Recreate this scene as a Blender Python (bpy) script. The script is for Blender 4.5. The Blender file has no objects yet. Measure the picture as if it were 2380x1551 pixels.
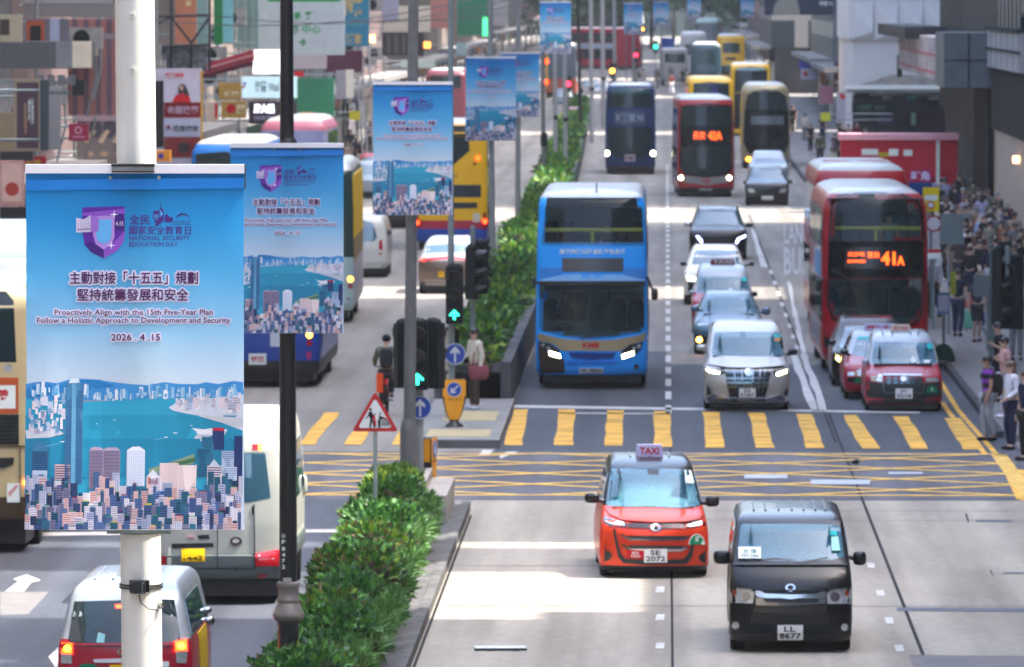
import bpy, bmesh, math, random
from mathutils import Vector, Matrix
from mathutils.bvhtree import BVHTree
random.seed(7)
rnd = random.random
def ru(a, b): return a + (b - a) * random.random()
sc = bpy.context.scene
COL = sc.collection
# ------------------------------------------------------------------ camera
F = 20000.0; CX, CY, VX, HY, H = 1190.0, 775.5, 1549.0, -5.0, 8.8
yaw = math.atan((VX - CX) / F); pitch = math.atan((CY - HY) / F)
RC = Matrix.Rotation(yaw, 3, 'Z') @ Matrix.Rotation(math.pi / 2 - pitch, 3, 'X')
cam = bpy.data.cameras.new('camera'); co = bpy.data.objects.new('camera', cam); COL.objects.link(co)
co.location = (0, 0, H); co.rotation_euler = RC.to_euler()
cam.sensor_width = 36.0; cam.lens = 36.0 * F / 2380.0
cam.clip_start = 1.0; cam.clip_end = 6000.0
cam.dof.use_dof = True; cam.dof.focus_distance = 61.0; cam.dof.aperture_fstop = 10.8; cam.dof.aperture_blades = 9
sc.camera = co
# ------------------------------------------------------------------ sky, sun, exposure
SUN_EL, SUN_AZ = math.radians(58), math.radians(91)      # azimuth clockwise from +Y (the road ahead)
w = bpy.data.worlds.new('World'); sc.world = w; w.use_nodes = True
nt = w.node_tree; bg = nt.nodes['Background']
sky = nt.nodes.new('ShaderNodeTexSky'); sky.sky_type = 'NISHITA'; sky.sun_disc = False
sky.sun_elevation = SUN_EL; sky.sun_rotation = SUN_AZ; sky.air_density = 1.0; sky.dust_density = 6.0; sky.ozone_density = 3.0
nt.links.new(sky.outputs[0], bg.inputs[0]); bg.inputs[1].default_value = 0.15
sl = bpy.data.lights.new('sun', 'SUN'); sl.energy = 2.0; sl.angle = math.radians(0.55); sl.color = (1.0, 0.93, 0.83)
so = bpy.data.objects.new('sun', sl); COL.objects.link(so); so.location = (60, 0, 90)
TS = Vector((math.sin(SUN_AZ) * math.cos(SUN_EL), math.cos(SUN_AZ) * math.cos(SUN_EL), math.sin(SUN_EL)))
so.rotation_euler = TS.to_track_quat('Z', 'Y').to_euler()
sc.view_settings.view_transform = 'Standard'; sc.view_settings.look = 'None'
sc.view_settings.exposure = 2.68; sc.view_settings.gamma = 1.0
sc.render.engine = 'CYCLES'
sc.cycles.use_denoising = True
try: sc.cycles.denoiser = 'OPENIMAGEDENOISE'
except Exception: pass
sc.cycles.max_bounces = 8; sc.cycles.diffuse_bounces = 4; sc.cycles.glossy_bounces = 3; sc.cycles.volume_bounces = 1
sc.cycles.transparent_max_bounces = 12; sc.cycles.caustics_reflective = False; sc.cycles.caustics_refractive = False
sc.cycles.sample_clamp_indirect = 6.0
# ------------------------------------------------------------------ measuring: photo pixel -> point in the street
S = 2380.0 / 4095.0
def crop(x0, y0, k): return lambda a, b: ((x0 + k * a) * S, (y0 + k * b) * S)
V0 = lambda a, b: (a, b)
def ray(x, y): return RC @ Vector(((x - CX) / F, -(y - CY) / F, -1.0))
def gz(Y): return max(0.0, (Y - 450.0) * 0.0032)          # the road climbs gently far away
def A(x, y, Y):
    d = ray(x, y); t = Y / d.y
    return Vector((d.x * t, Y, H + d.z * t))
def G(x, y, z=0.0):
    d = ray(x, y); t = (z - H) / d.z
    return Vector((d.x * t, d.y * t, z))
def Yd(y): return F * H / (y - HY)
def PM(Y): return F / Y
# ------------------------------------------------------------------ colours and materials
def lin(c): return c / 12.92 if c <= 0.04045 else ((c + 0.055) / 1.055) ** 2.4
def hx(s):
    s = s.lstrip('#'); return tuple(lin(int(s[i:i + 2], 16) / 255.0) for i in (0, 2, 4))
MATS = {}
def M(key, col=None, rough=.5, metal=0., var=.08, scale=2.5, emit=0., coat=0., ior=1.5, bump=0., detail=4, stretch=None, bscale=None):
    if key in MATS: return MATS[key]
    if isinstance(col, str): col = hx(col)
    m = bpy.data.materials.new(key); m.use_nodes = True; t = m.node_tree; b = t.nodes['Principled BSDF']
    tc = t.nodes.new('ShaderNodeTexCoord'); n = t.nodes.new('ShaderNodeTexNoise')
    n.inputs['Scale'].default_value = scale; n.inputs['Detail'].default_value = detail
    src = tc.outputs['Object']
    if stretch:
        mp = t.nodes.new('ShaderNodeMapping'); mp.inputs['Scale'].default_value = stretch
        t.links.new(src, mp.inputs[0]); src = mp.outputs[0]
    t.links.new(src, n.inputs['Vector'])
    r = t.nodes.new('ShaderNodeValToRGB'); r.color_ramp.elements[0].position = .3; r.color_ramp.elements[1].position = .7
    r.color_ramp.elements[0].color = (*[min(1, c * (1 - var)) for c in col], 1); r.color_ramp.elements[1].color = (*[min(1, c * (1 + var)) for c in col], 1)
    t.links.new(n.outputs['Fac'], r.inputs[0]); t.links.new(r.outputs[0], b.inputs['Base Color'])
    b.inputs['Roughness'].default_value = rough; b.inputs['Metallic'].default_value = metal; b.inputs['IOR'].default_value = ior
    if rough >= .5 and not metal: b.inputs['Specular IOR Level'].default_value = .12
    if coat: b.inputs['Coat Weight'].default_value = coat; b.inputs['Coat Roughness'].default_value = .04
    if emit: t.links.new(r.outputs[0], b.inputs['Emission Color']); b.inputs['Emission Strength'].default_value = emit
    if bump:
        bn = t.nodes.new('ShaderNodeBump'); bn.inputs['Strength'].default_value = bump; bn.inputs['Distance'].default_value = .02
        n2 = t.nodes.new('ShaderNodeTexNoise'); n2.inputs['Scale'].default_value = bscale or scale * 8; n2.inputs['Detail'].default_value = 3
        t.links.new(src, n2.inputs['Vector']); t.links.new(n2.outputs['Fac'], bn.inputs['Height']); t.links.new(bn.outputs[0], b.inputs['Normal'])
    MATS[key] = m; return m
def paint(key, col, metal=0.0): return M('paint_' + key, col, rough=.36, metal=metal, var=.06, scale=1.2, coat=.3, ior=1.4)
def flat(key, col, rough=.55): return M('flat_' + key, col, rough=rough, var=.07, scale=3)
def lamp(key, col, e): return M('lamp_' + key, col, rough=.3, var=.02, emit=e)
def glassmat(key, col, ior=2.0, rough=.03): return M('glass_' + key, col, rough=rough, var=.15, scale=.8, ior=ior)
BLACK = flat('black', '#141517', .45); RUBBER = M('rubber', '#131313', .85, var=.2, scale=6)
CHROME = M('chrome', '#a9acb0', .14, 1.0, var=.05); GLASS = glassmat('car', '#2b5466', 1.9); BGLASS = glassmat('bus', '#17272b', 1.36, .03)  # blue car glass base stands in for reflected sky
PLW = flat('plate_white', '#e8e8e4'); PLY = flat('plate_yellow', '#e8b800'); INK = flat('ink', '#101014')
CLEAR = M('lamp_clear', '#c8ccca', .08, .5, var=.3, scale=14); DARKP = flat('dark_plastic', '#1b1f22', .5)
LED = lamp('led', '#fff3c0', 4); AMBER = lamp('amber', '#ff8a1a', 7); TAIL = lamp('tail', '#ff2408', 5.0); TAILH = lamp('tail_hot', '#ff9012', 7)
REDL = flat('red_lens', '#a01020', .15); CONC = M('concrete', '#8d8c86', .85, var=.16, scale=1.5, bump=.2)
GALV = M('galvanised', '#7f8d8f', .45, .3, var=.15, scale=4); POLEG = M('pole_grey', '#8b8f8e', .5, .1, var=.15, scale=3)
pm = bpy.data.materials.new('print'); pm.use_nodes = True; _t = pm.node_tree
_a = _t.nodes.new('ShaderNodeVertexColor'); _a.layer_name = 'Col'
_n = _t.nodes.new('ShaderNodeTexNoise'); _n.inputs['Scale'].default_value = 9
_x = _t.nodes.new('ShaderNodeMixRGB'); _x.blend_type = 'MULTIPLY'; _x.inputs[0].default_value = .12
_t.links.new(_a.outputs[0], _x.inputs[1]); _t.links.new(_n.outputs['Fac'], _x.inputs[2])
_t.links.new(_x.outputs[0], _t.nodes['Principled BSDF'].inputs['Base Color']); _t.nodes['Principled BSDF'].inputs['Roughness'].default_value = .45
PRINT = pm
# ------------------------------------------------------------------ mesh builder
class MB:
    def __init__(s): s.v = []; s.f = []; s.m = []; s.c = []
    def add(s, vs, fs, mi=0, col=None):
        o = len(s.v); s.v.extend([tuple(p) for p in vs])
        for f in fs: s.f.append(tuple(i + o for i in f)); s.m.append(mi); s.c.append(col)
    def box(s, x0, y0, z0, x1, y1, z1, mi=0, col=None):
        s.add([(x0,y0,z0),(x1,y0,z0),(x1,y1,z0),(x0,y1,z0),(x0,y0,z1),(x1,y0,z1),(x1,y1,z1),(x0,y1,z1)],
              [(0,3,2,1),(4,5,6,7),(0,1,5,4),(1,2,6,5),(2,3,7,6),(3,0,4,7)], mi, col)
    def quad(s, a, b, c, d, mi=0, col=None): s.add([a, b, c, d], [(0, 1, 2, 3)], mi, col)
    def cyl(s, p0, p1, r0, r1=None, n=12, mi=0, cap=True):
        r1 = r0 if r1 is None else r1; p0, p1 = Vector(p0), Vector(p1); d = (p1 - p0).normalized()
        u = d.orthogonal().normalized(); w = d.cross(u); vs = []
        for p, r in ((p0, r0), (p1, r1)):
            for i in range(n):
                a = 2 * math.pi * i / n; vs.append(p + (u * math.cos(a) + w * math.sin(a)) * r)
        fs = [(i, (i + 1) % n, n + (i + 1) % n, n + i) for i in range(n)]
        if cap: fs += [tuple(range(n))[::-1], tuple(range(n, 2 * n))]
        s.add(vs, fs, mi)
    def tube(s, pts, r, n=8, mi=0):
        pts = [Vector(p) for p in pts]; vs = []; u = None
        for i, p in enumerate(pts):
            d = (pts[min(i + 1, len(pts) - 1)] - pts[max(i - 1, 0)]).normalized()
            u = d.orthogonal().normalized() if u is None else (u - d * u.dot(d)).normalized()
            w = d.cross(u); rr = r[i] if isinstance(r, (list, tuple)) else r
            for k in range(n):
                a = 2 * math.pi * k / n; vs.append(p + (u * math.cos(a) + w * math.sin(a)) * rr)
        fs = []
        for i in range(len(pts) - 1):
            for k in range(n): fs.append((i * n + k, i * n + (k + 1) % n, (i + 1) * n + (k + 1) % n, (i + 1) * n + k))
        fs += [tuple(range(n))[::-1], tuple(range((len(pts) - 1) * n, len(pts) * n))]
        s.add(vs, fs, mi)
    def lathe(s, prof, n=16, c=(0, 0, 0), mi=0, axis='z', loop=False):
        vs = []
        for r, z in prof:
            for k in range(n):
                a = 2 * math.pi * k / n; p = (r * math.cos(a), r * math.sin(a), z)
                if axis == 'x': p = (z, p[0], p[1])
                if axis == 'y': p = (p[0], z, p[1])
                vs.append((p[0] + c[0], p[1] + c[1], p[2] + c[2]))
        fs = []
        q = len(prof)
        for i in range(q if loop else q - 1):
            for k in range(n): fs.append((i * n + k, i * n + (k + 1) % n, (i + 1) % q * n + (k + 1) % n, (i + 1) % q * n + k))
        if not loop: fs += [tuple(range(n))[::-1], tuple(range((q - 1) * n, q * n))]
        s.add(vs, fs, mi)
    def ell(s, c, r, nu=12, nv=8, mi=0, e=1.0):
        vs = []; sg = lambda q, p: math.copysign(abs(q) ** p, q)
        for j in range(nv + 1):
            ph = -math.pi / 2 + math.pi * j / nv
            for i in range(nu):
                th = 2 * math.pi * i / nu
                vs.append((c[0] + r[0] * sg(math.cos(ph), e) * sg(math.cos(th), e), c[1] + r[1] * sg(math.cos(ph), e) * sg(math.sin(th), e), c[2] + r[2] * sg(math.sin(ph), e)))
        fs = [(j * nu + i, j * nu + (i + 1) % nu, (j + 1) * nu + (i + 1) % nu, (j + 1) * nu + i) for j in range(nv) for i in range(nu)]
        s.add(vs, fs, mi)
    def prism(s, pts, y0, y1, mi=0, col=None, axis='y'):          # polygon in xz pushed along y (or xy along z)
        f = (lambda a, b, t: (a, t, b)) if axis == 'y' else ((lambda a, b, t: (a, b, t)) if axis == 'z' else (lambda a, b, t: (t, a, b)))
        n = len(pts); vs = [f(a, b, y0) for a, b in pts] + [f(a, b, y1) for a, b in pts]
        s.add(vs, [tuple(range(n)), tuple(range(n, 2 * n))[::-1]] + [(i, n + i, n + (i + 1) % n, (i + 1) % n) for i in range(n)], mi, col)
    def text(s, t, x0, z0, x1, z1, y, mi=0, bold=0.0, col=None):
        vs, fs, bb = text_geo(t, bold); sx = (x1 - x0) / max(1e-6, bb[2] - bb[0]); sz = (z1 - z0) / max(1e-6, bb[3] - bb[1])
        s.add([(x0 + (a - bb[0]) * sx, y, z0 + (b - bb[1]) * sz) for a, b in vs], fs, mi, col)
    def build(s, name, mats, parent=None, smooth=True, loc=None, ang=40, recalc=True):
        me = bpy.data.meshes.new(name); me.from_pydata(s.v, [], s.f)
        if not isinstance(mats, (list, tuple)): mats = [mats]
        for m in mats: me.materials.append(m)
        me.polygons.foreach_set('material_index', s.m)
        if any(c is not None for c in s.c):
            ca = me.color_attributes.new('Col', 'FLOAT_COLOR', 'CORNER'); buf = []
            for p, c in zip(me.polygons, s.c):
                c = c or (.5, .5, .5); buf += [c[0], c[1], c[2], 1.0] * p.loop_total
            ca.data.foreach_set('color', buf)
        if recalc:
            bm = bmesh.new(); bm.from_mesh(me); bmesh.ops.recalc_face_normals(bm, faces=bm.faces); bm.to_mesh(me); bm.free()
        me.update()
        if smooth:
            me.polygons.foreach_set('use_smooth', [True] * len(me.polygons)); me.set_sharp_from_angle(angle=math.radians(ang))
        o = bpy.data.objects.new(name, me); COL.objects.link(o); o.parent = parent
        if loc is not None: o.location = loc
        return o
_TG = {}
def text_geo(t, bold=0.0):
    k = (t, bold)
    if k not in _TG:
        cu = bpy.data.curves.new('t', 'FONT'); cu.body = t; cu.resolution_u = 2; cu.offset = bold
        ob = bpy.data.objects.new('t', cu); COL.objects.link(ob); dg = bpy.context.evaluated_depsgraph_get()
        me = bpy.data.meshes.new_from_object(ob.evaluated_get(dg))
        vs = [(v.co.x, v.co.y) for v in me.vertices]; fs = [tuple(p.vertices) for p in me.polygons]
        bpy.data.objects.remove(ob); bpy.data.curves.remove(cu); bpy.data.meshes.remove(me)
        xs = [v[0] for v in vs] or [0, 1]; ys = [v[1] for v in vs] or [0, 1]
        _TG[k] = (vs, fs, (min(xs), min(ys), max(xs), max(ys)))
    return _TG[k]
def tag(o, label, cat, group=None, kind=None):
    if label: o['label'] = label
    if cat: o['category'] = cat
    if group: o['group'] = group
    if kind: o['kind'] = kind
    return o
def thing(name, label, cat, loc=(0, 0, 0), rz=0.0, group=None):
    o = bpy.data.objects.new(name, None); COL.objects.link(o); o.location = loc; o.rotation_euler = (0, 0, rz); o.empty_display_size = .3
    return tag(o, label, cat, group)
def structure(o): o['kind'] = 'structure'; return o
def copy_tree(o, parent=None):
    c = o.copy(); COL.objects.link(c); c.parent = parent
    for ch in list(o.children): copy_tree(ch, c)
    return c
def Rr(x0, y0, x1, y1): return [(x0, y0), (x1, y0), (x1, y1), (x0, y1)]
def Cc(x, y, r, r2=None, n=18): return [(x + r * math.cos(2 * math.pi * i / n), y + (r2 or r) * math.sin(2 * math.pi * i / n)) for i in range(n)]
# ------------------------------------------------------------------ vehicles: a body lofted upward, its details laid on that body
def zbody(levels, rc=.16, bow=.08, rr=.14, n=4.5, nF=19):
    lv = []
    for a, b in zip(levels[:-1], levels[1:]):
        k = max(1, int(max(abs(b[0] - a[0]) / .09, abs(b[2] - a[2]) / .16)))
        for i in range(k): lv.append(tuple(a[j] + (b[j] - a[j]) * i / k for j in range(4)))
    lv.append(tuple(levels[-1][:4])); vs = []
    ts = [math.sin(math.pi / 2 * (-1 + 2 * i / (nF - 1))) for i in range(nF)]
    for z, wd, yf, yr in lv:
        cf = min(rc, wd * .5)
        ring = [(wd * t, yf + bow * t * t + cf * (1 - max(0, 1 - abs(t) ** n) ** (1 / n)), z) for t in ts]
        ya, yb = yf + bow + cf, yr - rr
        ring += [(wd, ya + (yb - ya) * q, z) for q in (.2, .4, .6, .8)]
        ring += [(wd * t, yr - rr * (1 - max(0, 1 - abs(t) ** n) ** (1 / n)), z) for t in ts[::-1]]
        ring += [(-wd, ya + (yb - ya) * q, z) for q in (.8, .6, .4, .2)]
        vs += ring
    R = len(ring); fs = []
    for i in range(len(lv) - 1):
        for k in range(R): fs.append((i * R + k, i * R + (k + 1) % R, (i + 1) * R + (k + 1) % R, (i + 1) * R + k))
    fs.append(tuple(range(R))[::-1])
    o = len(vs); z, wd, yf, yr = lv[-1]; b = (len(lv) - 1) * R
    vs.append((0, (yf + yr) / 2, z + .01))
    fs += [(b + k, b + (k + 1) % R, o) for k in range(R)]
    return vs, fs
def see(key, col, tint, fac, ior):                           # real glass: tinted, see-through, and mirroring the sky
    m = glassmat(key, col, ior); t = m.node_tree; tr = t.nodes.new('ShaderNodeBsdfTransparent'); tr.inputs[0].default_value = (*tint, 1); x = t.nodes.new('ShaderNodeMixShader'); x.inputs[0].default_value = fac
    t.links.new(tr.outputs[0], x.inputs[1]); t.links.new(t.nodes['Principled BSDF'].outputs[0], x.inputs[2]); t.links.new(x.outputs[0], t.nodes['Material Output'].inputs[0]); return m
GLASST = see('car_clear', '#5f93a8', (.66, .78, .78), .56, 1.9); BGLASST = see('bus_clear', '#22363a', (.82, .88, .86), .3, 1.55)  # pale blue base of the car glass imitates sky reflection
LINING = flat('lining', '#24282b', .9); SEATM = flat('seat', '#3a4348', .9); SEATR = flat('seat_red', '#4a2430', .9)
def inside(P, x, y):
    c = False; j = len(P) - 1
    for i in range(len(P)):
        if (P[i][1] > y) != (P[j][1] > y) and x < (P[j][0] - P[i][0]) * (y - P[i][1]) / (P[j][1] - P[i][1]) + P[i][0]: c = not c
        j = i
    return c
def pxof(p): c = RC.transposed() @ (p - Vector((0, 0, H))); return CX - F * c.x / c.z, CY + F * c.y / c.z
class Car:
    def __init__(s, name, label, cat, T, cx, gy, levels, mats, zs=(), head=0.0, group=None, rc=.16, bow=.08, Y=None, zoff=0.0, body='body'):
        s.T = T; x, y = T(cx, gy); p = G(x, y) if Y is None else A(x, y, Y)
        if Y is not None: p.z = gz(Y)
        p.z += zoff
        s.root = thing(name, label, cat, p, head, group); s.Y = p.y; s.lv = levels; s.seq = 0; s.last = {}
        s.mat = Matrix.Translation(p) @ Matrix.Rotation(head, 4, 'Z'); s.inv = s.mat.inverted()
        s.org = s.inv @ Vector((0, 0, H)); s.r3 = s.inv.to_3x3()
        vs, fs = zbody(levels, rc, bow); s.vs, s.fs = vs, fs; s.bvh = BVHTree.FromPolygons(vs, fs)
        mb = MB(); mb.v = vs; mb.f = fs; mb.c = [None] * len(fs)
        for f in fs:
            z = sum(vs[i][2] for i in f) / len(f); mi = 0
            for k, zt in enumerate(zs):
                if z > zt: mi = k + 1
            mb.m.append(mi)
        s.body = mb.build(body, mats, s.root, ang=50)
    def _hit(s, x, y, off):
        d = (s.r3 @ ray(x, y)).normalized(); h = s.bvh.ray_cast(s.org, d)
        if h[0] is None: return None, d
        return h[0] - d * off, d
    def d(s, name, mat, pts, parent=None, cell=.11, thick=.02, raw=False, off=None):
        s.seq += 1; off = (.003 + .0013 * s.seq) if off is None else off; thick = off + .015 if thick else 0
        P = pts if raw else [s.T(a, b) for a, b in pts]
        bm = bmesh.new(); vv = [bm.verts.new((a, b, 0)) for a, b in P]
        try: bm.faces.new(vv)
        except ValueError: bm.free(); return None
        ppm = PM(s.Y); st = max(cell * ppm, 1.0)
        for ax, lo, hi in ((0, min(p[0] for p in P), max(p[0] for p in P)), (1, min(p[1] for p in P), max(p[1] for p in P))):
            c = lo + st
            while c < hi - 1e-4:
                q = [0, 0, 0]; q[ax] = c; nn = [0, 0, 0]; nn[ax] = 1
                bmesh.ops.bisect_plane(bm, geom=bm.verts[:] + bm.edges[:] + bm.faces[:], plane_co=q, plane_no=nn); c += st
        return s._finish(bm, name, mat, parent, thick, off)
    def _finish(s, bm, name, mat, parent, thick, off):
        miss = []; hits = []
        for v in bm.verts:
            h, d = s._hit(v.co.x, v.co.y, off)
            if h is None: miss.append((v, d))
            else: v.co = h; hits.append((h - s.org).length)
        if miss:
            if not hits: bm.free(); return None
            av = sum(hits) / len(hits)
            for v, d in miss:
                q = s.org + d * av; h = s.bvh.find_nearest(q)
                v.co = (h[0] - d * off) if h[0] is not None else q
        bmesh.ops.recalc_face_normals(bm, faces=bm.faces)
        bm.normal_update()
        tot = Vector()
        for f in bm.faces: tot += f.normal * f.calc_area()
        if tot.dot(s.org) < 0: bmesh.ops.reverse_faces(bm, faces=bm.faces[:])
        if thick:
            ed = [e for e in bm.edges if e.is_boundary]; mp = {}
            for e in ed:
                for v in e.verts:
                    if v not in mp: mp[v] = bm.verts.new(v.co + (v.co - s.org).normalized() * thick)
            for e in ed:
                a, b = e.verts
                lp = e.link_loops[0]
                if lp.vert is a: bm.faces.new((b, a, mp[a], mp[b]))
                else: bm.faces.new((a, b, mp[b], mp[a]))
        me = bpy.data.meshes.new(name); bm.to_mesh(me); bm.free(); me.materials.append(mat)
        me.polygons.foreach_set('use_smooth', [True] * len(me.polygons)); me.set_sharp_from_angle(angle=math.radians(40))
        o = bpy.data.objects.new(name, me); COL.objects.link(o)
        o.parent = s.last.get(parent, s.root) if isinstance(parent, str) else s.root
        s.last[name] = o; return o
    def t(s, name, mat, txt, x0, y0, x1, y1, parent=None, bold=.02, off=0.0):
        s.seq += 1; vs, fs, bb = text_geo(txt, bold); bm = bmesh.new(); vv = []
        for a, b in vs:
            q = s.T(x0 + (a - bb[0]) / (bb[2] - bb[0]) * (x1 - x0), y1 - (b - bb[1]) / (bb[3] - bb[1]) * (y1 - y0)); vv.append(bm.verts.new((q[0], q[1], 0)))
        for f in fs:
            try: bm.faces.new([vv[i] for i in f])
            except ValueError: pass
        return s._finish(bm, name, mat, parent, 0, off or .004 + .0013 * s.seq)
    def plate(s, x0, y0, x1, y1, l1, l2, mat=None):
        s.d('number_plate', mat or PLW, Rr(x0, y0, x1, y1)); h = y1 - y0; w_ = x1 - x0
        if l2:
            s.t('plate_lettering', INK, l1, x0 + w_ * .26, y0 + h * .1, x0 + w_ * .72, y0 + h * .46, 'number_plate')
            s.t('plate_lettering', INK, l2, x0 + w_ * .08, y0 + h * .54, x0 + w_ * .92, y0 + h * .92, 'number_plate')
        else: s.t('plate_lettering', INK, l1, x0 + w_ * .07, y0 + h * .2, x0 + w_ * .93, y0 + h * .82, 'number_plate')
    def loc(s, a, b, dy):                                      # a pixel, at depth dy behind the near end, in the vehicle's own frame
        x, y = s.T(a, b); return s.inv @ A(x, y, s.Y + dy)
    def mirror(s, x0, y0, x1, y1, dy, mat, inner, glass=None):
        p, q = s.loc(x0, y0, dy), s.loc(x1, y1, dy); c = (p + q) / 2; r = (abs(q.x - p.x) / 2, .09, abs(p.z - q.z) / 2)
        mb = MB(); mb.ell(c, r, 14, 8, e=.62); t = s.loc(*inner, dy + .12); mb.tube([c, (c + t) / 2 + Vector((0, .02, -.02)), t], .03, 6)
        o = mb.build('wing_mirror', mat, s.root)
        if glass:
            g = MB(); g.ell((c.x, c.y - .085, c.z), (r[0] * .8, .015, r[2] * .8), 12, 6); g.build('mirror_glass', CHROME, o)
        return o
    def cut(s, pts, raw=False):                                # opens the body behind a pane
        P = pts if raw else [s.T(a, b) for a, b in pts]; bm = bmesh.new(); bm.from_mesh(s.body.data)
        k = [f for f in bm.faces if f.normal.dot(s.org - f.calc_center_median()) > 0 and all(inside(P, *pxof(s.mat @ v.co)) for v in f.verts)]
        bmesh.ops.delete(bm, geom=k, context='FACES'); bm.to_mesh(s.body.data); bm.free()
    def cabin(s, dy, dz, sy, w_, top, L=2.0, wheel=True):      # dashboard, seats, lining, steering wheel (driver at the photo's left)
        mb = MB(); mb.box(-w_, dy - .25, .5, w_, dy + .22, dz); mb.ell((-.36, dy + .1, dz), (.2, .2, .07), 10, 6); mb.build('dashboard', BLACK, s.root)
        for x in (-.36, .36):
            mb = MB(); mb.ell((x, sy, dz - .12), (.24, .27, .1), 12, 8, e=.6); mb.ell((x, sy + .2, dz + .06), (.24, .09, .3), 12, 8, e=.6); mb.ell((x, sy + .22, dz + .33), (.13, .06, .08), 10, 6, e=.6); mb.build('seat', SEATM, s.root)
        mb = MB(); y1 = sy + L; q = [(-w_, dy, .45), (w_, dy, .45), (w_, y1, .45), (-w_, y1, .45), (-w_ * .78, dy, top), (w_ * .78, dy, top), (w_ * .78, y1, top), (-w_ * .78, y1, top)]; mb.add(q, [(0, 1, 2, 3), (0, 3, 7, 4), (1, 2, 6, 5), (3, 2, 6, 7)]); mb.build('cabin_lining', LINING, s.root, False)
        if wheel: mb = MB(); mb.tube([(-.36 + .18 * math.cos(a), sy - .42 + .06 * math.sin(a), dz + .05 + .17 * math.sin(a)) for a in [2 * math.pi * i / 16 for i in range(17)]], .015, 6); mb.build('steering_wheel', BLACK, s.root)
    def deck(s, z0, z1, y0, w_, rows=7, mat=None):             # a bus deck: floor, lining, rows of seats
        mb = MB(); q = [(-w_, y0, z0), (w_, y0, z0), (w_, 10.8, z0), (-w_, 10.8, z0), (-w_, y0, z1), (w_, y0, z1), (w_, 10.8, z1), (-w_, 10.8, z1)]; mb.add(q, [(0, 1, 2, 3), (3, 2, 6, 7), (4, 5, 6, 7)]); mb.build('deck_lining', M('deck_lining', '#b4bcbc', rough=.9, var=.2), s.root, False)
        for i in range(rows):
            for x in (-.78, .78):
                y = y0 + .75 + i * .85; mb = MB(); mb.box(x - .4, y - .4, z0 + .35, x + .4, y, z0 + .47); mb.ell((x - .2, y + .04, z0 + .78), (.19, .06, .36), 10, 6, e=.6); mb.ell((x + .2, y + .04, z0 + .78), (.19, .06, .36), 10, 6, e=.6); mb.build('seat', mat or SEATR, s.root)
    def wheels(s, ys, r=.32, wd=.2, inset=.02, rim=True):
        w0 = max(l[1] for l in s.lv) - inset
        for y in ys:
            for sg in (-1, 1):
                mb = MB(); x1, x0 = sg * w0, sg * (w0 - wd)
                mb.lathe([(r * .55, x0), (r * .93, x0), (r, x0 + sg * .03), (r, x1 - sg * .03), (r * .93, x1), (r * .58, x1)], 20, (0, y, r), axis='x')
                o = mb.build('wheel', RUBBER, s.root)
                if rim:
                    k = MB(); k.lathe([(r * .57, x1 - sg * .06), (r * .57, x1 - sg * .004), (r * .45, x1 - sg * .03), (r * .12, x1 - sg * .02)], 14, (0, y, r), axis='x'); k.build('rim', GALV, o)
    def under(s, y0, y1, z0, z1, wd):
        mb = MB(); mb.box(-wd, y0, z0, wd, y1, z1); mb.build('underbody', BLACK, s.root)
    def side(s, name, mat, pts, sg, off=.012, parent=None):     # polygon in (y, z) laid on the flank sg
        bm = bmesh.new(); vv = [bm.verts.new((0, a, b)) for a, b in pts]; bm.faces.new(vv)
        for ax, lo, hi, st in ((1, min(p[0] for p in pts), max(p[0] for p in pts), .5), (2, min(p[1] for p in pts), max(p[1] for p in pts), .15)):
            c = lo + st
            while c < hi - 1e-3:
                q = [0, 0, 0]; q[ax] = c; nn = [0, 0, 0]; nn[ax] = 1
                bmesh.ops.bisect_plane(bm, geom=bm.verts[:] + bm.edges[:] + bm.faces[:], plane_co=q, plane_no=nn); c += st
        for v in bm.verts:
            h = s.bvh.ray_cast(Vector((sg * 5, v.co.y, v.co.z)), Vector((-sg, 0, 0)))
            v.co.x = (h[0].x if h[0] is not None else sg * max(l[1] for l in s.lv)) + sg * off
        r = bmesh.ops.extrude_face_region(bm, geom=bm.faces[:])
        bmesh.ops.translate(bm, verts=[g for g in r['geom'] if isinstance(g, bmesh.types.BMVert)], vec=(-sg * (off + .01), 0, 0))
        bmesh.ops.recalc_face_normals(bm, faces=bm.faces)
        me = bpy.data.meshes.new(name); bm.to_mesh(me); bm.free(); me.materials.append(mat)
        o = bpy.data.objects.new(name, me); COL.objects.link(o); o.parent = s.last.get(parent, s.root) if parent else s.root
        s.last[name] = o; return o
# ================================================================== GROUND, ROADS, MEDIAN
def strip(name, x0, x1, Y0, Y1, dz, mat, side=None, kind='structure'):
    ys = [Y0] + [q for q in (450, 700, 1000, 1500, 2500) if Y0 < q < Y1] + [Y1]; mb = MB()
    fx0 = x0 if callable(x0) else (lambda Y: x0); fx1 = x1 if callable(x1) else (lambda Y: x1)
    if callable(x0) or callable(x1): ys = sorted(set(ys + [Y0 + (Y1 - Y0) * i / 14 for i in range(15)]))
    for a, b in zip(ys[:-1], ys[1:]):
        p = [(fx0(a), a, gz(a) + dz), (fx1(a), a, gz(a) + dz), (fx1(b), b, gz(b) + dz), (fx0(b), b, gz(b) + dz)]
        mb.add(p, [(0, 1, 2, 3)])
        if side:
            for i, j in ((0, 3), (1, 2)):
                q = [p[i], p[j], (p[j][0], p[j][1], p[j][2] - side), (p[i][0], p[i][1], p[i][2] - side)]; mb.add(q, [(0, 1, 2, 3)])
            if a == Y0: mb.add([p[0], p[1], (p[1][0], a, p[1][2] - side), (p[0][0], a, p[0][2] - side)], [(0, 1, 2, 3)])
    o = mb.build(name, mat, None, smooth=False); o['kind'] = kind; return o
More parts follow.
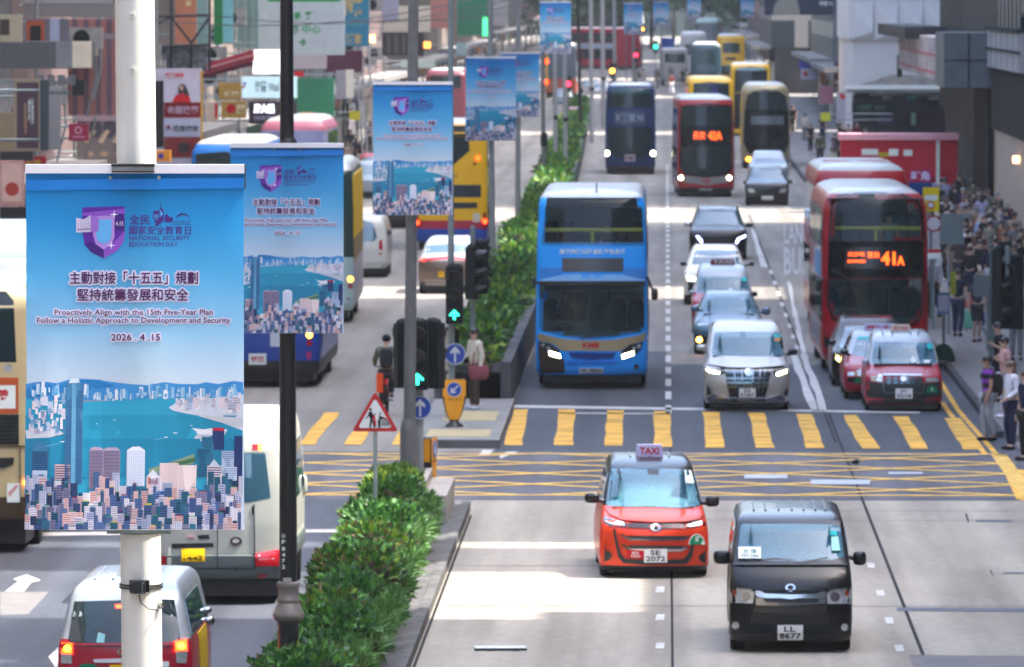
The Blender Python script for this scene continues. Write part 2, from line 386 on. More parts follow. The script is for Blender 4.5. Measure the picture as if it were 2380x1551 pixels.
def roadmat(key, c, var, rough=.75, stains=.35):
    m = M(key, c, rough=rough, var=var, scale=.35, bump=.35, bscale=24, stretch=(1.0, .35, 1)); t = m.node_tree; b = t.nodes['Principled BSDF']
    src = b.inputs['Base Color'].links[0].from_socket
    tc = t.nodes.new('ShaderNodeTexCoord'); mp = t.nodes.new('ShaderNodeMapping'); mp.inputs['Scale'].default_value = (1.6, .05, 1)
    n = t.nodes.new('ShaderNodeTexNoise'); n.inputs['Scale'].default_value = .9; n.inputs['Detail'].default_value = 6
    r = t.nodes.new('ShaderNodeValToRGB'); r.color_ramp.elements[0].position = .35; r.color_ramp.elements[1].position = .62
    r.color_ramp.elements[0].color = (1 - stains, 1 - stains, 1 - stains, 1); r.color_ramp.elements[1].color = (1, 1, 1, 1)
    n3 = t.nodes.new('ShaderNodeTexNoise'); n3.inputs['Scale'].default_value = 5; n3.inputs['Detail'].default_value = 5
    r3 = t.nodes.new('ShaderNodeValToRGB'); r3.color_ramp.elements[0].position = .3; r3.color_ramp.elements[1].position = .75
    r3.color_ramp.elements[0].color = (.84, .84, .84, 1); r3.color_ramp.elements[1].color = (1.08, 1.08, 1.08, 1)
    x = t.nodes.new('ShaderNodeMixRGB'); x.blend_type = 'MULTIPLY'; x.inputs[0].default_value = 1
    x3 = t.nodes.new('ShaderNodeMixRGB'); x3.blend_type = 'MULTIPLY'; x3.inputs[0].default_value = 1
    t.links.new(tc.outputs['Object'], mp.inputs[0]); t.links.new(mp.outputs[0], n.inputs['Vector']); t.links.new(n.outputs['Fac'], r.inputs[0])
    t.links.new(tc.outputs['Object'], n3.inputs['Vector']); t.links.new(n3.outputs['Fac'], r3.inputs[0])
    t.links.new(src, x.inputs[1]); t.links.new(r.outputs[0], x.inputs[2]); t.links.new(x.outputs[0], x3.inputs[1]); t.links.new(r3.outputs[0], x3.inputs[2])
    sp = t.nodes.new('ShaderNodeSeparateXYZ'); m1 = t.nodes.new('ShaderNodeMath'); m1.operation = 'MULTIPLY'; m1.inputs[1].default_value = 2 * math.pi / 1.62; m2 = t.nodes.new('ShaderNodeMath'); m2.operation = 'COSINE'; mrr = t.nodes.new('ShaderNodeMapRange')
    mrr.inputs[1].default_value = .1; mrr.inputs[2].default_value = 1; mrr.inputs[3].default_value = 1; mrr.inputs[4].default_value = .86; x4 = t.nodes.new('ShaderNodeMixRGB'); x4.blend_type = 'MULTIPLY'; x4.inputs[0].default_value = 1     # tyre worn tracks along each lane
    t.links.new(tc.outputs['Object'], sp.inputs[0]); t.links.new(sp.outputs[0], m1.inputs[0]); t.links.new(m1.outputs[0], m2.inputs[0]); t.links.new(m2.outputs[0], mrr.inputs[0]); t.links.new(x3.outputs[0], x4.inputs[1]); t.links.new(mrr.outputs[0], x4.inputs[2])
    t.links.new(x4.outputs[0], b.inputs['Base Color']); return m
R_CONC = roadmat('road_concrete', (.375, .34, .285), .13, .8, .3)
R_DARK = roadmat('road_asphalt', (.068, .074, .09), .16, .72, .2)
R_MID = roadmat('road_box', (.125, .125, .145), .2, .75, .3)
R_GREY = roadmat('road_grey', (.27, .25, .225), .13, .8, .26)
R_LEFT = roadmat('road_left', (.075, .083, .10), .16, .7, .25)
PAVE = roadmat('paving', (.21, .20, .195), .16, .8, .25)
YEL = M('line_yellow', (.66, .36, .05), .7, var=.34, scale=1.3, detail=10); YEL2 = M('line_yellow_old', (.66, .42, .10), .75, var=.3, scale=3, detail=9)
WHT = M('line_white', (.5, .49, .47), .7, var=.22, scale=3, detail=8); TAR = flat('joint_tar', '#1c1c1e', .8)
def xm(Y): return -3.4 - max(0.0, Y - 250.0) * .0055
strip('ground', -500, 500, -80, 4000, -.05, M('ground_base', (.12, .12, .12), .9, var=.2))
strip('road', -17, 30, -60, 3000, 0.0, R_GREY)
strip('road_concrete_slabs', -3.38, 22, -40, 150.5, .004, R_CONC)
strip('road_left_asphalt', -14.2, -5.05, -40, 151.5, .004, R_LEFT)
strip('road_junction_asphalt', -60, 60, 150.5, 166.6, .008, R_MID)
strip('road_lane_asphalt', -3.34, 6.9, 166.6, 206.5, .004, R_DARK)
strip('road_patch', -3.3, 0.0, 206.5, 214, .004, R_DARK)
strip('pavement_right', 6.75, 12.6, 170.5, 1400, .13, PAVE, side=.16)
strip('pavement_left', -19, -14.4, 166.6, 1400, .13, PAVE, side=.16)
strip('pavement_left_near', -19, -14.4, -40, 150, .13, PAVE, side=.16)
strip('kerb_right', 6.6, 6.75, 172, 1400, .14, M('kerb_stone', (.05, .05, .052), .8, var=.3), side=.16)
mb = MB()                                                     # crossing stripes, worn at the edges
def stripe(mb, a, b, c, d, n=6, jit=.035, z=.012):
    P = [G(*a), G(*b), G(*c), G(*d)]; rows = []
    for i in range(n + 1):
        t = i / n; l = P[0].lerp(P[3], t); r = P[1].lerp(P[2], t)
        l.x += ru(-jit, jit); r.x += ru(-jit, jit); l.z = r.z = z; rows.append((l, r))
    for (l0, r0), (l1, r1) in zip(rows[:-1], rows[1:]): mb.quad(l0, r0, r1, l1)
for (a, b, c, d, t, u) in [(1195,1229,1172,1213,953,1036),(1299,1337,1288,1332,953,1036),(1412,1450,1405,1447,955,1037),(1519,1557,1520,1562,957,1040),(1634,1671,1639,1683,959,1042),
    (1740,1775,1759,1800,961,1042),(1852,1887,1874,1915,964,1043),(1959,1992,2003,2046,966,1044),(2074,2111,2120,2159,969,1045),(2196,2234,2240,2290,973,1046),
    (755,791,694,730,960,1035),(853,888,799,839,960,1035),(950,985,912,950,960,1035),(640,676,588,624,960,1035)]:
    stripe(mb, (a, t), (b, t), (d, u), (c, u), jit=.022)
mb.build('crossing_stripes', YEL, None, False)['kind'] = 'structure'
mb = MB()                                                     # yellow box at the junction
bx0, bx1, by0, by1 = -13.2, 6.55, 151.8, 165.9
for q in ((bx0, by0, bx1, by0 + .32), (bx0, by1 - .32, bx1, by1), (bx0, by0, bx0 + .3, by1), (bx1 - .3, by0, bx1, by1)):
    mb.quad((q[0], q[1], .013), (q[2], q[1], .013), (q[2], q[3], .013), (q[0], q[3], .013))
def seg(mb, p, q, wd, z):
    d = (Vector((q[0] - p[0], q[1] - p[1], 0))).normalized(); n = Vector((-d.y, d.x, 0)) * wd / 2
    a, b = Vector((p[0], p[1], z)), Vector((q[0], q[1], z)); mb.quad(a - n, b - n, b + n, a + n)
hh = by1 - by0; sx = 4.4
x = bx0 - 20
while x < bx1 + 20:
    for sg in (1, -1):
        a = [x, by0]; b = [x + sg * hh * 1.25, by1]
        t0, t1 = 0.0, 1.0; dx = b[0] - a[0]
        for lim, s_ in ((bx0, 1), (bx1, -1)):
            ta = (lim - a[0]) / dx
            if (dx > 0) == (s_ > 0): t0 = max(t0, ta)
            else: t1 = min(t1, ta)
        if t1 > t0 + .02:
            p = (a[0] + dx * t0, a[1] + hh * t0); q = (a[0] + dx * t1, a[1] + hh * t1); seg(mb, p, q, .26, .0165 + .0006 * sg)
    x += sx
mb.build('box_junction_lines', YEL2, None, False)['kind'] = 'structure'
mb = MB()                                                     # white lines
def pxl(mb, a, b, c, d, z=.012): mb.add([G(*a, z), G(*b, z), G(*c, z), G(*d, z)], [(0, 1, 2, 3)])
pxl(mb, (1192, 941.5), (2138, 957), (2138, 961), (1192, 947.5)); pxl(mb, (1300, 959), (1560, 961), (1560, 963), (1300, 961.5))
for y0, y1 in ((1363, 1377), (1428, 1442), (1494, 1507), (1303, 1316)): pxl(mb, (1526, y0), (1545, y0), (1543, y1), (1523, y1))
for q in ((2014,2031,1308,2018,2034,1320),(2035,2054,1372,2039,2057,1385),(2055,2074,1435,2060,2078,1450),(2078,2098,1499,2083,2102,1514)): pxl(mb, (q[0], q[2]), (q[1], q[2]), (q[4], q[5]), (q[3], q[5]))
Y = 182.0
while Y < 520:
    mb.quad((-.02, Y, .012), (.11, Y, .012), (.11, Y + 3.6, .012), (-.02, Y + 3.6, .012)); Y += 6.4
for (a, b) in (((1836, 827, 1852), (1884, 957, 1902)), ((1860, 825, 1875), (1907, 957, 1925)), ((1744, 533, 1752), (1770, 622, 1784)), ((1829, 655, 1836), (1846, 740, 1855)), ((1846, 740, 1855), (1862, 826, 1874))):
    stripe(mb, (a[0], a[1]), (a[2], a[1]), (b[2], b[1]), (b[0], b[1]), 7, .03)
for i in range(8):
    y = 628 + i * 25; x = 1787 + i * 8.5; pxl(mb, (x, y), (x + 8, y), (x + 11, y + 9), (x + 2, y + 9))
pxl(mb, (80, 1238), (800, 1230), (800, 1237), (80, 1246))
pts = [(12,1375),(55,1375),(72,1354),(95,1349),(62,1336),(30,1346),(45,1350)]
mb.add([G(a, b, .012) for a, b in pts], [tuple(range(7))])
pts = [(113,1527),(140,1500),(150,1500),(150,1545),(128,1551)]; mb.add([G(a, b, .012) for a, b in pts], [tuple(range(5))])
pxl(mb, (1122, 1046), (1146, 1046), (1137, 1060), (1112, 1060)); pxl(mb, (1163, 1066), (1205, 1050), (1180, 1050), (1160, 1058))
mb.build('white_road_lines', WHT, None, False)['kind'] = 'structure'
for t, y0, y1 in (('BUS', 575, 640), ('LANE', 522, 566)):
    tv, tf, bb = text_geo(t, .02); mb = MB()
    mb.add([G(1822 + (a - bb[0]) / (bb[2] - bb[0]) * 56, y1 - (b - bb[1]) / (bb[3] - bb[1]) * (y1 - y0), .012) for a, b in tv], tf)
    mb.build('lane_lettering', M('line_faded', (.36, .355, .35), .8, var=.3, scale=1.2, detail=8), None, False)['kind'] = 'structure'
mb = MB()                                                     # yellow kerb lines
for P in ([(2191, 897), (2227, 955), (2317, 1059)], [(2189, 936), (2212, 968), (2240, 1000), (2290, 1057)], [(2060, 680), (2100, 745), (2191, 897)]):
    for a, b in zip(P[:-1], P[1:]): p, q = G(*a), G(*b); seg(mb, p, q, .11, .0125)
pxl(mb, (2330, 1090), (2380, 1092), (2400, 1168), (2362, 1160)); 
mb.build('yellow_kerb_lines', YEL, None, False)['kind'] = 'structure'
mb = MB()                                                     # slab joints and covers
for x, Y0, Y1, wd in ((.07, 60, 168, .035), (3.42, 60, 183, .05), (-3.33, 60, 146, .04)): mb.quad((x, Y0, .009), (x + wd, Y0, .009), (x + wd * .8, Y1, .0092), (x - wd * .2, Y1, .0092))
for Y, x0, x1 in ((124.2, -3.3, 20), (144.7, .5, 7), (147.4, .5, 6), (133, -3.3, 0), (150.6, -3.3, 20), (112, -3.3, 12)): mb.quad((x0, Y, .0095), (x1, Y, .0095), (x1, Y + .05, .0095), (x0, Y + .05, .0095))
pxl(mb, (2243, 1194), (2247, 1194), (2253, 1213), (2249, 1213), .0098); pxl(mb, (2300, 1325), (2303, 1325), (2309, 1337), (2306, 1337), .0098)
Y = 170
while Y < 330: mb.quad((3.33, Y, .009), (3.38, Y, .009), (3.38, Y + 30, .009), (3.33, Y + 30, .009)); Y += 30
mb.build('slab_joints', TAR, None, False)['kind'] = 'structure'
GRATE = flat('iron_cover', '#50565e', .6)
mb = MB()
for q in ((2268,1208,2352,1213),(2150,1534,2246,1540),(2330,1330,2380,1334)): pxl(mb, (q[0], q[1]), (q[2], q[1]), (q[2], q[3]), (q[0], q[3]), .0105)
pxl(mb, (2085, 1412), (2400, 1414), (2400, 1422), (2085, 1420), .0100)
mb.build('drain_covers', GRATE, None, False)['kind'] = 'structure'
mb = MB(); pxl(mb, (0, 1376), (114, 1376), (65, 1428), (0, 1430), .0085); pxl(mb, (2112, 1522), (2400, 1525), (2400, 1560), (2128, 1560), .0104)
mb.build('road_patches', M('patch_grey', (.15, .145, .145), .8, var=.12), None, False)['kind'] = 'structure'
mb = MB()
for q in ((1885,1115,2022,1126),(1730,1103,1830,1112),(2065,1097,2145,1102)): pxl(mb, (q[0], q[1]), (q[2], q[1]), (q[2], q[3]), (q[0], q[3]), .0205)
mb.build('steel_covers', M('steel_plate', (.33, .35, .38), .5, .2, var=.15), None, False)['kind'] = 'structure'
# ---- median: near planter, crossing island, long planter
KERB = M('kerb_dark', (.105, .105, .105), .85, var=.3, scale=2, bump=.3); BEIGE = M('planter_beige', (.36, .33, .30), .85, var=.15, scale=2)
WALLD = M('wall_dark', (.085, .088, .092), .85, var=.3, scale=1.5, bump=.3); SOIL = M('soil', (.03, .022, .015), .95, var=.4)
def blk(name, x0, x1, Y0, Y1, z0, z1, mat, kind='structure'):
    ys = [Y0 + (Y1 - Y0) * i / 10 for i in range(11)] if callable(x0) else [Y0, Y1]; mb = MB(); f0 = x0 if callable(x0) else (lambda Y: x0); f1 = x1 if callable(x1) else (lambda Y: x1)
    n = len(ys); vs = []
    for Y in ys: vs += [(f0(Y), Y, z0), (f1(Y), Y, z0), (f1(Y), Y, z1), (f0(Y), Y, z1)]
    fs = [(0, 1, 2, 3), (4 * n - 4, 4 * n - 1, 4 * n - 2, 4 * n - 3)]
    for i in range(n - 1):
        for k in range(4): fs.append((4 * i + k, 4 * i + (k + 1) % 4, 4 * i + 4 + (k + 1) % 4, 4 * i + 4 + k))
    mb.add(vs, fs); o = mb.build(name, mat, None, False)
    if kind: o['kind'] = kind
    return o
blk('median_pavement', -5.1, -3.5, 20, 147, 0, .14, KERB); blk('median_kerb', -3.5, -3.36, 20, 147.3, 0, .17, KERB)
o = blk('planter_wall', -3.98, -3.78, 30, 146.6, .14, .42, WALLD, None); tag(o, 'low dark concrete edging wall along the near planter of the median', 'wall')
t = thing('planter', 'beige concrete planter box filled with shrubs in the near median', 'planter', (-4.8, 90, .14))
mb = MB()
for b in ((-.18, -60, 0, -.08, 57, .3), (.7, -60, 0, .8, 57, .62), (-.08, 56.9, 0, .7, 57, .62)): mb.box(*b)
mb.build('box_wall', BEIGE, t, False); mb = MB(); mb.box(-.07, -60, 0, .69, 56.88, .45); mb.build('soil', SOIL, t, False)
tag(blk('planter_end_block', -4.0, -3.62, 141.5, 146.9, .145, .6, BEIGE, None), 'beige concrete block at the far tip of the near planter', 'block')
blk('crossing_island', -5.0, -3.28, 168.2, 185.8, 0, .14, M('island_paving', (.24, .235, .225), .85, var=.2, scale=2)); mb = MB()
mb.box(-4.75, 169.6, .141, -3.5, 172.4, .147); mb.box(-4.6, 176, .141, -3.5, 180, .147); mb.build('tactile_paving', M('tactile', (.42, .35, .2), .8, var=.15), None, False)['kind'] = 'structure'
blk('island_kerb', -5.05, -3.26, 167.9, 168.2, 0, .16, KERB)
t = thing('planter', 'long dark walled planter running down the median beyond the crossing', 'planter', (0, 186, 0))
def rel(f): return lambda Y: f(Y + 186)
for nm, a, b, z0, z1, m in (('box_wall', lambda Y: xm(Y) - .18, lambda Y: xm(Y) + .04, 0, .92, WALLD), ('box_wall', lambda Y: xm(Y) - 1.62, lambda Y: xm(Y) - 1.46, 0, .8, WALLD), ('soil', lambda Y: xm(Y) - 1.45, lambda Y: xm(Y) - .19, 0, .7, SOIL)):
    o = blk(nm, a, b, 186, 640, z0, z1, m, None); o.parent = t; o.location = (0, -186, 0)
mb = MB(); mb.box(-4.85, 0.0, 0, -3.59, .18, .9); mb.build('box_wall', WALLD, t, False)
# ---- shrubs: many small leaves through the volume of each clump
lm = bpy.data.materials.new('leaf'); lm.use_nodes = True; _t = lm.node_tree; _a = _t.nodes.new('ShaderNodeVertexColor'); _a.layer_name = 'Col'
_b = _t.nodes['Principled BSDF']; _n = _t.nodes.new('ShaderNodeTexNoise'); _n.inputs['Scale'].default_value = 2.2; _r = _t.nodes.new('ShaderNodeValToRGB')
_r.color_ramp.elements[0].color = (.72, .8, .7, 1); _r.color_ramp.elements[1].color = (1.25, 1.2, 1.1, 1); _x = _t.nodes.new('ShaderNodeMixRGB'); _x.blend_type = 'MULTIPLY'; _x.inputs[0].default_value = 1
_t.links.new(_n.outputs['Fac'], _r.inputs[0]); _t.links.new(_a.outputs[0], _x.inputs[1]); _t.links.new(_r.outputs[0], _x.inputs[2]); _t.links.new(_x.outputs[0], _b.inputs['Base Color'])
_b.inputs['Roughness'].default_value = .5; _tr = _t.nodes.new('ShaderNodeBsdfTranslucent'); _mx = _t.nodes.new('ShaderNodeMixShader'); _mx.inputs[0].default_value = .16
_t.links.new(_x.outputs[0], _tr.inputs[0]); _t.links.new(_b.outputs[0], _mx.inputs[1]); _t.links.new(_tr.outputs[0], _mx.inputs[2]); _t.links.new(_mx.outputs[0], _t.nodes['Material Output'].inputs[0])
LEAF = lm; TWIG = M('twig', (.03, .025, .015), .9, var=.3)
def leafmesh(blobs, n, size, cols, fern=0.0):
    mb = MB(); tot = sum(b[3] * b[4] for b in blobs)
    for cx, cy, cz, rx, rz, ry in blobs:
        for _ in range(int(n * rx * rz / tot)):
            d = Vector((random.gauss(0, 1), random.gauss(0, 1), random.gauss(.25, 1))).normalized(); q = ru(.62, 1.06)
            p = Vector((cx + d.x * rx * q, cy + d.y * ry * q, cz + d.z * rz * q))
            if p.z < .1: continue
            ax = (d + Vector((ru(-.8, .8), ru(-.8, .8), ru(-.3, .9)))).normalized(); sd = ax.cross(Vector((ru(-1, 1), ru(-1, 1), ru(.2, 1)))).normalized()
            L = size * ru(.45, 1.4); W = L * (.13 if rnd() < fern else .3); up = sd.cross(ax) * W * .35
            c = random.choice(cols); k = ru(.75, 1.3); c = tuple(x * k for x in c)
            mb.add([p, p + ax * L * .5 + sd * W + up, p + ax * L, p + ax * L * .5 - sd * W + up], [(0, 1, 2), (0, 2, 3)], 0, c)
    return mb
GR = [(.03, .115, .02), (.05, .17, .025), (.02, .075, .02), (.075, .22, .03)]; YG = [(.16, .27, .02), (.24, .34, .03), (.09, .2, .02)]; FE = [(.06, .16, .03), (.09, .2, .04)]
def shrub(label, loc, sx, sy, h, n, size, cols, fern=0, group=None):
    t = thing('shrub', label, 'shrub', loc, 0, group); bl = []
    for i in range(6): bl.append((ru(-.55, .55) * sx, ru(-.6, .6) * sy, h * ru(.4, .68), sx * ru(.42, .6), h * ru(.32, .42), sy * ru(.4, .55)))
    leafmesh(bl, n, size, cols, fern).build('foliage', LEAF, t, False, recalc=False)
    mb = MB()
    for b in bl: mb.ell(b[:3], (b[3] * .72, b[5] * .72, b[4] * .74), 8, 6)  # dark inner blobs added so the leaves are not see-through
    for i in range(4): mb.cyl((ru(-.3, .3) * sx, ru(-.3, .3) * sy, 0), (ru(-.5, .5) * sx, ru(-.5, .5) * sy, h * .6), .02, .008, 5)
    mb.build('stems', TWIG, t); return t
NB = 'shrubs in the near median planter'
Y = 97.0; i = 0
while Y < 145.5:
    q = (Y - 97) / 50; yel = Y > 138
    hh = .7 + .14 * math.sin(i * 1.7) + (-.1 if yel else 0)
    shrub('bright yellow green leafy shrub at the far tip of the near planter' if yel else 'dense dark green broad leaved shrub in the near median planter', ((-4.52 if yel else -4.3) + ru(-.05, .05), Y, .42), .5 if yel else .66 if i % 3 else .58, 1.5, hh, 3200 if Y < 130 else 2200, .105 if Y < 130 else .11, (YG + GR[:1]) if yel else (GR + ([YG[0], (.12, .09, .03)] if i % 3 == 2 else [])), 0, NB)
    if Y < 137: shrub('feathery light green fern spilling over the right edge of the near planter', (-3.82 + ru(-.06, .06), Y + 1.2, .42), .26, 1.1, .3 + ru(0, .2), 900, .16, FE, 1.0, 'ferns on the near planter edge')
    Y += 2.6; i += 1
Y = 188.0; i = 0
while Y < 640:
    st = 4.2 if Y < 330 else 9; lim = xm(Y) - .85; tall = .5 + .3 * abs(math.sin(i * 1.3)) + (.6 if i in (9, 17, 18) else 0)
    shrub('bushy green shrub in the long planter down the median', (lim, Y, .68), .7, st * .62, tall, 1100 if Y < 330 else 500, .2 if Y < 330 else .34, (GR + YG[:1]) if i % 4 else (YG + GR), 0, 'shrubs in the long median planter')
    Y += st; i += 1
# ================================================================== VEHICLES COMING TOWARDS THE CAMERA
RED = paint('taxi_red', '#a3112c'); SILV = paint('silver', '#9aa2a8', .3); BLK = M('paint_black', '#040506', rough=.3, var=.2, coat=.25, ior=1.35); WHP = paint('white', '#bcbdb9'); GRN = flat('sticker_green', '#0e7a52')
STK = flat('sticker_white', '#dfe6e0'); TEAL = flat('sticker_teal', '#28b8b8'); DG = flat('bumper_dark', '#22282b', .45); REDS = flat('sign_red', '#c01828'); LAV = flat('sign_lavender', '#c4bfe0')
# ---- black van
v = Car('van', 'black van with chrome grille and ribbed roof, nearest on the right carriageway', 'van', crop(2800, 1950, .46302), 783, 1437,
  [(.17,.80,.10,4.6),(.25,.82,.03,4.68),(.45,.828,0,4.69),(.7,.828,.015,4.69),(.9,.825,.05,4.69),(1.05,.815,.14,4.68),(1.19,.80,.38,4.66),(1.45,.765,.74,4.62),(1.70,.725,1.08,4.56),(1.755,.70,1.22,4.5),(1.79,.64,1.5,4.45),(1.81,.55,1.85,4.35)], [BLACK, BLK], (.22,))
W_ = [(365,315),(780,312),(1195,322),(1215,360),(1240,600),(1150,625),(850,640),(420,630),(335,605),(330,560),(345,340)]; v.d('windshield', GLASST, W_); v.cut(W_); v.cabin(.75, 1.16, 1.5, .68, 1.66, 2.4)
v.d('wiper', BLACK, [(400,634),(640,606),(820,626),(830,634),(640,626),(440,642)]); v.d('wiper', BLACK, [(830,646),(1100,598),(1112,612),(900,652)])
v.d('headlight', CLEAR, [(258,860),(430,868),(470,910),(455,1002),(262,995)]); v.d('indicator', flat('amber_lens', '#8a3a16', .2), Rr(280,880,312,930), 'headlight'); v.d('reflector', CHROME, Cc(395,938,42), 'headlight')
v.d('headlight', CLEAR, [(1095,915),(1130,880),(1305,868),(1305,1003),(1100,1005)]); v.d('indicator', MATS['flat_amber_lens'], Rr(1252,888,1284,935), 'headlight'); v.d('reflector', CHROME, Cc(1165,945,42), 'headlight')
v.d('grille', BLACK, [(478,890),(1090,895),(1085,1000),(480,1015)])
v.d('grille_bar', CHROME, [(478,890),(520,892),(560,915),(780,925),(1005,920),(1055,895),(1090,900),(1085,948),(1050,960),(860,955),(780,965),(700,955),(560,955),(500,945),(478,930)], 'grille')
v.d('grille_bar', CHROME, [(480,952),(535,955),(570,990),(780,996),(1010,994),(1042,962),(1085,958),(1085,1002),(780,1022),(480,1018)], 'grille')
v.d('bumper_trim', M('dark_chrome', '#4b4744', .25, .8), [(472,1022),(780,1028),(1088,1010),(1105,1085),(780,1090),(455,1080)])
v.d('lower_intake', BLACK, [(440,1092),(1110,1092),(1112,1180),(780,1186),(436,1172)]); 
for k in (1110, 1135, 1158): v.d('intake_slat', DARKP, Rr(450, k, 1100, k + 7), 'lower_intake')
v.d('bumper_lip', DARKP, [(380,1186),(660,1184),(900,1188),(1130,1184),(1170,1215),(1150,1262),(420,1275),(350,1225)])
for x, y in ((305, 1192), (1248, 1208)): v.d('fog_light', BLACK, Cc(x, y, 42)); v.d('lens', CLEAR, Cc(x, y, 30), 'fog_light')
v.plate(668, 1188, 888, 1318, 'LL', '8677'); v.d('emblem', CHROME, Cc(780, 865, 45, 34)); v.d('emblem_centre', BLK, Cc(780, 862, 26, 18), 'emblem'); v.d('emblem_bar', CHROME, Rr(772,835,788,893), 'emblem')
v.d('permit_paper', STK, Rr(330,512,525,612)); v.t('paper_lettering', flat('ink_green', '#3a7a6a'), '左 線', 372, 530, 485, 568, 'permit_paper'); v.t('paper_lettering', INK, 'YTC HAI', 350, 578, 505, 600, 'permit_paper')
v.d('windscreen_sticker', TEAL, Rr(1116,372,1180,414)); v.d('windscreen_sticker', flat('sticker_mint', '#a5dcc8'), [(1130,425),(1190,418),(1210,545),(1138,545)])
v.d('hood_seam', BLACK, [(285,660),(1300,660),(1300,667),(285,667)]); v.d('hood_seam', BLACK, [(270,850),(520,880),(1050,885),(1300,855),(1300,862),(1050,893),(520,888),(270,858)])
for x in (-.48, -.32, -.14, .04, .2, .36, .5):
    mb = MB(); mb.box(x - .012, 1.9, 1.80, x + .012, 4.25, 1.826); mb.build('roof_rib', BLK, v.root)
v.mirror(112, 540, 262, 662, .75, BLK, (290, 640)); v.mirror(1318, 548, 1436, 672, .75, BLK, (1285, 600))
v.under(.3, 4.5, .14, .4, .72); v.wheels((.75, 3.4), .31, .2)
for sg in (-1, 1): v.side('side_window', GLASS, [(1.25, 1.28), (4.4, 1.28), (4.3, 1.62), (1.45, 1.62)], sg); v.side('door_seam', BLACK, [(1.9, .3), (1.92, .3), (1.92, 1.25), (1.9, 1.25)], sg)
# ---- orange red taxi
OR = paint('taxi_orange', '#d23408', .2)
v = Car('taxi', 'orange red taxi with a black roof and lavender roof sign in the junction', 'taxi', crop(2300, 1740, .39974), 795, 1442,
  [(.12,.79,.10,4.6),(.2,.825,.02,4.66),(.45,.832,0,4.68),(.7,.825,.02,4.68),(.8,.81,.06,4.68),(.87,.795,.16,4.67),(.94,.785,.45,4.66),(1.0,.775,.78,4.65),(1.05,.765,.95,4.64),(1.3,.71,1.42,4.6),(1.57,.645,1.92,4.52),(1.62,.63,2.08,4.48),(1.665,.59,2.35,4.42),(1.70,.52,2.7,4.3)], [BLACK, OR, BLK], (.16, 1.06), math.radians(1.62), bow=.14, rc=.2)
W_ = [(370,335),(780,330),(1180,352),(1200,400),(1250,690),(1240,715),(1050,735),(780,718),(330,712),(318,690),(320,630),(350,370)]; v.d('windshield', GLASST, W_); v.cut(W_); v.cabin(1.2, 1.04, 2.0, .62, 1.55)
v.d('windscreen_sticker', STK, [(1095,350),(1160,355),(1190,480),(1105,478)]); v.d('windscreen_sticker', flat('teal_dark', '#0f5a5e'), [(345,640),(400,615),(455,612),(440,640),(390,655)])
v.d('camera_housing', BLACK, Rr(725,345,835,395), 'windshield'); v.d('wiper', BLACK, [(330,716),(780,712),(1100,728),(1235,702),(1245,712),(1100,742),(780,724),(400,724)])
for L in ([(272,780),(300,800),(330,830),(470,862),(520,882),(520,922),(450,918),(340,910),(285,880)], [(1325,800),(1322,900),(1230,918),(1098,934),(1115,888),(1230,856)]):
    v.d('headlight', flat('lamp_smoke', '#20272b', .08), L)
v.d('lamp_unit', CLEAR, [(300,820),(480,868),(500,905),(360,890),(300,862)], 'headlight'); v.d('lamp_unit', CLEAR, [(1310,838),(1240,865),(1125,895),(1120,922),(1230,905),(1312,885)], 'headlight')
v.d('grille_bar', flat('gloss_black', '#171219', .15), [(522,880),(740,887),(800,872),(870,887),(1110,888),(1096,932),(880,934),(840,960),(780,960),(740,932),(525,922)])
v.d('emblem', CHROME, Cc(808, 922, 50, 37)); v.d('emblem_ring', BLK, Cc(808, 920, 20, 14), 'emblem')
for a, b in ([(520,1008),(1112,1010),(1082,1038),(556,1036)], [(440,990),(490,998),(540,1034),(800,1042),(1070,1040),(1120,1010),(1165,1005),(1092,1055),(800,1058),(528,1052)]), ([(528,1104),(1097,1108),(1068,1138),(560,1134)], [(455,1095),(500,1102),(550,1135),(800,1144),(1060,1142),(1110,1115),(1145,1115),(1075,1165),(800,1168),(520,1150)]):
    v.d('grille_opening', BLACK, a); v.d('chrome_blade', CHROME, b)
v.d('bumper_trim', BLACK, [(378,935),(402,940),(424,1060),(455,1180),(500,1240),(690,1250),(690,1302),(480,1282),(428,1222),(400,1080)]); v.d('bumper_trim', BLACK, [(690,1245),(920,1250),(1088,1240),(1135,1180),(1168,1080),(1192,1080),(1172,1220),(1120,1292),(690,1302)])
for L in ([(298,1080),(306,1155),(350,1170),(370,1215),(342,1250),(306,1265),(288,1270)], [(1312,1100),(1306,1290),(1250,1262),(1235,1215),(1260,1190),(1302,1170)]): v.d('fog_recess', BLACK, L)
v.plate(690, 1140, 920, 1276, 'SE', '2072'); v.d('taxi_plate', REDS, [(515,1150),(685,1157),(685,1238),(515,1228)]); v.t('plate_lettering', STK, '的士', 570, 1165, 640, 1195, 'taxi_plate'); v.t('plate_lettering', STK, 'TAXI', 555, 1203, 650, 1225, 'taxi_plate')
gp = [(1218 + 82 * math.cos(a), 1098 - 108 * math.sin(a)) for a in [math.pi * i / 14 for i in range(15)]]
v.d('seat_badge', STK, gp); v.d('badge_face', GRN, [(1218 + (x - 1218) * .9, 1094 + (y - 1094) * .92) for x, y in gp], 'seat_badge'); v.t('badge_number', STK, '5', 1200, 1018, 1232, 1065, 'seat_badge')
v.d('hood_seam', flat('dark_red', '#4a0c08'), [(300,735),(345,790),(470,845),(800,868),(1110,862),(1250,838),(1300,760),(1306,766),(1255,846),(1110,870),(800,876),(468,853),(340,798),(294,740)])
v.mirror(92, 578, 245, 682, 1.15, BLK, (300, 660)); v.mirror(1302, 606, 1442, 720, 1.15, BLK, (1268, 680))
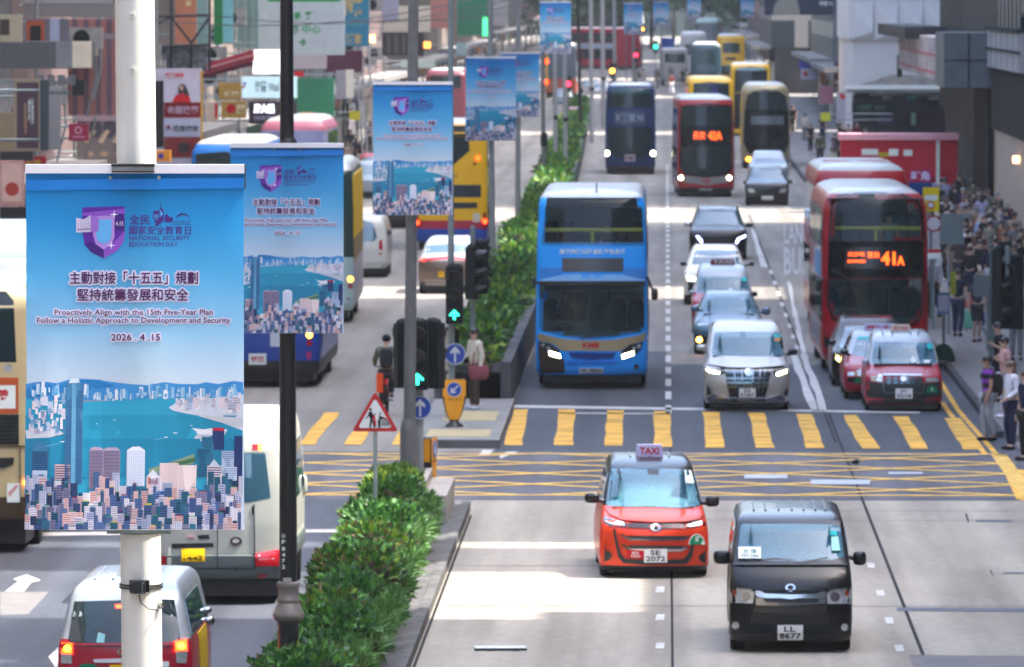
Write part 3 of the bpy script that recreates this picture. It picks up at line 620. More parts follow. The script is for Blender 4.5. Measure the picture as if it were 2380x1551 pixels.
p, q = v.loc(600, 150, 2.9), v.loc(884, 75, 2.9); mb = MB(); mb.prism([(p.x, 1.69), (q.x, 1.69), (q.x - .03, 1.69 + .2), (p.x + .03, 1.69 + .2)], 2.86, 3.02); o = mb.build('roof_sign', LAV, v.root, False)
mb = MB(); mb.text('TAXI', p.x + .07, 1.74, q.x - .07, 1.85, 2.855, bold=.03); mb.build('sign_lettering', REDS, o, False)
for x in (-.3, 0, .3): mb = MB(); mb.box(x - .012, 2.8, 1.70, x + .012, 4.2, 1.718); mb.build('roof_rib', BLK, v.root)
v.under(.3, 4.5, .1, .35, .7); v.wheels((.85, 3.7), .32, .21)
for sg in (-1, 1): v.side('side_window', GLASS, [(1.7, 1.06), (4.35, 1.06), (4.2, 1.5), (2.1, 1.5)], sg)
# ---- silver people carrier
SG = paint('silver_grey', '#b9b7b2', .55)
v = Car('people_carrier', 'silver people carrier with tall dark grille, first at the stop line', 'car', crop(2700, 1250, .27081), 1057, 1467,
  [(.18,.86,.12,4.85),(.25,.905,.03,4.9),(.6,.92,0,4.92),(.88,.915,.05,4.92),(.95,.9,.14,4.92),(1.03,.875,.42,4.9),(1.12,.85,.72,4.88),(1.16,.84,.8,4.86),(1.4,.795,1.25,4.8),(1.64,.755,1.72,4.74),(1.70,.735,1.92,4.7),(1.76,.69,2.25,4.6),(1.80,.6,2.7,4.5)], [BLACK, SG], (.2,), bow=.12, rc=.2)
W_ = [(590,290),(1000,280),(1480,290),(1560,300),(1590,330),(1615,600),(1590,655),(1100,652),(560,636),(535,600),(575,330)]; v.d('windshield', GLASST, W_); v.cut(W_); v.cabin(1.1, 1.16, 1.9, .72, 1.62)
v.d('windscreen_sticker', TEAL, Rr(1465,318,1550,366)); v.d('windscreen_sticker', flat('sticker_orange', '#c08a3a'), Rr(1465,378,1552,420))
for L, E in (([(470,770),(730,810),(740,905),(640,918),(455,852)], [(470,785),(505,848),(655,880),(648,912),(500,880),(458,842)]), ([(1440,815),(1680,790),(1692,862),(1500,938),(1450,905)], [(1495,893),(1680,832),(1690,872),(1500,937)])):
    v.d('headlight', BLACK, L); v.d('running_light', LED, E, 'headlight')
v.d('grille', M('grille_dark', '#15191b', .3, .3), [(730,815),(1080,825),(1440,815),(1400,950),(1330,1255),(800,1255),(740,900)])
GC = M('grille_chrome', '#6c8088', .18, .9)
for i, r in enumerate((885, 975, 1040, 1095)):
    for j, (c, wd) in enumerate(((785, 28), (850, 38), (940, 42), (1070, 68), (1195, 42), (1285, 38), (1350, 28))):
        if i == 0 and j == 3: continue
        v.d('grille_cell', GC, [(c - wd, r - 20), (c + wd, r - 20), (c + wd * .9, r + 16), (c - wd * .9, r + 16)], 'grille')
for x, k in ((870, 30), (985, 15), (1150, -15), (1260, -30), (1330, -40)): v.d('grille_bar', CHROME, [(x - 6, 830), (x + 6, 830), (x + k + 5, 1180), (x + k - 5, 1180)], 'grille')
v.d('emblem', CHROME, Cc(1085, 878, 60, 62)); v.plate(945, 1120, 1187, 1256, 'ZA', '5187')
v.d('chrome_lip', CHROME, [(440,1282),(560,1200),(790,1270),(790,1312),(450,1312)]); v.d('chrome_lip', CHROME, Rr(800,1268,920,1316)); v.d('chrome_lip', CHROME, Rr(1200,1268,1335,1316)); v.d('chrome_lip', CHROME, [(1340,1275),(1560,1215),(1680,1285),(1672,1325),(1340,1312)])
for L in ([(475,1050),(535,1195),(460,1228)], [(1660,1095),(1660,1245),(1590,1212)]): v.d('fog_recess', BLACK, L)
v.d('hood_seam', DARKP, [(470,760),(800,808),(1200,812),(1680,775),(1680,781),(1200,820),(800,816),(470,767)])
v.mirror(308, 476, 470, 562, 1.1, SG, (520, 600)); v.mirror(1668, 540, 1806, 632, 1.1, DARKP, (1640, 620))
v.under(.3, 4.6, .08, .35, .78); v.wheels((.9, 3.8), .34, .22)
for sg in (-1, 1): v.side('side_window', GLASS, [(1.6, 1.16), (4.5, 1.16), (4.4, 1.58), (2.0, 1.58)], sg)
# ---- red and silver taxis
def roof_sign(v, z, y, wd, txt, col, ink, hgt=.14):
    mb = MB(); mb.prism([(-wd, z), (wd, z), (wd - .03, z + hgt), (-wd + .03, z + hgt)], y, y + .16); o = mb.build('roof_sign', col, v.root, False)
    mb = MB(); mb.text(txt, -wd + .07, z + .03, wd - .07, z + hgt - .03, y - .004, bold=.03); mb.build('sign_lettering', ink, o, False); return o
JPN = [(.17,.78,.12,4.3),(.25,.82,.03,4.38),(.55,.826,0,4.4),(.75,.815,.04,4.4),(.81,.80,.16,4.4),(.9,.782,.55,4.38),(.98,.76,.82,4.37),(1.2,.71,1.15,4.33),(1.44,.655,1.48,4.28),(1.5,.635,1.62,4.25),(1.56,.60,1.9,4.2),(1.61,.52,2.3,4.1)]
T4 = crop(3250, 1270, .27726)
def jpn_front(v, U, plate):
    P = lambda L: [U(a, b) for a, b in L]
    W_ = P([(890,348),(1300,350),(1720,360),(1780,600),(1770,665),(1400,672),(1070,660),(850,655),(850,600)]); v.d('windshield', GLASST, W_, raw=True); v.cut(W_, True); v.cabin(1.0, 1.0, 1.75, .62, 1.42)
    for L in ([(805,780),(1005,820),(1005,930),(840,912)], [(1620,830),(1800,800),(1820,920),(1640,932)]): v.d('headlight', CLEAR, P(L), raw=True)
    v.d('bumper', DG, P([(775,905),(835,932),(1005,942),(1315,945),(1620,942),(1825,932),(1858,960),(1858,1180),(1800,1232),(1315,1240),(800,1232),(765,1000)]), raw=True)
    v.d('grille', BLACK, P([(1030,835),(1590,840),(1590,972),(1050,972)]), raw=True)
    for r in (862, 890, 918, 946):
        for c in (1100, 1195, 1290, 1375, 1450, 1535): v.d('grille_dash', GC, P(Rr(c - 30, r - 6, c + 30, r + 6)), 'grille', raw=True)
    v.d('hood_trim', CHROME, P([(1015,802),(1580,816),(1580,838),(1015,832)]), raw=True); v.d('emblem', CHROME, P(Cc(1315, 882, 50, 40)), raw=True)
    v.d('grille_surround', M('trim_grey', '#596468', .3, .5), P([(1005,940),(1032,945),(1042,1055),(1062,1078),(1590,1078),(1610,940),(1628,940),(1602,1096),(1040,1098),(1010,1050)]), raw=True)
    g = [(1720 + 85 * math.cos(a), 1090 - 110 * math.sin(a)) for a in [math.pi * i / 12 for i in range(13)]]
    v.d('seat_badge', GRN, P(g), raw=True)
    a = v.T; v.T = U; v.plate(1196, 1025, 1440, 1170, *plate); v.t('badge_number', STK, '5', 1704, 1015, 1736, 1062, 'seat_badge')
    v.d('windscreen_sticker', TEAL, Cc(1690, 412, 46)); v.d('windscreen_sticker', STK, Cc(1450, 610, 44, 48)); v.d('windscreen_sticker', STK, Rr(1605,612,1690,655)); v.d('wiper', BLACK, [(1060,662),(1400,672),(1400,682),(1060,672)])
    v.d('lower_grille', BLACK, [(1010,1180),(1620,1180),(1600,1215),(1030,1215)])
    v.mirror(708, 600, 822, 684, .95, SILV, (850, 650)); v.mirror(1808, 626, 1926, 716, .95, DARKP, (1780, 670)); v.T = a
    v.under(.3, 4.2, .06, .3, .72); v.wheels((.8, 3.5), .32, .2)
    for sg in (-1, 1): v.side('side_window', GLASS, [(1.35, 1.0), (4.15, 1.0), (4.0, 1.4), (1.75, 1.4)], sg)
v = Car('taxi', 'red and silver taxi with dark bumper, first in the kerb lane', 'taxi', T4, 1315, 1367, JPN, [BLACK, RED, SILV], (.18, 1.0), group='red and silver taxis')
jpn_front(v, T4, ('JC', '5018')); roof_sign(v, 1.62, 2.7, .22, '的士 TAXI', flat('sign_beige', '#d8c4b4'), REDS)
for x in (-.4, -.2, .2, .36): mb = MB(); mb.box(x - .015, 2.0, 1.6, x + .015, 3.9, 1.628); mb.build('roof_rib', SILV, v.root)
T7 = crop(2680, 780, .43204)
k7 = (88.1 / S / .27726) / (108.5 / S / .27726)
gy7 = 775.0; x7 = 1680.7
def U7(a, b):
    ax, ay = T4(a, b); cx_, cy_ = T4(1315, 1367); return (x7 + (ax - cx_) * k7, gy7 + (ay - cy_) * k7)
v = Car('taxi', 'taxi with dark red roof sign, half hidden behind the blue grey saloon', 'taxi', V0, x7, gy7, [(z * 1.07, *r) for z, *r in JPN], [BLACK, RED, SILV], (.18, 1.08), group='red and silver taxis')
jpn_front(v, U7, ('MK', '2206')); roof_sign(v, 1.73, 2.6, .33, 'TAXI', flat('sign_dark_red', '#7a2026'), STK)
SED = [(.16,.78,.12,4.6),(.24,.84,.03,4.68),(.5,.85,0,4.7),(.68,.845,.05,4.7),(.76,.83,.2,4.69),(.86,.80,.75,4.66),(.95,.775,1.15,4.6),(1.15,.70,1.55,4.4),(1.33,.62,1.95,4.1),(1.39,.59,2.12,3.9),(1.43,.52,2.4,3.7)]
v = Car('taxi', 'older red saloon taxi behind the first taxi in the kerb lane', 'taxi', T4, 1008, 1192, SED, [BLACK, RED, SILV], (.18, .98), group='red and silver taxis')
v.d('windshield', GLASS, [(640,268),(1000,262),(1350,270),(1420,520),(1400,555),(1000,562),(590,552),(570,520)]); v.d('headlight', CLEAR, [(522,730),(722,742),(722,842),(500,842)])
v.d('indicator', flat('amber_pale', '#c98a50'), Rr(600,785,650,840), 'headlight'); v.d('grille', BLACK, [(725,745),(1270,745),(1270,840),(725,842)]); v.d('bumper', DARKP, [(500,868),(1010,860),(1500,868),(1510,940),(1010,946),(490,940)])
v.d('seat_badge', GRN, [(600,950),(612,890),(660,862),(715,890),(720,950)]); v.d('windscreen_sticker', TEAL, Rr(650,275,830,315)); roof_sign(v, 1.43, 2.6, .36, '的士', LAV, REDS)
v.mirror(395, 460, 520, 535, 1.1, BLK, (545, 540)); v.under(.3, 4.4, .06, .3, .74); v.wheels((.85, 3.6), .31, .2); v.d('number_plate', PLW, Rr(920,970,1090,1060))
for sg in (-1, 1): v.side('side_window', GLASS, [(1.6, .98), (4.2, .98), (3.9, 1.3), (2.0, 1.3)], sg)
v = Car('black_car', 'black car with one yellow white lit headlight in front of the red double decker', 'car', T4, 830, 1002, [(.16,.82,.12,4.6),(.24,.86,.03,4.68),(.55,.875,0,4.7),(.72,.87,.06,4.7),(.8,.85,.22,4.69),(.92,.82,.85,4.66),(1.02,.79,1.2,4.6),(1.2,.72,1.6,4.4),(1.4,.64,2.0,4.2),(1.46,.61,2.15,4.1),(1.5,.54,2.5,3.9)], [BLACK, BLK], (.18,))
v.d('windshield', GLASS, [(470,145),(830,138),(1190,150),(1290,400),(1270,465),(830,470),(400,462),(380,420)]); v.d('roof_panel', SILV, [(455,128),(830,120),(1180,130),(1190,142),(830,136),(462,142)])
v.d('headlight', DARKP, [(322,520),(380,560),(470,590),(460,650),(380,645),(325,600)]); v.d('running_light', lamp('led_yellow', '#ffe45a', 7), [(335,530),(368,560),(380,595),(460,605),(452,640),(385,635),(338,600)], 'headlight')
v.d('grille', BLACK, [(560,600),(1100,600),(1060,760),(600,760)]); v.d('headlight', CLEAR, [(1340,520),(1280,560),(1200,590),(1210,650),(1290,645),(1335,600)]); v.mirror(230, 320, 340, 400, 1.2, BLK, (400, 440)); v.under(.3, 4.4, .06, .3, .76); v.wheels((.85, 3.6), .33, .2)
# ---- middle lane queue
SB = paint('blue_grey', '#5c7280', .5)
v = Car('saloon_car', 'blue grey saloon with an amber fog light glowing, behind the silver people carrier', 'car', T7, 545, 1482, [(.17,.80,.12,4.55),(.25,.86,.02,4.6),(.55,.875,0,4.62),(.72,.868,.06,4.62),(.79,.85,.22,4.6),(.9,.81,.85,4.58),(1.0,.775,1.15,4.55),(1.2,.69,1.55,4.4),(1.38,.60,1.98,4.2),(1.43,.575,2.12,4.1),(1.47,.5,2.5,3.9)], [BLACK, SB], (.2,), bow=.16)
W_ = [(345,938),(540,932),(735,940),(792,1000),(818,1085),(545,1090),(283,1078),(300,1040)]; v.d('windshield', GLASST, W_); v.cut(W_); v.cabin(1.35, .98, 2.0, .62, 1.34)
for L in ([(248,1150),(330,1172),(362,1215),(262,1208)], [(842,1150),(760,1172),(728,1215),(828,1208)]): v.d('headlight', CLEAR, L)
v.d('grille', BLACK, [(370,1220),(720,1220),(690,1310),(400,1310)]); v.d('bumper_intake', BLACK, [(232,1290),(380,1320),(700,1320),(850,1290),(850,1400),(700,1430),(380,1430),(232,1400)])
v.d('fog_light', lamp('fog_amber', '#ff9a28', 14), Cc(270, 1340, 24)); v.d('number_plate', PLW, Rr(480,1330,620,1375))
v.mirror(190, 1022, 266, 1082, 1.05, SB, (300, 1070)); v.mirror(848, 1040, 930, 1112, 1.05, SB, (812, 1080)); v.under(.3, 4.3, .06, .3, .76); v.wheels((.85, 3.55), .33, .21)
WS = paint('pearl', '#dcd8cc', .1)
v = Car('white_suv', 'white sport utility car with glowing headlight, behind the half hidden red taxi', 'car', T7, 420, 1022, [(.2,.86,.12,4.6),(.3,.9,.02,4.7),(.7,.92,0,4.72),(.88,.91,.05,4.72),(.96,.89,.2,4.7),(1.06,.85,.75,4.68),(1.14,.82,.95,4.66),(1.35,.74,1.35,4.6),(1.52,.66,1.75,4.5),(1.58,.62,1.9,4.45),(1.63,.55,2.3,4.3)], [BLACK, WS], (.3,))
v.d('windshield', GLASS, [(235,512),(430,506),(620,515),(665,600),(660,645),(420,650),(200,642),(205,620)])
for L in ([(150,738),(200,740),(250,765),(248,800),(155,800)], [(690,738),(640,740),(592,765),(595,800),(688,800)]): v.d('headlight', BLACK, L, None)
v.d('running_light', LED, [(155,742),(205,752),(245,772),(240,796),(160,790)], 'headlight'); v.d('grille', BLACK, [(280,790),(560,790),(530,900),(310,900)]); v.d('fog_recess', BLACK, [(165,810),(245,815),(230,900),(165,900)])
v.mirror(90, 616, 152, 656, 1.0, BLK, (185, 650)); v.mirror(733, 616, 780, 660, 1.0, BLK, (690, 650)); v.under(.3, 4.4, .1, .35, .8); v.wheels((.9, 3.7), .36, .23)
v = Car('black_suv', 'black sport utility car with roof rails, last in the middle lane queue', 'car', T7, 445, 602, [(.2,.9,.12,4.8),(.3,.95,.02,4.9),(.75,.975,0,4.92),(.92,.965,.06,4.92),(1.0,.94,.22,4.9),(1.1,.9,.8,4.88),(1.19,.86,1.0,4.86),(1.4,.79,1.4,4.8),(1.6,.72,1.8,4.7),(1.66,.7,1.95,4.65),(1.71,.62,2.3,4.5)], [BLACK, BLK], (.3,))
v.d('windshield', GLASS, [(245,135),(440,128),(650,138),(672,250),(665,282),(440,272),(225,280),(230,250)]); v.d('grille', BLACK, [(300,392),(590,392),(560,470),(330,470)])
for L in ([(238,382),(262,380),(298,420),(296,452),(272,425)], [(602,445),(622,405),(698,368),(698,388),(642,412),(618,452)]): v.d('running_light', lamp('led_blue', '#b9c4ff', 2.2), L)
for sg in (-1, 1): mb = MB(); mb.tube([(sg * .68, 1.9, 1.69), (sg * .68, 2.1, 1.76), (sg * .68, 4.2, 1.76), (sg * .68, 4.4, 1.69)], .025, 6); mb.build('roof_rail', CHROME, v.root)
v.mirror(130, 250, 200, 292, 1.05, CHROME, (225, 290)); v.mirror(698, 262, 760, 300, 1.05, DARKP, (672, 290)); v.under(.3, 4.6, .1, .35, .85); v.wheels((.95, 3.85), .38, .24); v.d('number_plate', PLW, Rr(385,490,505,530))
v = Car('black_car', 'black car in the kerb lane, in front of the beige double decker', 'car', V0, 1783.5, 478, [(.18,.85,.12,4.6),(.28,.9,.02,4.68),(.65,.92,0,4.7),(.85,.91,.05,4.7),(.93,.89,.2,4.68),(1.03,.85,.75,4.66),(1.1,.82,.95,4.64),(1.3,.75,1.3,4.6),(1.5,.67,1.7,4.5),(1.56,.63,1.85,4.4),(1.6,.55,2.2,4.2)], [BLACK, BLK], (.25,))
v.d('windshield', GLASS, [(1750,394),(1783,392),(1818,394),(1828,420),(1783,423),(1740,420)]); v.d('headlight', CLEAR, [(1737,437),(1752,440),(1756,449),(1740,447)]); v.d('headlight', CLEAR, [(1829,437),(1814,440),(1810,449),(1826,447)]); v.d('number_plate', PLW, Rr(1770,456,1797,465)); v.mirror(1727, 420, 1738, 428, 1.0, BLK, (1745, 424)); v.mirror(1829, 418, 1842, 427, 1.0, BLK, (1822, 424)); v.under(.3, 4.4, .06, .3, .8); v.wheels((.9, 3.6), .33, .22)
v = Car('silver_car', 'silver car in the kerb lane partly hidden by the black car in front of it', 'car', V0, 1787, 432, [(.18,.85,.12,4.6),(.28,.92,.02,4.68),(.65,.94,0,4.7),(.85,.93,.05,4.7),(.93,.9,.2,4.68),(1.03,.86,.75,4.66),(1.1,.83,.95,4.64),(1.3,.76,1.3,4.6),(1.5,.68,1.7,4.5),(1.58,.6,2.0,4.4)], [BLACK, SILV], (.25,))
v.d('windshield', GLASS, [(1757,368),(1787,366),(1818,368),(1825,386),(1787,388),(1748,386)]); v.d('headlight', AMBER, Cc(1740, 371, 4)); v.under(.3, 4.4, .06, .3, .8); v.wheels((.9, 3.6), .33, .22)
# ================================================================== DOUBLE DECKERS AND LEFT CARRIAGEWAY
def bus_common(v, L=12.0, floors=((1.15, 2.15), (2.85, 3.85)), wmat=None, y0=1.6):
    if getattr(v, 'open', 0):
        wmat = BGLASST; bm = bmesh.new(); bm.from_mesh(v.body.data); k = [f for f in bm.faces if abs(f.calc_center_median().x) > 1.0 and abs(f.normal.x) > .7 and y0 < f.calc_center_median().y < L - .8 and any(a + .06 < f.calc_center_median().z < b - .06 for a, b in floors)]
        bmesh.ops.delete(bm, geom=k, context='FACES'); bm.to_mesh(v.body.data); bm.free()
    for sg in (-1, 1):
        for a, b in floors:
            n = 6; st = (L - y0 - .7) / n
            for i in range(n): v.side('side_window', wmat or BGLASS, [(y0 + i * st, a), (y0 + (i + 1) * st - .1, a), (y0 + (i + 1) * st - .1, b), (y0 + i * st, b)], sg)
    v.under(.4, L - .3, .14, .5, 1.1); v.wheels((2.6, L - 3.2), .48, .3, .06)
def bl(wb=1.25, h=4.4, top=1.12, L=11.3, lean=.4, base=.3):
    return [(base,wb-.04,.12,L-.1),(base+.12,wb-.01,.04,L),(.9,wb,0,L),(1.3,wb,.02,L),(2.4,wb-.005,.12*lean/.4,L),(3.1,wb-.015,.2*lean/.4,L),(h-.4,wb-.05,lean*.8,L-.05),(h-.16,top+.03,lean*1.15,L-.15),(h-.06,top-.08,lean*1.7,L-.3),(h,top-.3,lean*2.6,L-.6)]
BLUE = paint('bus_blue', '#1ca4ff'); BEI = paint('beige', '#a8946c', .3); BUSRED = paint('bus_red', '#a5101f'); BROWN = paint('brown', '#4a3a26', .3); HAND = flat('handrail_yellow', '#d6d23a', .4)
ORL = lamp('led_orange', '#ff5010', .8); ROOFW = paint('roof_white', '#b4b4b0'); NAVY = M('paint_navy', '#0a2a58', rough=.4, var=.1, ior=1.3); YBUS = paint('bus_yellow', '#f2b800'); DARKBAND = M('gloss_dark', '#0a0e10', .2, var=.2, ior=1.25)
# ---- blue bus in the median lane
T = crop(2100, 700, .58031)
v = Car('double_decker_bus', 'bright blue double decker with beige band and white headlights, in the lane by the median', 'bus', T, 458, 1478,
  [(.32,1.2,.14,11.8),(.42,1.245,.06,11.95),(.8,1.262,0,12),(1.2,1.265,.02,12),(2.4,1.25,.13,12),(3.2,1.235,.2,12),(4.15,1.195,.4,11.95),(4.3,1.165,.52,11.9),(4.37,1.10,.8,11.7),(4.41,.95,1.3,11.4)], [BLACK, BLUE, ROOFW], (.36, 4.31), rc=.2, bow=.14)
A_ = [(98,735),(460,732),(828,735),(825,1060),(790,1090),(600,1120),(420,1128),(250,1110),(120,1080),(98,1050)]; B_ = [(145,152),(470,146),(800,156),(822,470),(820,488),(460,490),(115,484),(112,470)]
def bus_inside(v, A_, B_, rl, rp, seats=None):
    v.open = 1; v.d('lower_windscreen', BGLASST, A_); v.d('upper_windscreen', BGLASST, B_); v.cut(A_); v.cut(B_); v.deck(2.5, 4.1, .55, 1.12, 7, seats); v.deck(.75, 2.2, .5, 1.14, 5, SEATM)
    p, q = v.loc(*rl[0], .8), v.loc(*rl[1], .8); a, b = v.loc(*rp[0], .8), v.loc(*rp[1], .8); mb = MB(); mb.tube([p, q], .045, 8); mb.tube([a, b], .04, 8); mb.build('handrail', HAND, v.root)
    mb = MB(); mb.box(-1.1, .35, .8, 1.1, .75, 1.28); mb.build('dashboard', flat('dash_teal', '#3a5f62'), v.root, False); mb = MB(); mb.box(-.12, 1.1, .8, -.04, 1.2, 2.2); mb.box(-.12, 1.1, 1.2, -1.1, 1.16, 1.5); mb.box(.35, 1.3, .8, .42, 1.4, 2.2); mb.build('cab_partition', flat('partition_grey', '#707a7c'), v.root, False)
    mb = MB(); mb.tube([(-.62 + .23 * math.cos(t_), .72 + .1 * math.sin(t_), 1.32 + .14 * math.sin(t_)) for t_ in [2 * math.pi * i / 18 for i in range(19)]], .018, 6); mb.build('steering_wheel', BLACK, v.root)
    mb = MB(); mb.box(-.5, 10.7, 3.2, .5, 10.78, 3.9); mb.build('rear_pane', flat('daylight_pale', '#c4d0d0'), v.root, False)  # pale opaque panel stands in for daylight through the rear window
bus_inside(v, A_, B_, ((128,380),(810,380)), ((464,382),(464,480)))
v.d('windscreen_frame', BLACK, [(98,732),(828,732),(828,762),(460,752),(98,762)])
v.d('livery_fade', flat('livery_pale', '#8cc4f0'), [(100,722),(250,690),(460,684),(690,690),(826,722),(826,731),(100,731)]); v.d('livery_fade', flat('livery_mid', '#3d8ad4'), [(102,640),(252,636),(252,690),(100,722)]); v.d('livery_fade', MATS['flat_livery_mid'], [(678,636),(826,640),(826,722),(678,690)])
v.d('destination_panel', flat('panel_grey', '#4c5052', .2), [(255,572),(678,573),(676,668),(255,668)])
v.t('livery_lettering', STK, '香港海濱公園 創新綠色生活', 236, 510, 690, 546, None, .03); v.t('livery_lettering', BLUE, '長隆·石壁', 385, 684, 545, 710, None, .03)
v.d('beige_band', BEI, [(95,1092),(250,1128),(420,1142),(600,1137),(790,1105),(828,1080),(828,1140),(720,1172),(655,1214),(255,1212),(185,1160),(72,1138)])
v.d('brown_corner', BROWN, [(70,1142),(105,1155),(180,1240),(268,1274),(274,1362),(72,1366)])
for L, E, cs in (([(95,1148),(170,1160),(230,1202),(256,1266),(200,1264),(140,1222)], [(163,1212),(240,1236),(244,1264),(165,1242)], ((122,1172),(160,1194))), ([(814,1152),(802,1200),(742,1250),(655,1274),(665,1215),(720,1170)], [(666,1240),(748,1214),(752,1240),(670,1268)], ((786,1178),(750,1196)))):
    v.d('headlight', BLACK, L); v.d('running_light', LED, E, 'headlight')
    for c in cs: v.d('bulb', CLEAR, Cc(*c, 13), 'headlight')
v.t('operator_lettering', REDS, 'KMB', 396, 1156, 512, 1192, None, .04); v.d('painted_groove', flat('groove_shade_blue', '#0a3f8a', .3), [(300,1224),(625,1226),(605,1262),(460,1272),(325,1260)]); v.d('painted_groove', flat('crease_highlight_blue', '#2d86e0', .3), [(280,1284),(640,1286),(640,1298),(280,1300)])  # groove shade and crease highlight painted in darker and lighter blue
v.plate(372, 1330, 538, 1367, 'VL 2220', None); v.d('tow_cover', BLACK, Cc(766, 1322, 18)); v.mirror(868, 780, 916, 866, .1, BLACK, (840, 700)); v.mirror(48, 700, 70, 780, .1, BLACK, (96, 740))
mb = MB(); mb.cyl((.1, 1.2, 4.38), (.1, 1.2, 4.62), .02, .012, 6); mb.build('aerial', BLACK, v.root); v.d('wiper', BLACK, [(380,1120),(560,1085),(760,1060),(762,1068),(562,1096),(385,1130)])
bus_common(v, 12)
# ---- red 41A and the red bus behind it
T = crop(3180, 620, .56725)
def red_bus(v, U=None):
    for P_ in ([(236,606),(570,612),(903,600),(914,866),(570,862),(228,868)], [(248,335),(290,285),(300,293),(264,332),(240,606),(232,606)], [(290,285),(400,262),(560,257),(750,272),(860,312),(898,370),(880,378),(848,322),(740,284),(560,268),(420,273),(300,293)], [(898,370),(917,600),(902,600),(880,378)], [(222,868),(230,868),(234,1050),(272,1150),(340,1200),(340,1210),(260,1160),(222,1060)], [(919,866),(905,1120),(860,1190),(800,1210),(800,1200),(862,1170),(906,1085),(912,866)], [(340,1200),(800,1200),(800,1211),(340,1211)]): v.d('front_glazing', DARKBAND, P_)
    bus_inside(v, [(228,868),(570,862),(914,866),(908,1085),(862,1170),(800,1200),(340,1200),(272,1150),(232,1050)], [(264,332),(300,293),(420,273),(560,268),(740,284),(848,322),(880,378),(902,600),(570,612),(238,606)], ((250,516),(902,519)), ((570,518),(570,608)), flat('seat_teal', '#4a6a70', .9))
v = Car('double_decker_bus', 'red double decker with orange 41A route display, leading in the kerb lane', 'bus', T, 566, 1541, [(.3,1.2,.18,11.8),(.45,1.24,.04,11.95),(1.0,1.25,0,12),(2.3,1.245,.1,12),(3.1,1.24,.18,12),(3.85,1.215,.36,12),(4.08,1.16,.5,11.9),(4.2,1.06,.72,11.8),(4.28,.9,1.05,11.6),(4.33,.7,1.6,11.3)], [BLACK, BUSRED, ROOFW], (.34, 4.17), math.radians(.55), bow=.24, rc=.22)
red_bus(v)
v.d('route_display', flat('display_black', '#1a1d20', .2), Rr(345,650,790,800), 'front_glazing', off=.05); v.t('display_digits', ORL, '41', 606, 682, 706, 776, 'front_glazing', .03, .064); v.t('display_digits', ORL, 'A', 718, 712, 770, 778, 'front_glazing', .03, .064); v.t('display_text', ORL, '尖沙咀', 372, 684, 490, 716, 'front_glazing', .02, .064); v.t('display_text', ORL, 'EXPRESS', 370, 740, 495, 760, 'front_glazing', .03, .064); v.t('display_text', ORL, '東', 508, 682, 550, 728, 'front_glazing', .02, .064); v.t('display_text', ORL, '站', 555, 682, 594, 728, 'front_glazing', .02, .064)
v.d('destination_glass', DARKBAND, [(228,625),(570,628),(914,622),(914,640),(228,640)]); v.d('wiper', BLACK, [(260,800),(400,880),(560,885),(560,895),(395,890),(255,812)])
for L in ([(200,1280),(240,1290),(270,1370),(250,1400),(205,1340)], [(925,1280),(890,1290),(860,1370),(880,1400),(920,1340)]): v.d('headlight', BLACK, L); 
v.mirror(142, 868, 188, 966, .3, BLACK, (205, 860)); bus_common(v, 12)
v.side('advert_panel', flat('advert_grey', '#8b8d92'), [(1.8, .55), (9, .55), (9, 1.1), (1.8, 1.1)], -1); v.side('advert_panel', flat('advert_blue', '#7fa8d0'), [(1.6, 2.2), (6.5, 2.2), (6.5, 2.8), (1.6, 2.8)], -1)
v = Car('double_decker_bus', 'second red double decker with red marks on its white roof, directly behind the first', 'bus', V0, 2003, 776, bl(1.25, 4.42, 1.1), [BLACK, BUSRED, ROOFW], (.34, 4.2), math.radians(.5), bow=.2)
v.d('upper_windscreen', DARKBAND, [(1900,455),(2003,448),(2105,455),(2108,520),(1898,520)]); bus_common(v)
for a in (-.5, .45): mb = MB(); mb.box(a - .35, 5.2, 4.4, a + .35, 6.6, 4.437); mb.build('roof_marking', flat('faded_red', '#b98084'), v.root)
# ---- red 42A, navy, beige, yellow
v = Car('double_decker_bus', 'dark red double decker with orange 42A route display and round headlights', 'bus', V0, 1641.5, 459, bl(1.25, 4.46, 1.15), [BLACK, BUSRED, ROOFW], (.42, 4.34), math.radians(1.3), bow=.2)
v.d('front_glazing', DARKBAND, [(1583,246),(1641,240),(1701,246),(1706,330),(1704,390),(1690,408),(1641,413),(1593,408),(1580,390),(1577,330)]); v.d('upper_windscreen', BGLASS, [(1586,249),(1641,243),(1698,249),(1702,292),(1582,292)], 'front_glazing'); v.d('lower_windscreen', BGLASS, [(1582,340),(1702,340),(1700,388),(1688,404),(1641,408),(1596,404),(1584,388)], 'front_glazing')
v.t('display_digits', ORL, '42A', 1646, 306, 1678, 325, 'front_glazing', .02); v.t('display_text', ORL, '長安', 1611, 306, 1639, 324, 'front_glazing', 0)
v.d('grey_band', flat('band_grey', '#8f8a88'), [(1586,408),(1641,414),(1697,408),(1694,424),(1641,431),(1590,424)]); v.t('operator_lettering', REDS, 'KMB', 1630, 417, 1652, 425, None, .05)
for x in (1582.5, 1695): v.d('headlight', BLACK, Cc(x, 413, 9)); v.d('bulb', LED, Cc(x, 413.5, 5.5), 'headlight')
v.plate(1625, 439, 1655, 448, 'RV 4276', None); bus_common(v); v.side('advert_panel', flat('advert_mauve', '#7c7684'), [(1.2, .6), (10, .6), (10, 3.9), (1.2, 3.9)], -1, .006)
v = Car('double_decker_bus', 'dark navy double decker with two round white headlights, next to the median planting', 'bus', V0, 1465, 406, bl(1.25, 4.5, 1.12), [BLACK, NAVY, ROOFW], (.36, 4.42), bow=.2)
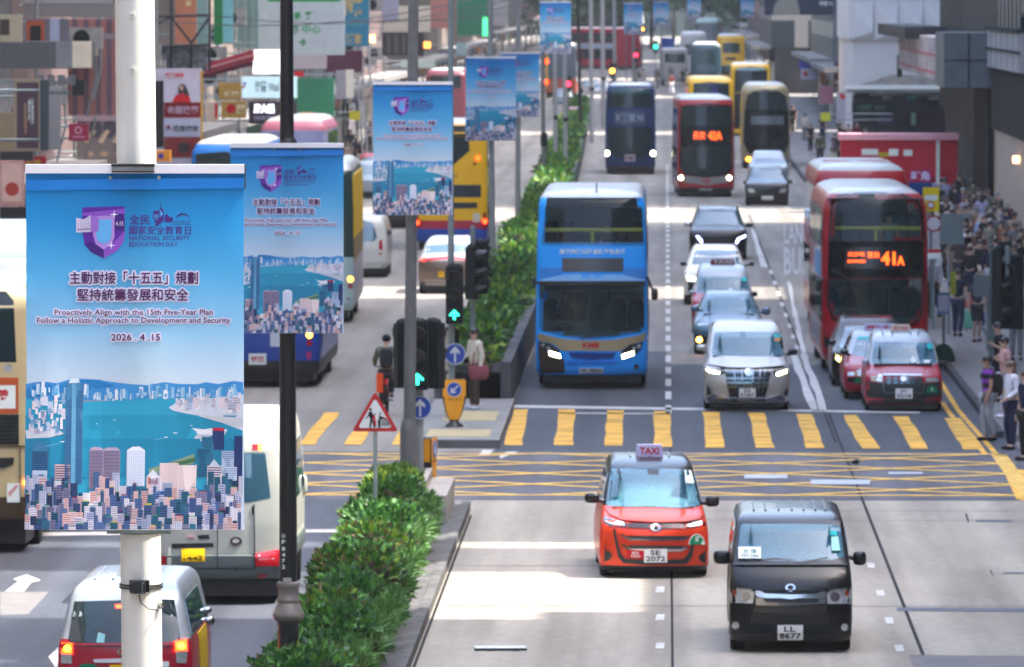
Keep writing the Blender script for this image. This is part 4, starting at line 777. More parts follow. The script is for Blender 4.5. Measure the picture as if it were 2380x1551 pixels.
v.d('upper_windscreen', BGLASS, [(1416,208),(1465,203),(1514,208),(1517,250),(1413,250)]); v.d('tint_band', flat('tint_teal', '#0e4a48', .1), [(1420,209),(1465,205),(1510,209),(1512,218),(1418,218)], 'upper_windscreen'); v.d('lower_windscreen', BGLASS, [(1413,296),(1517,296),(1515,350),(1500,366),(1465,370),(1430,366),(1415,350)]);
v.d('destination_panel', flat('panel_navy', '#333f55', .3), Rr(1428,258,1500,290)); v.t('display_text', flat('pale_lettering', '#7d8aa0'), '旺角東 98', 1432, 264, 1496, 284, 'destination_panel', .04)
for x in (1410.5, 1518.5): v.d('bulb', LED, Cc(x, 356.5, 6))
v.plate(1452, 360, 1476, 375, 'KMB', None, flat('badge_pink', '#b9a4a8')); bus_common(v)
v = Car('double_decker_bus', 'beige gold double decker with wraparound dark upper glass, nearest the right kerb', 'bus', V0, 1780.5, 393, bl(1.23, 4.4, 1.02), [BLACK, paint('gold', '#a09270', .3), ROOFW], (.36, 4.3), bow=.26)
v.d('front_glazing', DARKBAND, [(1736,222),(1755,210),(1781,208),(1808,211),(1826,224),(1833,260),(1834,330),(1828,352),(1808,362),(1781,365),(1752,362),(1736,352),(1728,330),(1730,260)]); v.d('upper_windscreen', BGLASS, [(1739,224),(1757,213),(1781,211),(1806,214),(1823,225),(1829,254),(1733,254)], 'front_glazing'); v.d('destination_panel', flat('panel_grey2', '#5b6062', .3), Rr(1745,270,1822,290), 'front_glazing'); v.d('indicator', AMBER, Cc(1740, 371, 5)); bus_common(v)
v = Car('double_decker_bus', 'yellow framed double decker standing between the red and the beige double deckers', 'bus', V0, 1745, 326, bl(1.24, 4.75, 1.16), [BLACK, YBUS, ROOFW], (.36, 4.68)); v.d('upper_windscreen', BGLASS, [(1708,158),(1745,155),(1783,158),(1784,215),(1706,215)]); v.d('front_panel', DARKBAND, [(1706,216),(1784,216),(1784,300),(1706,300)]); v.d('destination_panel', flat('blurred_white', '#8fa4a8'), Rr(1714,158,1776,164), 'upper_windscreen'); bus_common(v)
v = Car('double_decker_bus', 'yellow roofed double decker right behind the red 42A double decker', 'bus', V0, 1652, 365, bl(1.25, 4.42, 1.16), [BLACK, YBUS], (.36,), math.radians(1.0)); v.d('upper_windscreen', BGLASS, [(1612,194),(1652,191),(1694,194),(1696,235),(1610,235)]); v.d('passenger', flat('cloth_violet', '#3a3670'), [(1654,200),(1668,200),(1670,225),(1652,225)], 'upper_windscreen'); bus_common(v); v.side('advert_panel', flat('advert_dark', '#5b5458'), [(1.2, .6), (10, .6), (10, 4.0), (1.2, 4.0)], -1, .006)
FARB = 'far double deckers'
v = Car('double_decker_bus', 'far yellow double decker with a dark route board, beyond the nearer yellow ones', 'bus', V0, 1699, 240, bl(1.25, 4.45, 1.1), [BLACK, YBUS, ROOFW], (.36, 4.3), Y=760, zoff=.15); v.d('upper_windscreen', BGLASS, [(1680,101),(1699,99),(1719,101),(1720,124),(1679,124)]); v.d('destination_panel', flat('board_dark', '#20242a'), Rr(1687,134,1710,140)); v.d('lower_windscreen', BGLASS, [(1676,152),(1722,152),(1722,175),(1676,175)]); bus_common(v)
v = Car('double_decker_bus', 'far dark teal double decker left of the far yellow one', 'bus', V0, 1641, 240, bl(1.25, 4.4, 1.0), [BLACK, flat('teal_bus', '#1d3540', .3), ROOFW], (.36, 4.25), Y=700, zoff=0); v.d('upper_windscreen', BGLASS, [(1620,120),(1641,116),(1662,120),(1664,150),(1618,150)]); v.d('lower_windscreen', BGLASS, [(1618,168),(1664,168),(1662,195),(1620,195)]); bus_common(v)
v = Car('double_decker_bus', 'far white framed double decker partly hidden by the dark teal one', 'bus', V0, 1612, 240, bl(1.25, 4.5, 1.1), [BLACK, WHP, ROOFW], (.36, 4.3), Y=790, zoff=.1); v.d('upper_windscreen', BGLASS, [(1592,104),(1612,102),(1633,104),(1634,128),(1591,128)]); bus_common(v)
v = Car('double_decker_bus', 'farthest pale green roofed double decker at the end of the bus queue', 'bus', V0, 1642, 200, bl(1.25, 4.6, 1.1), [BLACK, flat('grey_bus', '#59686c', .3), flat('roof_pale_green', '#a9c2b8')], (.36, 4.1), Y=900, zoff=.6, head=math.radians(-3)); bus_common(v)
# ---- far traffic on the right carriageway
v = Car('lorry', 'far grey white lorry or coach in the lane left of the bus queue', 'lorry', V0, 1568, 200, [(.4,1.1,.1,8),(.9,1.2,0,8),(2.2,1.2,.1,8),(3.2,1.15,.2,8),(3.35,1.0,.6,7.8)], [BLACK, flat('lorry_grey', '#a9a5a0', .4)], (.5,), Y=760); v.d('windshield', BGLASS, [(1545,125),(1592,125),(1592,146),(1545,146)]); v.wheels((1.5, 6.5), .45, .3)
def far_car(label, x, y, wd, hgt, mat, lamps=None, rear=False):
    v = Car('car', label, 'car', V0, x, y, [(.18,wd*.95,.1,4.3),(.3,wd,.02,4.4),(.8,wd,.04,4.4),(.95,wd*.94,.5,4.35),(hgt*.68,wd*.86,.9,4.2),(hgt*.95,wd*.72,1.4,4.0),(hgt,wd*.6,1.8,3.8)], [BLACK, mat], (.26,), group='far cars'); p = PM(v.Y)
    v.d('windshield', GLASS, [(x - wd*.66*p, y - hgt*.93*p), (x + wd*.66*p, y - hgt*.93*p), (x + wd*.8*p, y - hgt*.66*p), (x - wd*.8*p, y - hgt*.66*p)])
    for sg in (-1, 1): v.d('tail_light' if rear else 'headlight', lamps or CLEAR, Cc(x + sg * wd * .78 * p, y - .78 * p, .13 * p, .1 * p, 10))
    v.under(.3, 4.1, .05, .3, wd * .8); v.wheels((.8, 3.5), .32, .2, rim=False); return v
far_car('far pale blue white car waiting beyond the far crossing', 1532, 208, .88, 1.5, WHP); far_car('far white car right of the pale blue white one', 1556, 200, .88, 1.55, SILV)
far_car('far dark car behind the navy double decker with a white lamp', 1580, 212, .88, 1.5, BLK, LED)
# ================================================================== LEFT CARRIAGEWAY, SEEN FROM BEHIND
T = crop(200, 2150, .33392)
JR = [(.25,.78,.12,4.3),(.32,.82,.03,4.38),(.6,.828,0,4.4),(.95,.815,.02,4.4),(1.03,.79,.06,4.4),(1.3,.735,.2,4.35),(1.53,.68,.36,4.3),(1.62,.64,.48,4.1),(1.67,.58,.75,3.9),(1.70,.48,1.2,3.6)]
p = A(*T(885, 500), 104.2)
v = Car('taxi', 'red and silver taxi with glowing brake lights at the bottom left', 'taxi', V0, 289, 1685, JR, [BLACK, RED, SILV], (.3, 1.0), bow=.08); v.T = T
v.d('rear_window', glassmat('rear', '#14292e', 1.5), [(290,765),(880,750),(1490,742),(1562,1228),(1530,1246),(880,1262),(260,1262),(218,1240)])
v.d('high_brake_light', TAIL, [(780,805),(962,800),(962,845),(790,846)]); v.d('interior_pillar', flat('inside_grey', '#3a3d40'), [(260,900),(330,950),(380,1250),(235,1235)], 'rear_window'); v.d('interior_strip', BLACK, [(520,1105),(580,1100),(775,1185),(750,1210),(600,1150)], 'rear_window'); v.d('painted_reflection', flat('reflection_teal', '#7fb3b8'), [(580,1135),(660,1160),(650,1260),(552,1258)], 'rear_window')  # teal reflection in the rear window painted on as a patch
for L, K, E in (([(140,1258),(270,1265),(268,1395),(133,1388)], [(133,1392),(262,1397),(262,1512),(133,1506)], (205, 1328)), ([(1495,1242),(1640,1212),(1646,1352),(1500,1362)], [(1505,1366),(1646,1356),(1636,1506),(1515,1502)], (1572, 1300))):
    v.d('tail_light', TAIL, L); v.d('bulb', TAILH, Cc(*E, 42, 38), 'tail_light'); v.d('reversing_lamp', CLEAR, K)
v.d('emblem', CHROME, Cc(855, 1368, 48)); v.d('emblem_centre', RED, Cc(855, 1366, 26), 'emblem'); v.d('garnish', flat('garnish_white', '#d3d4d4', .25), [(515,1460),(900,1445),(1250,1445),(1270,1492),(880,1500),(530,1500)])
v.d('seat_badge', GRN, Cc(450, 1555, 110, 45)); v.d('number_plate', PLY, Rr(715,1525,1010,1640)); v.d('boot_seam', BLACK, [(300,1290),(1480,1290),(1480,1296),(300,1296)]); v.d('white_sticker', STK, Rr(1345,1485,1425,1551))
mb = MB(); mb.prism([(-.2, 1.68), (.18, 1.68), (.12, 1.87), (-.14, 1.87)], 1.5, 1.66); o = mb.build('roof_sign', STK, v.root, False); mb = MB(); mb.text('TAXI', -.13, 1.72, .11, 1.84, 1.496, bold=.03); mb.build('sign_lettering', REDS, o, False)
v.side('door_panel', flat('door_yellow', '#c8a818'), [(1.6, .45), (3.3, .45), (3.3, 1.0), (1.6, 1.0)], 1)
for sg in (-1, 1): v.side('side_window', GLASS, [(.5, 1.06), (3.6, 1.06), (3.3, 1.48), (.62, 1.48)], sg)
for a, b, c, d in ((1806, 832, 1938, 908), (1796, 938, 1976, 1055)):
    P, Q = v.loc(a, b, 3.7), v.loc(c, d, 3.7); mb = MB(); mb.ell((P + Q) / 2, (abs(P.x - Q.x) / 2, .06, abs(P.z - Q.z) / 2), 14, 8, e=.8); mb.tube([(P + Q) / 2, Vector(((P.x + Q.x) / 2, 3.7, .95)), Vector((.72, 3.7, .85))], .018, 6); mb.build('fender_mirror', CHROME, v.root)
for x in (-.42, -.2, .05, .3): mb = MB(); mb.box(x - .014, 1.0, 1.66, x + .014, 3.4, 1.712); mb.build('roof_rib', SILV, v.root)
v.under(.2, 4.2, .06, .34, .74); v.wheels((.9, 3.5), .32, .2)
# ---- white minibus
T = crop(560, 1640, .52239); MW = paint('minibus_white', '#b0b3a8')
v = Car('minibus', 'white minibus with yellow number plate seen from behind, left of the black lamp post', 'minibus', V0, 514, 1408, [(.38,.86,.1,6.8),(.5,.93,0,6.9),(.72,.94,0,6.95),(.74,.92,.05,6.95),(1.2,.925,.06,6.95),(1.8,.90,.12,6.95),(2.3,.85,.2,6.9),(2.5,.80,.3,6.8),(2.58,.7,.5,6.6),(2.62,.5,.9,6.3)], [flat('bumper_grey', '#55605f', .4), MW], (.735,), bow=.06, rc=.12); v.T = T
v.d('rear_window', GLASS, [(250,345),(600,330),(960,335),(1000,672),(830,708),(250,715)]); v.d('upper_panel', MW, [(250,200),(600,190),(955,200),(960,325),(250,325)]); v.d('high_marker', REDL, [(858,262),(935,262),(935,310),(858,310)]); v.d('marker_lens', AMBER, Rr(908,266,934,306), 'high_marker')
v.d('door_seam', DARKP, Rr(590,720,596,1215)); v.d('door_seam', DARKP, [(868,720),(876,720),(884,1215),(876,1215)]); v.d('door_seam', DARKP, Rr(190,1213,880,1219)); v.d('hinge', DARKP, Rr(856,738,868,800)); v.d('hinge', DARKP, Rr(860,1100,874,1140))
v.d('door_handle', BLACK, [(440,960),(525,955),(535,985),(450,990)]); v.d('plate_light_bar', BLACK, [(240,1025),(560,1018),(566,1048),(245,1060)]); v.plate(318, 1062, 495, 1160, 'VR', '1442', PLY); v.d('plate_recess', flat('recess_grey', '#a9aca2'), [(215,1050),(238,1050),(238,1190),(205,1200)])
v.d('emblem', CHROME, Cc(734, 1004, 46, 32)); v.d('emblem_centre', MW, Cc(734, 1003, 26, 16), 'emblem'); v.d('door_sticker', flat('pink_lettering', '#d6a0a0'), Rr(362,965,412,980))
v.d('tail_light', REDL, [(882,1100),(1030,1072),(1078,1070),(1080,1195),(884,1197)]); v.d('lens', CLEAR, [(905,1112),(1030,1085),(1030,1140),(905,1148)], 'tail_light'); v.d('tail_light', REDL, [(150,1115),(198,1120),(198,1220),(150,1222)])
v.d('reflector', REDL, Rr(902,1260,970,1286)); v.d('bumper_step', DARKP, [(380,1300),(820,1298),(830,1385),(390,1390)]); v.d('reflector', REDL, Rr(490,1360,602,1388)); v.d('bumper_slot', BLACK, Rr(640,1330,820,1360)); v.d('bumper_cap', BLACK, Cc(330, 1232, 12)); v.d('bumper_cap', BLACK, Cc(740, 1218, 12))
P, Q = v.loc(1198, 492, 6.2), v.loc(1282, 650, 6.2); mb = MB(); mb.ell((P + Q) / 2, (abs(P.x - Q.x) / 2, .07, abs(P.z - Q.z) / 2), 14, 8, e=.6); mb.tube([(P + Q) / 2, v.loc(1250, 700, 6.2), Vector((.85, 6.3, 1.1))], .02, 6); o = mb.build('wing_mirror', MW, v.root); mb = MB(); c = (P + Q) / 2; mb.ell((c.x - .02, c.y - .07, c.z + .06), (.06, .02, .14), 12, 6); mb.build('mirror_glass', DARKBAND, o)
v.under(.3, 6.6, .12, .5, .82); v.wheels((1.6, 5.4), .38, .24)
for sg in (-1, 1):
    for i in range(4): v.side('side_window', GLASS, [(.5 + i * 1.5, 1.35), (1.9 + i * 1.5, 1.35), (1.9 + i * 1.5, 2.15), (.5 + i * 1.5, 2.15)], sg)
# ---- beige double decker at the left edge
GOLD = paint('bus_gold', '#c6b285', .2)
v = Car('double_decker_bus', 'beige gold double decker seen from behind, cut off by the left edge', 'bus', V0, -106, 1288, [(.38,1.2,.1,11.9),(.55,1.24,0,12),(.9,1.245,0,12),(1.6,1.245,.01,12),(3.0,1.24,.06,12),(3.9,1.22,.12,12),(4.15,1.16,.22,11.9),(4.28,1.05,.4,11.7),(4.33,.9,.8,11.4)], [BLACK, BROWN, GOLD, ROOFW], (.56, .86, 4.26), bow=.1)
v.d('rear_window', BGLASS, [(-250,675),(-106,670),(15,678),(32,700),(38,842),(-250,842)]); v.d('lamp_cluster', CLEAR, Cc(19, 856, 9)); v.d('advert_board', flat('advert_orange', '#b0522a'), Rr(-250,878,43,962)); v.d('advert_sheet', STK, Rr(-60,896,36,950), 'advert_board'); v.t('advert_lettering', REDS, '招聘', -40, 905, 20, 930, 'advert_board'); v.d('engine_grille', DARKP, Rr(-250,964,44,1034))
for i in range(7): v.d('grille_slat', BLACK, Rr(-250, 968 + i * 9.5, 43, 971 + i * 9.5), 'engine_grille')
v.d('number_recess', BLACK, [(-150,1066),(33,1064),(31,1080),(10,1088),(-150,1088)]); v.d('rear_sticker', STK, Rr(16,1124,46,1168)); v.d('sticker_stripe', flat('faded_pink', '#c9908e'), [(18,1146),(38,1126),(43,1130),(22,1156)], 'rear_sticker'); v.d('panel_seam', BROWN, Rr(-250,1036,78,1039)); v.d('panel_seam', BROWN, Rr(46,1040,48,1196))
v.d('indicator', AMBER, Cc(65, 1122, 8)); v.d('tail_light', REDL, Cc(65, 1150, 8)); v.d('tail_light', TAIL, Cc(66, 1199, 4)); bus_common(v, 12)
v = Car('double_decker_bus', 'lime green double decker with white top seen from behind, beyond the beige one at left', 'bus', V0, -75, 1040, bl(1.25, 4.2, 1.1), [BLACK, flat('lime', '#9fce1a', .3), flat('pale_lime', '#d8e8d8', .3)], (.4, 3.55)); v.d('rear_window', BGLASS, [(-160,600),(0,600),(5,690),(-160,690)]); v.d('tail_light', REDL, Cc(61, 716, 7)); bus_common(v, 11.3)
# ---- dark blue bus behind the second banner
DBL = paint('bus_dark_blue', '#0a3a94')
v = Car('double_decker_bus', 'dark blue double decker seen from behind, mostly hidden by the second banner', 'bus', V0, 614, 902, bl(1.25, 4.4, 1.1), [BLACK, DBL, ROOFW], (.62, 4.3)); v.d('number_board', flat('board_pale', '#b9c2c8'), Rr(628,740,655,806)); v.d('number_board', STK, Rr(578,822,619,848)); v.t('board_lettering', REDS, '隧巴', 584, 828, 614, 842, 'number_board', .03)
v.d('tail_light', AMBER, Cc(719, 779, 7)); v.d('tail_light', REDL, Cc(719, 798, 7)); v.d('tail_light', flat('lens_magenta', '#b0206a', .2), [(712,818),(724,818),(722,836),(713,834)]); v.d('rear_window', BGLASS, [(505,500),(722,500),(722,600),(505,600)]); v.d('engine_grille', BLACK, Rr(520,690,700,735)); bus_common(v, 11.3)
v = Car('double_decker_bus', 'light blue double decker with a white roof seen from behind, between the first two banners', 'bus', V0, 534, 655, bl(1.25, 4.42, 1.02), [BLACK, paint('bus_light_blue', '#1478cc'), flat('roof_cream', '#d2cdc4', .5)], (.4, 4.2)); v.d('rear_window', BGLASS, [(455,358),(534,352),(612,356),(614,400),(453,400)]); bus_common(v, 11.3)
v = Car('double_decker_bus', 'yellow and grey advert covered double decker, its side showing right of the second banner', 'bus', V0, 714, 752, [(.35,1.2,.1,11.2),(.5,1.25,0,11.3),(1.6,1.25,0,11.3),(3.0,1.25,.05,11.3),(4.0,1.23,.12,11.3),(4.25,1.15,.3,11.2),(4.36,.95,.7,10.9)], [flat('bus_mint', '#a4bdb8', .35), flat('bus_green_dark', '#23403c', .2), ROOFW], (1.75, 4.15), math.radians(.8))
v.d('tail_light', AMBER, Cc(814.5, 649, 6)); v.d('tail_light', REDL, Cc(814.5, 666, 6)); v.d('reflector', REDL, Cc(810, 695, 3)); bus_common(v, 11.3)
v.side('advert_panel', flat('advert_yellow', '#e8bc18'), [(.3, 2.3), (11, 2.3), (11, 4.0), (.3, 4.0)], 1, .03); v.side('advert_panel', flat('advert_brown', '#8f7a52'), [(.3, 1.7), (11, 1.7), (11, 2.3), (.3, 2.3)], 1, .03); v.side('advert_panel', flat('advert_silver', '#a9a8b0'), [(.3, .5), (11, .5), (11, 1.7), (.3, 1.7)], 1, .03)
# ---- yellow double decker
v = Car('double_decker_bus', 'yellow double decker with red and blue skirt seen from behind, right of the third banner', 'bus', V0, 1048.5, 582, [(.3,1.2,.1,11.2),(.45,1.24,.02,11.3),(.85,1.25,0,11.3),(1.6,1.25,0,11.3),(3.0,1.25,.04,11.3),(4.1,1.22,.1,11.3),(4.35,1.15,.25,11.2),(4.48,.95,.7,10.9)], [BLACK, paint('skirt_blue', '#0d47a8'), paint('skirt_red', '#b01c3a'), YBUS, ROOFW], (.36, .78, 1.0, 4.4))
v.d('rear_window', BGLASS, [(978,318),(1060,318),(1088,318),(1092,350),(1052,386),(978,388)]); v.d('upper_glass', DARKBAND, [(978,292),(1086,292),(1090,317),(978,317)]); v.d('engine_grille', flat('grille_navy', '#1a2430', .3), Rr(995,430,1118,459)); v.d('engine_grille', MATS['flat_grille_navy'], [(1032,471),(1109,471),(1109,484),(1032,486)]); v.d('rear_sticker', flat('sticker_pale', '#cfc7b4'), Rr(1099,496,1116,517))
v.d('high_brake_light', TAIL, Cc(1111, 368, 4.5)); v.d('high_brake_light', REDL, Cc(1103, 381, 3.5)); v.t('rear_lettering', flat('lettering_grey', '#8a7a3a'), '8462', 1040, 405, 1064, 412)
for L in ([(1122,495),(1133,495),(1135,530),(1124,536)], [(962,495),(972,495),(976,530),(966,532)]): v.d('tail_light', REDL, L)
for c in ((1127, 515), (969, 518)): v.d('bulb', TAIL, Cc(*c, 5), 'tail_light')
bus_common(v, 11.3)
v = Car('double_decker_bus', 'maroon double decker seen from behind between the third and fourth banners', 'bus', V0, 1035, 330, bl(1.25, 4.45, 1.05), [BLACK, flat('maroon', '#5e2733', .35), ROOFW], (.36, 4.35)); v.d('rear_window', BGLASS, [(1000,176),(1035,173),(1070,176),(1072,205),(998,205)]); v.d('rear_panel', flat('panel_pale', '#b9b9b4'), Rr(1054,274,1076,294)); bus_common(v, 11.3)
v = Car('double_decker_bus', 'pink striped pale double decker with white roof seen from behind, above the second banner', 'bus', V0, 682, 553, bl(1.25, 4.42, 1.0), [BLACK, flat('bus_lilac', '#a9a9c6', .35), flat('bus_pink', '#d4788a', .35), flat('roof_cream2', '#cfc9c0', .5)], (.4, 3.96, 4.2)); v.d('rear_window', flat('window_lilac', '#8f93b8', .2), [(612,306),(752,306),(752,338),(612,338)]); bus_common(v, 11.3)
v = Car('double_decker_bus', 'red double decker turning broadside across the far end of the left carriageway', 'bus', V0, 1478, 208, bl(1.25, 4.4, 1.15), [BLACK, paint('bus_crimson', '#b01230'), flat('roof_pinkish', '#d2b0ae', .4)], (.36, 4.2), math.radians(52), Y=880); bus_common(v, 11.3)
v.side('advert_panel', flat('advert_pale', '#b9b2c4'), [(2, 2.2), (9, 2.2), (9, 2.75), (2, 2.75)], 1); v.side('advert_panel', flat('advert_pale2', '#a8b8c8'), [(2, 2.2), (9, 2.2), (9, 2.75), (2, 2.75)], -1)
v = Car('double_decker_bus', 'far yellow and grey double decker with orange lower back panel behind the slim lamp posts', 'bus', V0, 1303, 232, bl(1.25, 4.4, 1.15), [BLACK, flat('bus_orange_brown', '#a24a2c', .35), flat('bus_slate', '#4b5560', .35), ROOFW], (.36, 1.6, 4.2), Y=690); v.d('edge_panel', YBUS, Rr(1267,122,1273,205)); v.d('tail_light', TAIL, Cc(1271, 143, 4)); v.d('tail_light', TAIL, Cc(1270, 191, 4)); bus_common(v, 11.3)
# ---- smaller left traffic
v = Car('van', 'white van seen from behind, right of the advert covered bus', 'van', V0, 838, 646, [(.3,.8,.08,4.9),(.45,.84,0,4.95),(.9,.845,0,5),(1.2,.83,.05,5),(1.6,.77,.14,4.9),(1.82,.70,.24,4.8),(1.9,.6,.5,4.6),(1.93,.4,.9,4.4)], [BLACK, WHP], (.34,)); v.d('rear_window', GLASS, [(795,516),(838,512),(868,518),(876,552),(868,562),(800,562)]); v.d('tail_light', REDL, [(881,562),(888,556),(890,582),(880,580)]); v.d('tail_light', REDL, Rr(880,588,888,592)); v.d('bumper', STK, [(800,618),(885,616),(885,628),(800,632)]); v.mirror(897, 532, 911, 547, 1.5, BLACK, (885, 542)); v.under(.3, 4.7, .1, .4, .75); v.wheels((.9, 3.9), .33, .22)
v = Car('suv', 'bronze brown sport utility car with silver tailgate seen from behind', 'car', V0, 1042, 684, [(.22,.84,.1,4.6),(.35,.89,.02,4.68),(.7,.9,0,4.7),(1.0,.885,.03,4.7),(1.06,.86,.08,4.7),(1.3,.77,.35,4.6),(1.52,.68,.62,4.5),(1.6,.62,.85,4.3),(1.64,.5,1.3,4.0)], [BLACK, paint('bronze', '#6f5f56', .5), SILV], (.3, 1.02)); v.d('rear_window', GLASS, [(988,571),(1042,567),(1096,571),(1100,586),(984,588)]); v.d('light_strip', REDL, [(974,602),(1042,596),(1108,602),(1108,607),(1042,602),(974,608)]); v.d('tail_light', TAIL, [(974,600),(990,598),(988,606),(974,608)]); v.d('number_plate', PLY, Rr(1019,631,1032,644)); v.d('lower_trim', flat('trim_pale', '#8a8480'), [(985,650),(1100,650),(1095,664),(990,664)]); v.under(.3, 4.4, .06, .34, .78); v.wheels((.9, 3.8), .35, .23)
far_car('dark grey car seen from behind, left of the grey lamp post under the third banner', 921, 532, .9, 1.9, flat('car_charcoal', '#2c2726', .3), REDL, True)
far_car('far red taxi like car with two red tail lights behind the slim posts', 1328, 312, .86, 1.7, RED, TAIL, True); far_car('far black car ahead of the red one with tail lights', 1310, 262, .9, 1.8, BLK, REDL, True)
far_car('far pale car with tail lights left of the navy double decker', 1398, 235, .9, 1.6, WHP, TAIL, True); far_car('far dark car on the left carriageway beside the tall shrubs', 1372, 226, .9, 1.5, BLK, TAIL, True); far_car('pale car glinting beyond the pink bus on the left carriageway', 858, 462, .9, 1.6, SILV, REDL, True)
far_car('red and white car ahead of the pale one on the left carriageway', 868, 440, .88, 1.6, RED, REDL, True)
# ================================================================== BANNERS, LAMP POSTS, SIGNALS, SIGNS
BW, BH, BS = 1.347, 2.21, 375.0
def yw(x, z): return .012 * math.sin(x * 4.6 + .9) + .007 * math.sin(x * 10 + z * 1.5) + .004 * math.sin(z * 7 + x * 3)
class Ink:
    def __init__(s): s.mb = MB()
    def m(s, u, w, lay): x, z = (u - 252.5) / BS, -w / BS; return (x, yw(x, z) - .0025 - lay * .0011, z)
    def poly(s, pts, col, lay, cell=60):
        bm = bmesh.new(); bm.faces.new([bm.verts.new((a, b, 0)) for a, b in pts])
        for ax in (0, 1):
            lo, hi = min(p[ax] for p in pts), max(p[ax] for p in pts); c = lo + cell
            while c < hi - 1:
                q = [0, 0, 0]; q[ax] = c; nn = [0, 0, 0]; nn[ax] = 1
                bmesh.ops.bisect_plane(bm, geom=bm.verts[:] + bm.edges[:] + bm.faces[:], plane_co=q, plane_no=nn); c += cell
        bm.verts.index_update(); s.mb.add([s.m(v.co.x, v.co.y, lay) for v in bm.verts], [tuple(v.index for v in f.verts) for f in bm.faces], 0, col); bm.free()
    def r(s, x0, y0, x1, y1, col, lay): s.poly([(x0, y0), (x1, y0), (x1, y1), (x0, y1)], col, lay)
    def text(s, t, x0, y0, x1, y1, col, lay, bold=0.0, halo=None):
        vs, fs, bb = text_geo(t, 0.0); 
        em = (x1 - x0) / (bb[2] - bb[0]); k = 0
        dirs = [(math.cos(i * math.pi / 4), math.sin(i * math.pi / 4)) for i in range(8)]
        reps = [(halo[0] * rr * dx, halo[0] * rr * dy, halo[1], lay - 3) for rr in (1, .55) for dx, dy in dirs] if halo else []
        reps += [(bold * dx, bold * dy, col, lay) for dx, dy in (dirs[::2] if bold else [])] + [(0, 0, col, lay)]
        for dx, dy, c, l in reps:
            k += 1; s.mb.add([s.m(x0 + (a - bb[0] + dx) / (bb[2] - bb[0]) * (x1 - x0), y1 - (q - bb[1] + dy) / (bb[3] - bb[1]) * (y1 - y0), l + k * .16) for a, q in vs], fs, 0, c)
def uw(off): return lambda a, b: ((.25 * a - 62) - (off + .25 * b - 402) * .015, off + .25 * b - 402)
qa, qb = uw(387.7), uw(775.3)
def L(f, pts): return [f(*p) for p in pts]
ban = thing('street_banner', 'x', 'banner', (0, 0, 0))
mb = MB(); nx, nz = 26, 40; vs = []
for j in range(nz + 1):
    for i in range(nx + 1): x, z = -BW / 2 + BW * i / nx, -BH * j / nz; vs.append((x, yw(x, z), z))
mb.add(vs, [(j * (nx + 1) + i, j * (nx + 1) + i + 1, (j + 1) * (nx + 1) + i + 1, (j + 1) * (nx + 1) + i) for j in range(nz) for i in range(nx)])
cm = bpy.data.materials.new('banner_cloth'); cm.use_nodes = True; _t = cm.node_tree; _b = _t.nodes['Principled BSDF']
_tc = _t.nodes.new('ShaderNodeTexCoord'); _sp = _t.nodes.new('ShaderNodeSeparateXYZ'); _mr = _t.nodes.new('ShaderNodeMapRange'); _mr.inputs[1].default_value = 0; _mr.inputs[2].default_value = -1.32
_rp = _t.nodes.new('ShaderNodeValToRGB'); e = _rp.color_ramp.elements
for pos, c in ((0.0, '#0074b8'), (.25, '#2590cc'), (.5, '#55aad8'), (.75, '#8fc2e0'), (1.0, '#c9d8e4')):
    if pos == 0: e[0].color = (*hx(c), 1)
    elif pos == 1: e[-1].color = (*hx(c), 1)
    else: k = e.new(pos); k.color = (*hx(c), 1)
_t.links.new(_tc.outputs['Object'], _sp.inputs[0]); _t.links.new(_sp.outputs['Z'], _mr.inputs[0]); _t.links.new(_mr.outputs[0], _rp.inputs[0])
_n = _t.nodes.new('ShaderNodeTexNoise'); _n.inputs['Scale'].default_value = 1.5; _bp = _t.nodes.new('ShaderNodeBump'); _bp.inputs['Strength'].default_value = .35; _mp = _t.nodes.new('ShaderNodeMapping'); _mp.inputs['Scale'].default_value = (3.5, 1, .5); _t.links.new(_tc.outputs['Object'], _mp.inputs[0]); _t.links.new(_mp.outputs[0], _n.inputs['Vector']); _t.links.new(_n.outputs['Fac'], _bp.inputs['Height']); _t.links.new(_bp.outputs[0], _b.inputs['Normal'])
_tr = _t.nodes.new('ShaderNodeBsdfTranslucent'); _mx = _t.nodes.new('ShaderNodeMixShader'); _mx.inputs[0].default_value = .28
_t.links.new(_rp.outputs[0], _b.inputs['Base Color']); _t.links.new(_rp.outputs[0], _tr.inputs[0]); _b.inputs['Roughness'].default_value = .4
_t.links.new(_b.outputs[0], _mx.inputs[1]); _t.links.new(_tr.outputs[0], _mx.inputs[2]); _t.links.new(_mx.outputs[0], _t.nodes['Material Output'].inputs[0])
mb.build('cloth', cm, ban, True)
# emblem
I = Ink(); P1, P2, P3, P4 = hx('#5a1f9a'), hx('#8b4fc0'), hx('#3c1478'), hx('#b48ad8'); SKY = hx('#5fb0e6'); WB = hx('#e4dcf2')
I.poly(L(qa, [(775,378),(1168,368),(1172,600),(1172,640),(1160,700),(1105,778),(978,852),(860,795),(800,725),(778,610)]), P1, 1)
I.poly(L(qa, [(778,430),(1168,390),(1170,470),(780,455)]), P2, 2); I.poly(L(qa, [(980,770),(1080,690),(1170,600),(1172,640),(1158,705),(1100,782),(980,850)]), P2, 2); I.poly(L(qa, [(978,770),(978,850),(862,793),(800,722),(850,690)]), P3, 2); I.poly(L(qa, [(1078,430),(1168,440),(1170,590),(1078,590)]), P3, 2)
I.poly(L(qa, [(880,460),(1075,452),(1078,660),(1050,720),(978,770),(905,720),(878,640)]), P4, 3); I.poly(L(qa, [(930,490),(1048,490),(1048,655),(1030,690),(976,722),(925,690),(906,640),(906,600),(930,600)]), SKY, 4)
I.poly(L(qa, [(855,455),(928,466),(928,600),(855,606)]), hx('#9a6cc8'), 5); I.poly(L(qa, [(720,476),(790,488),(855,450),(855,606),(722,611)]), WB, 5)
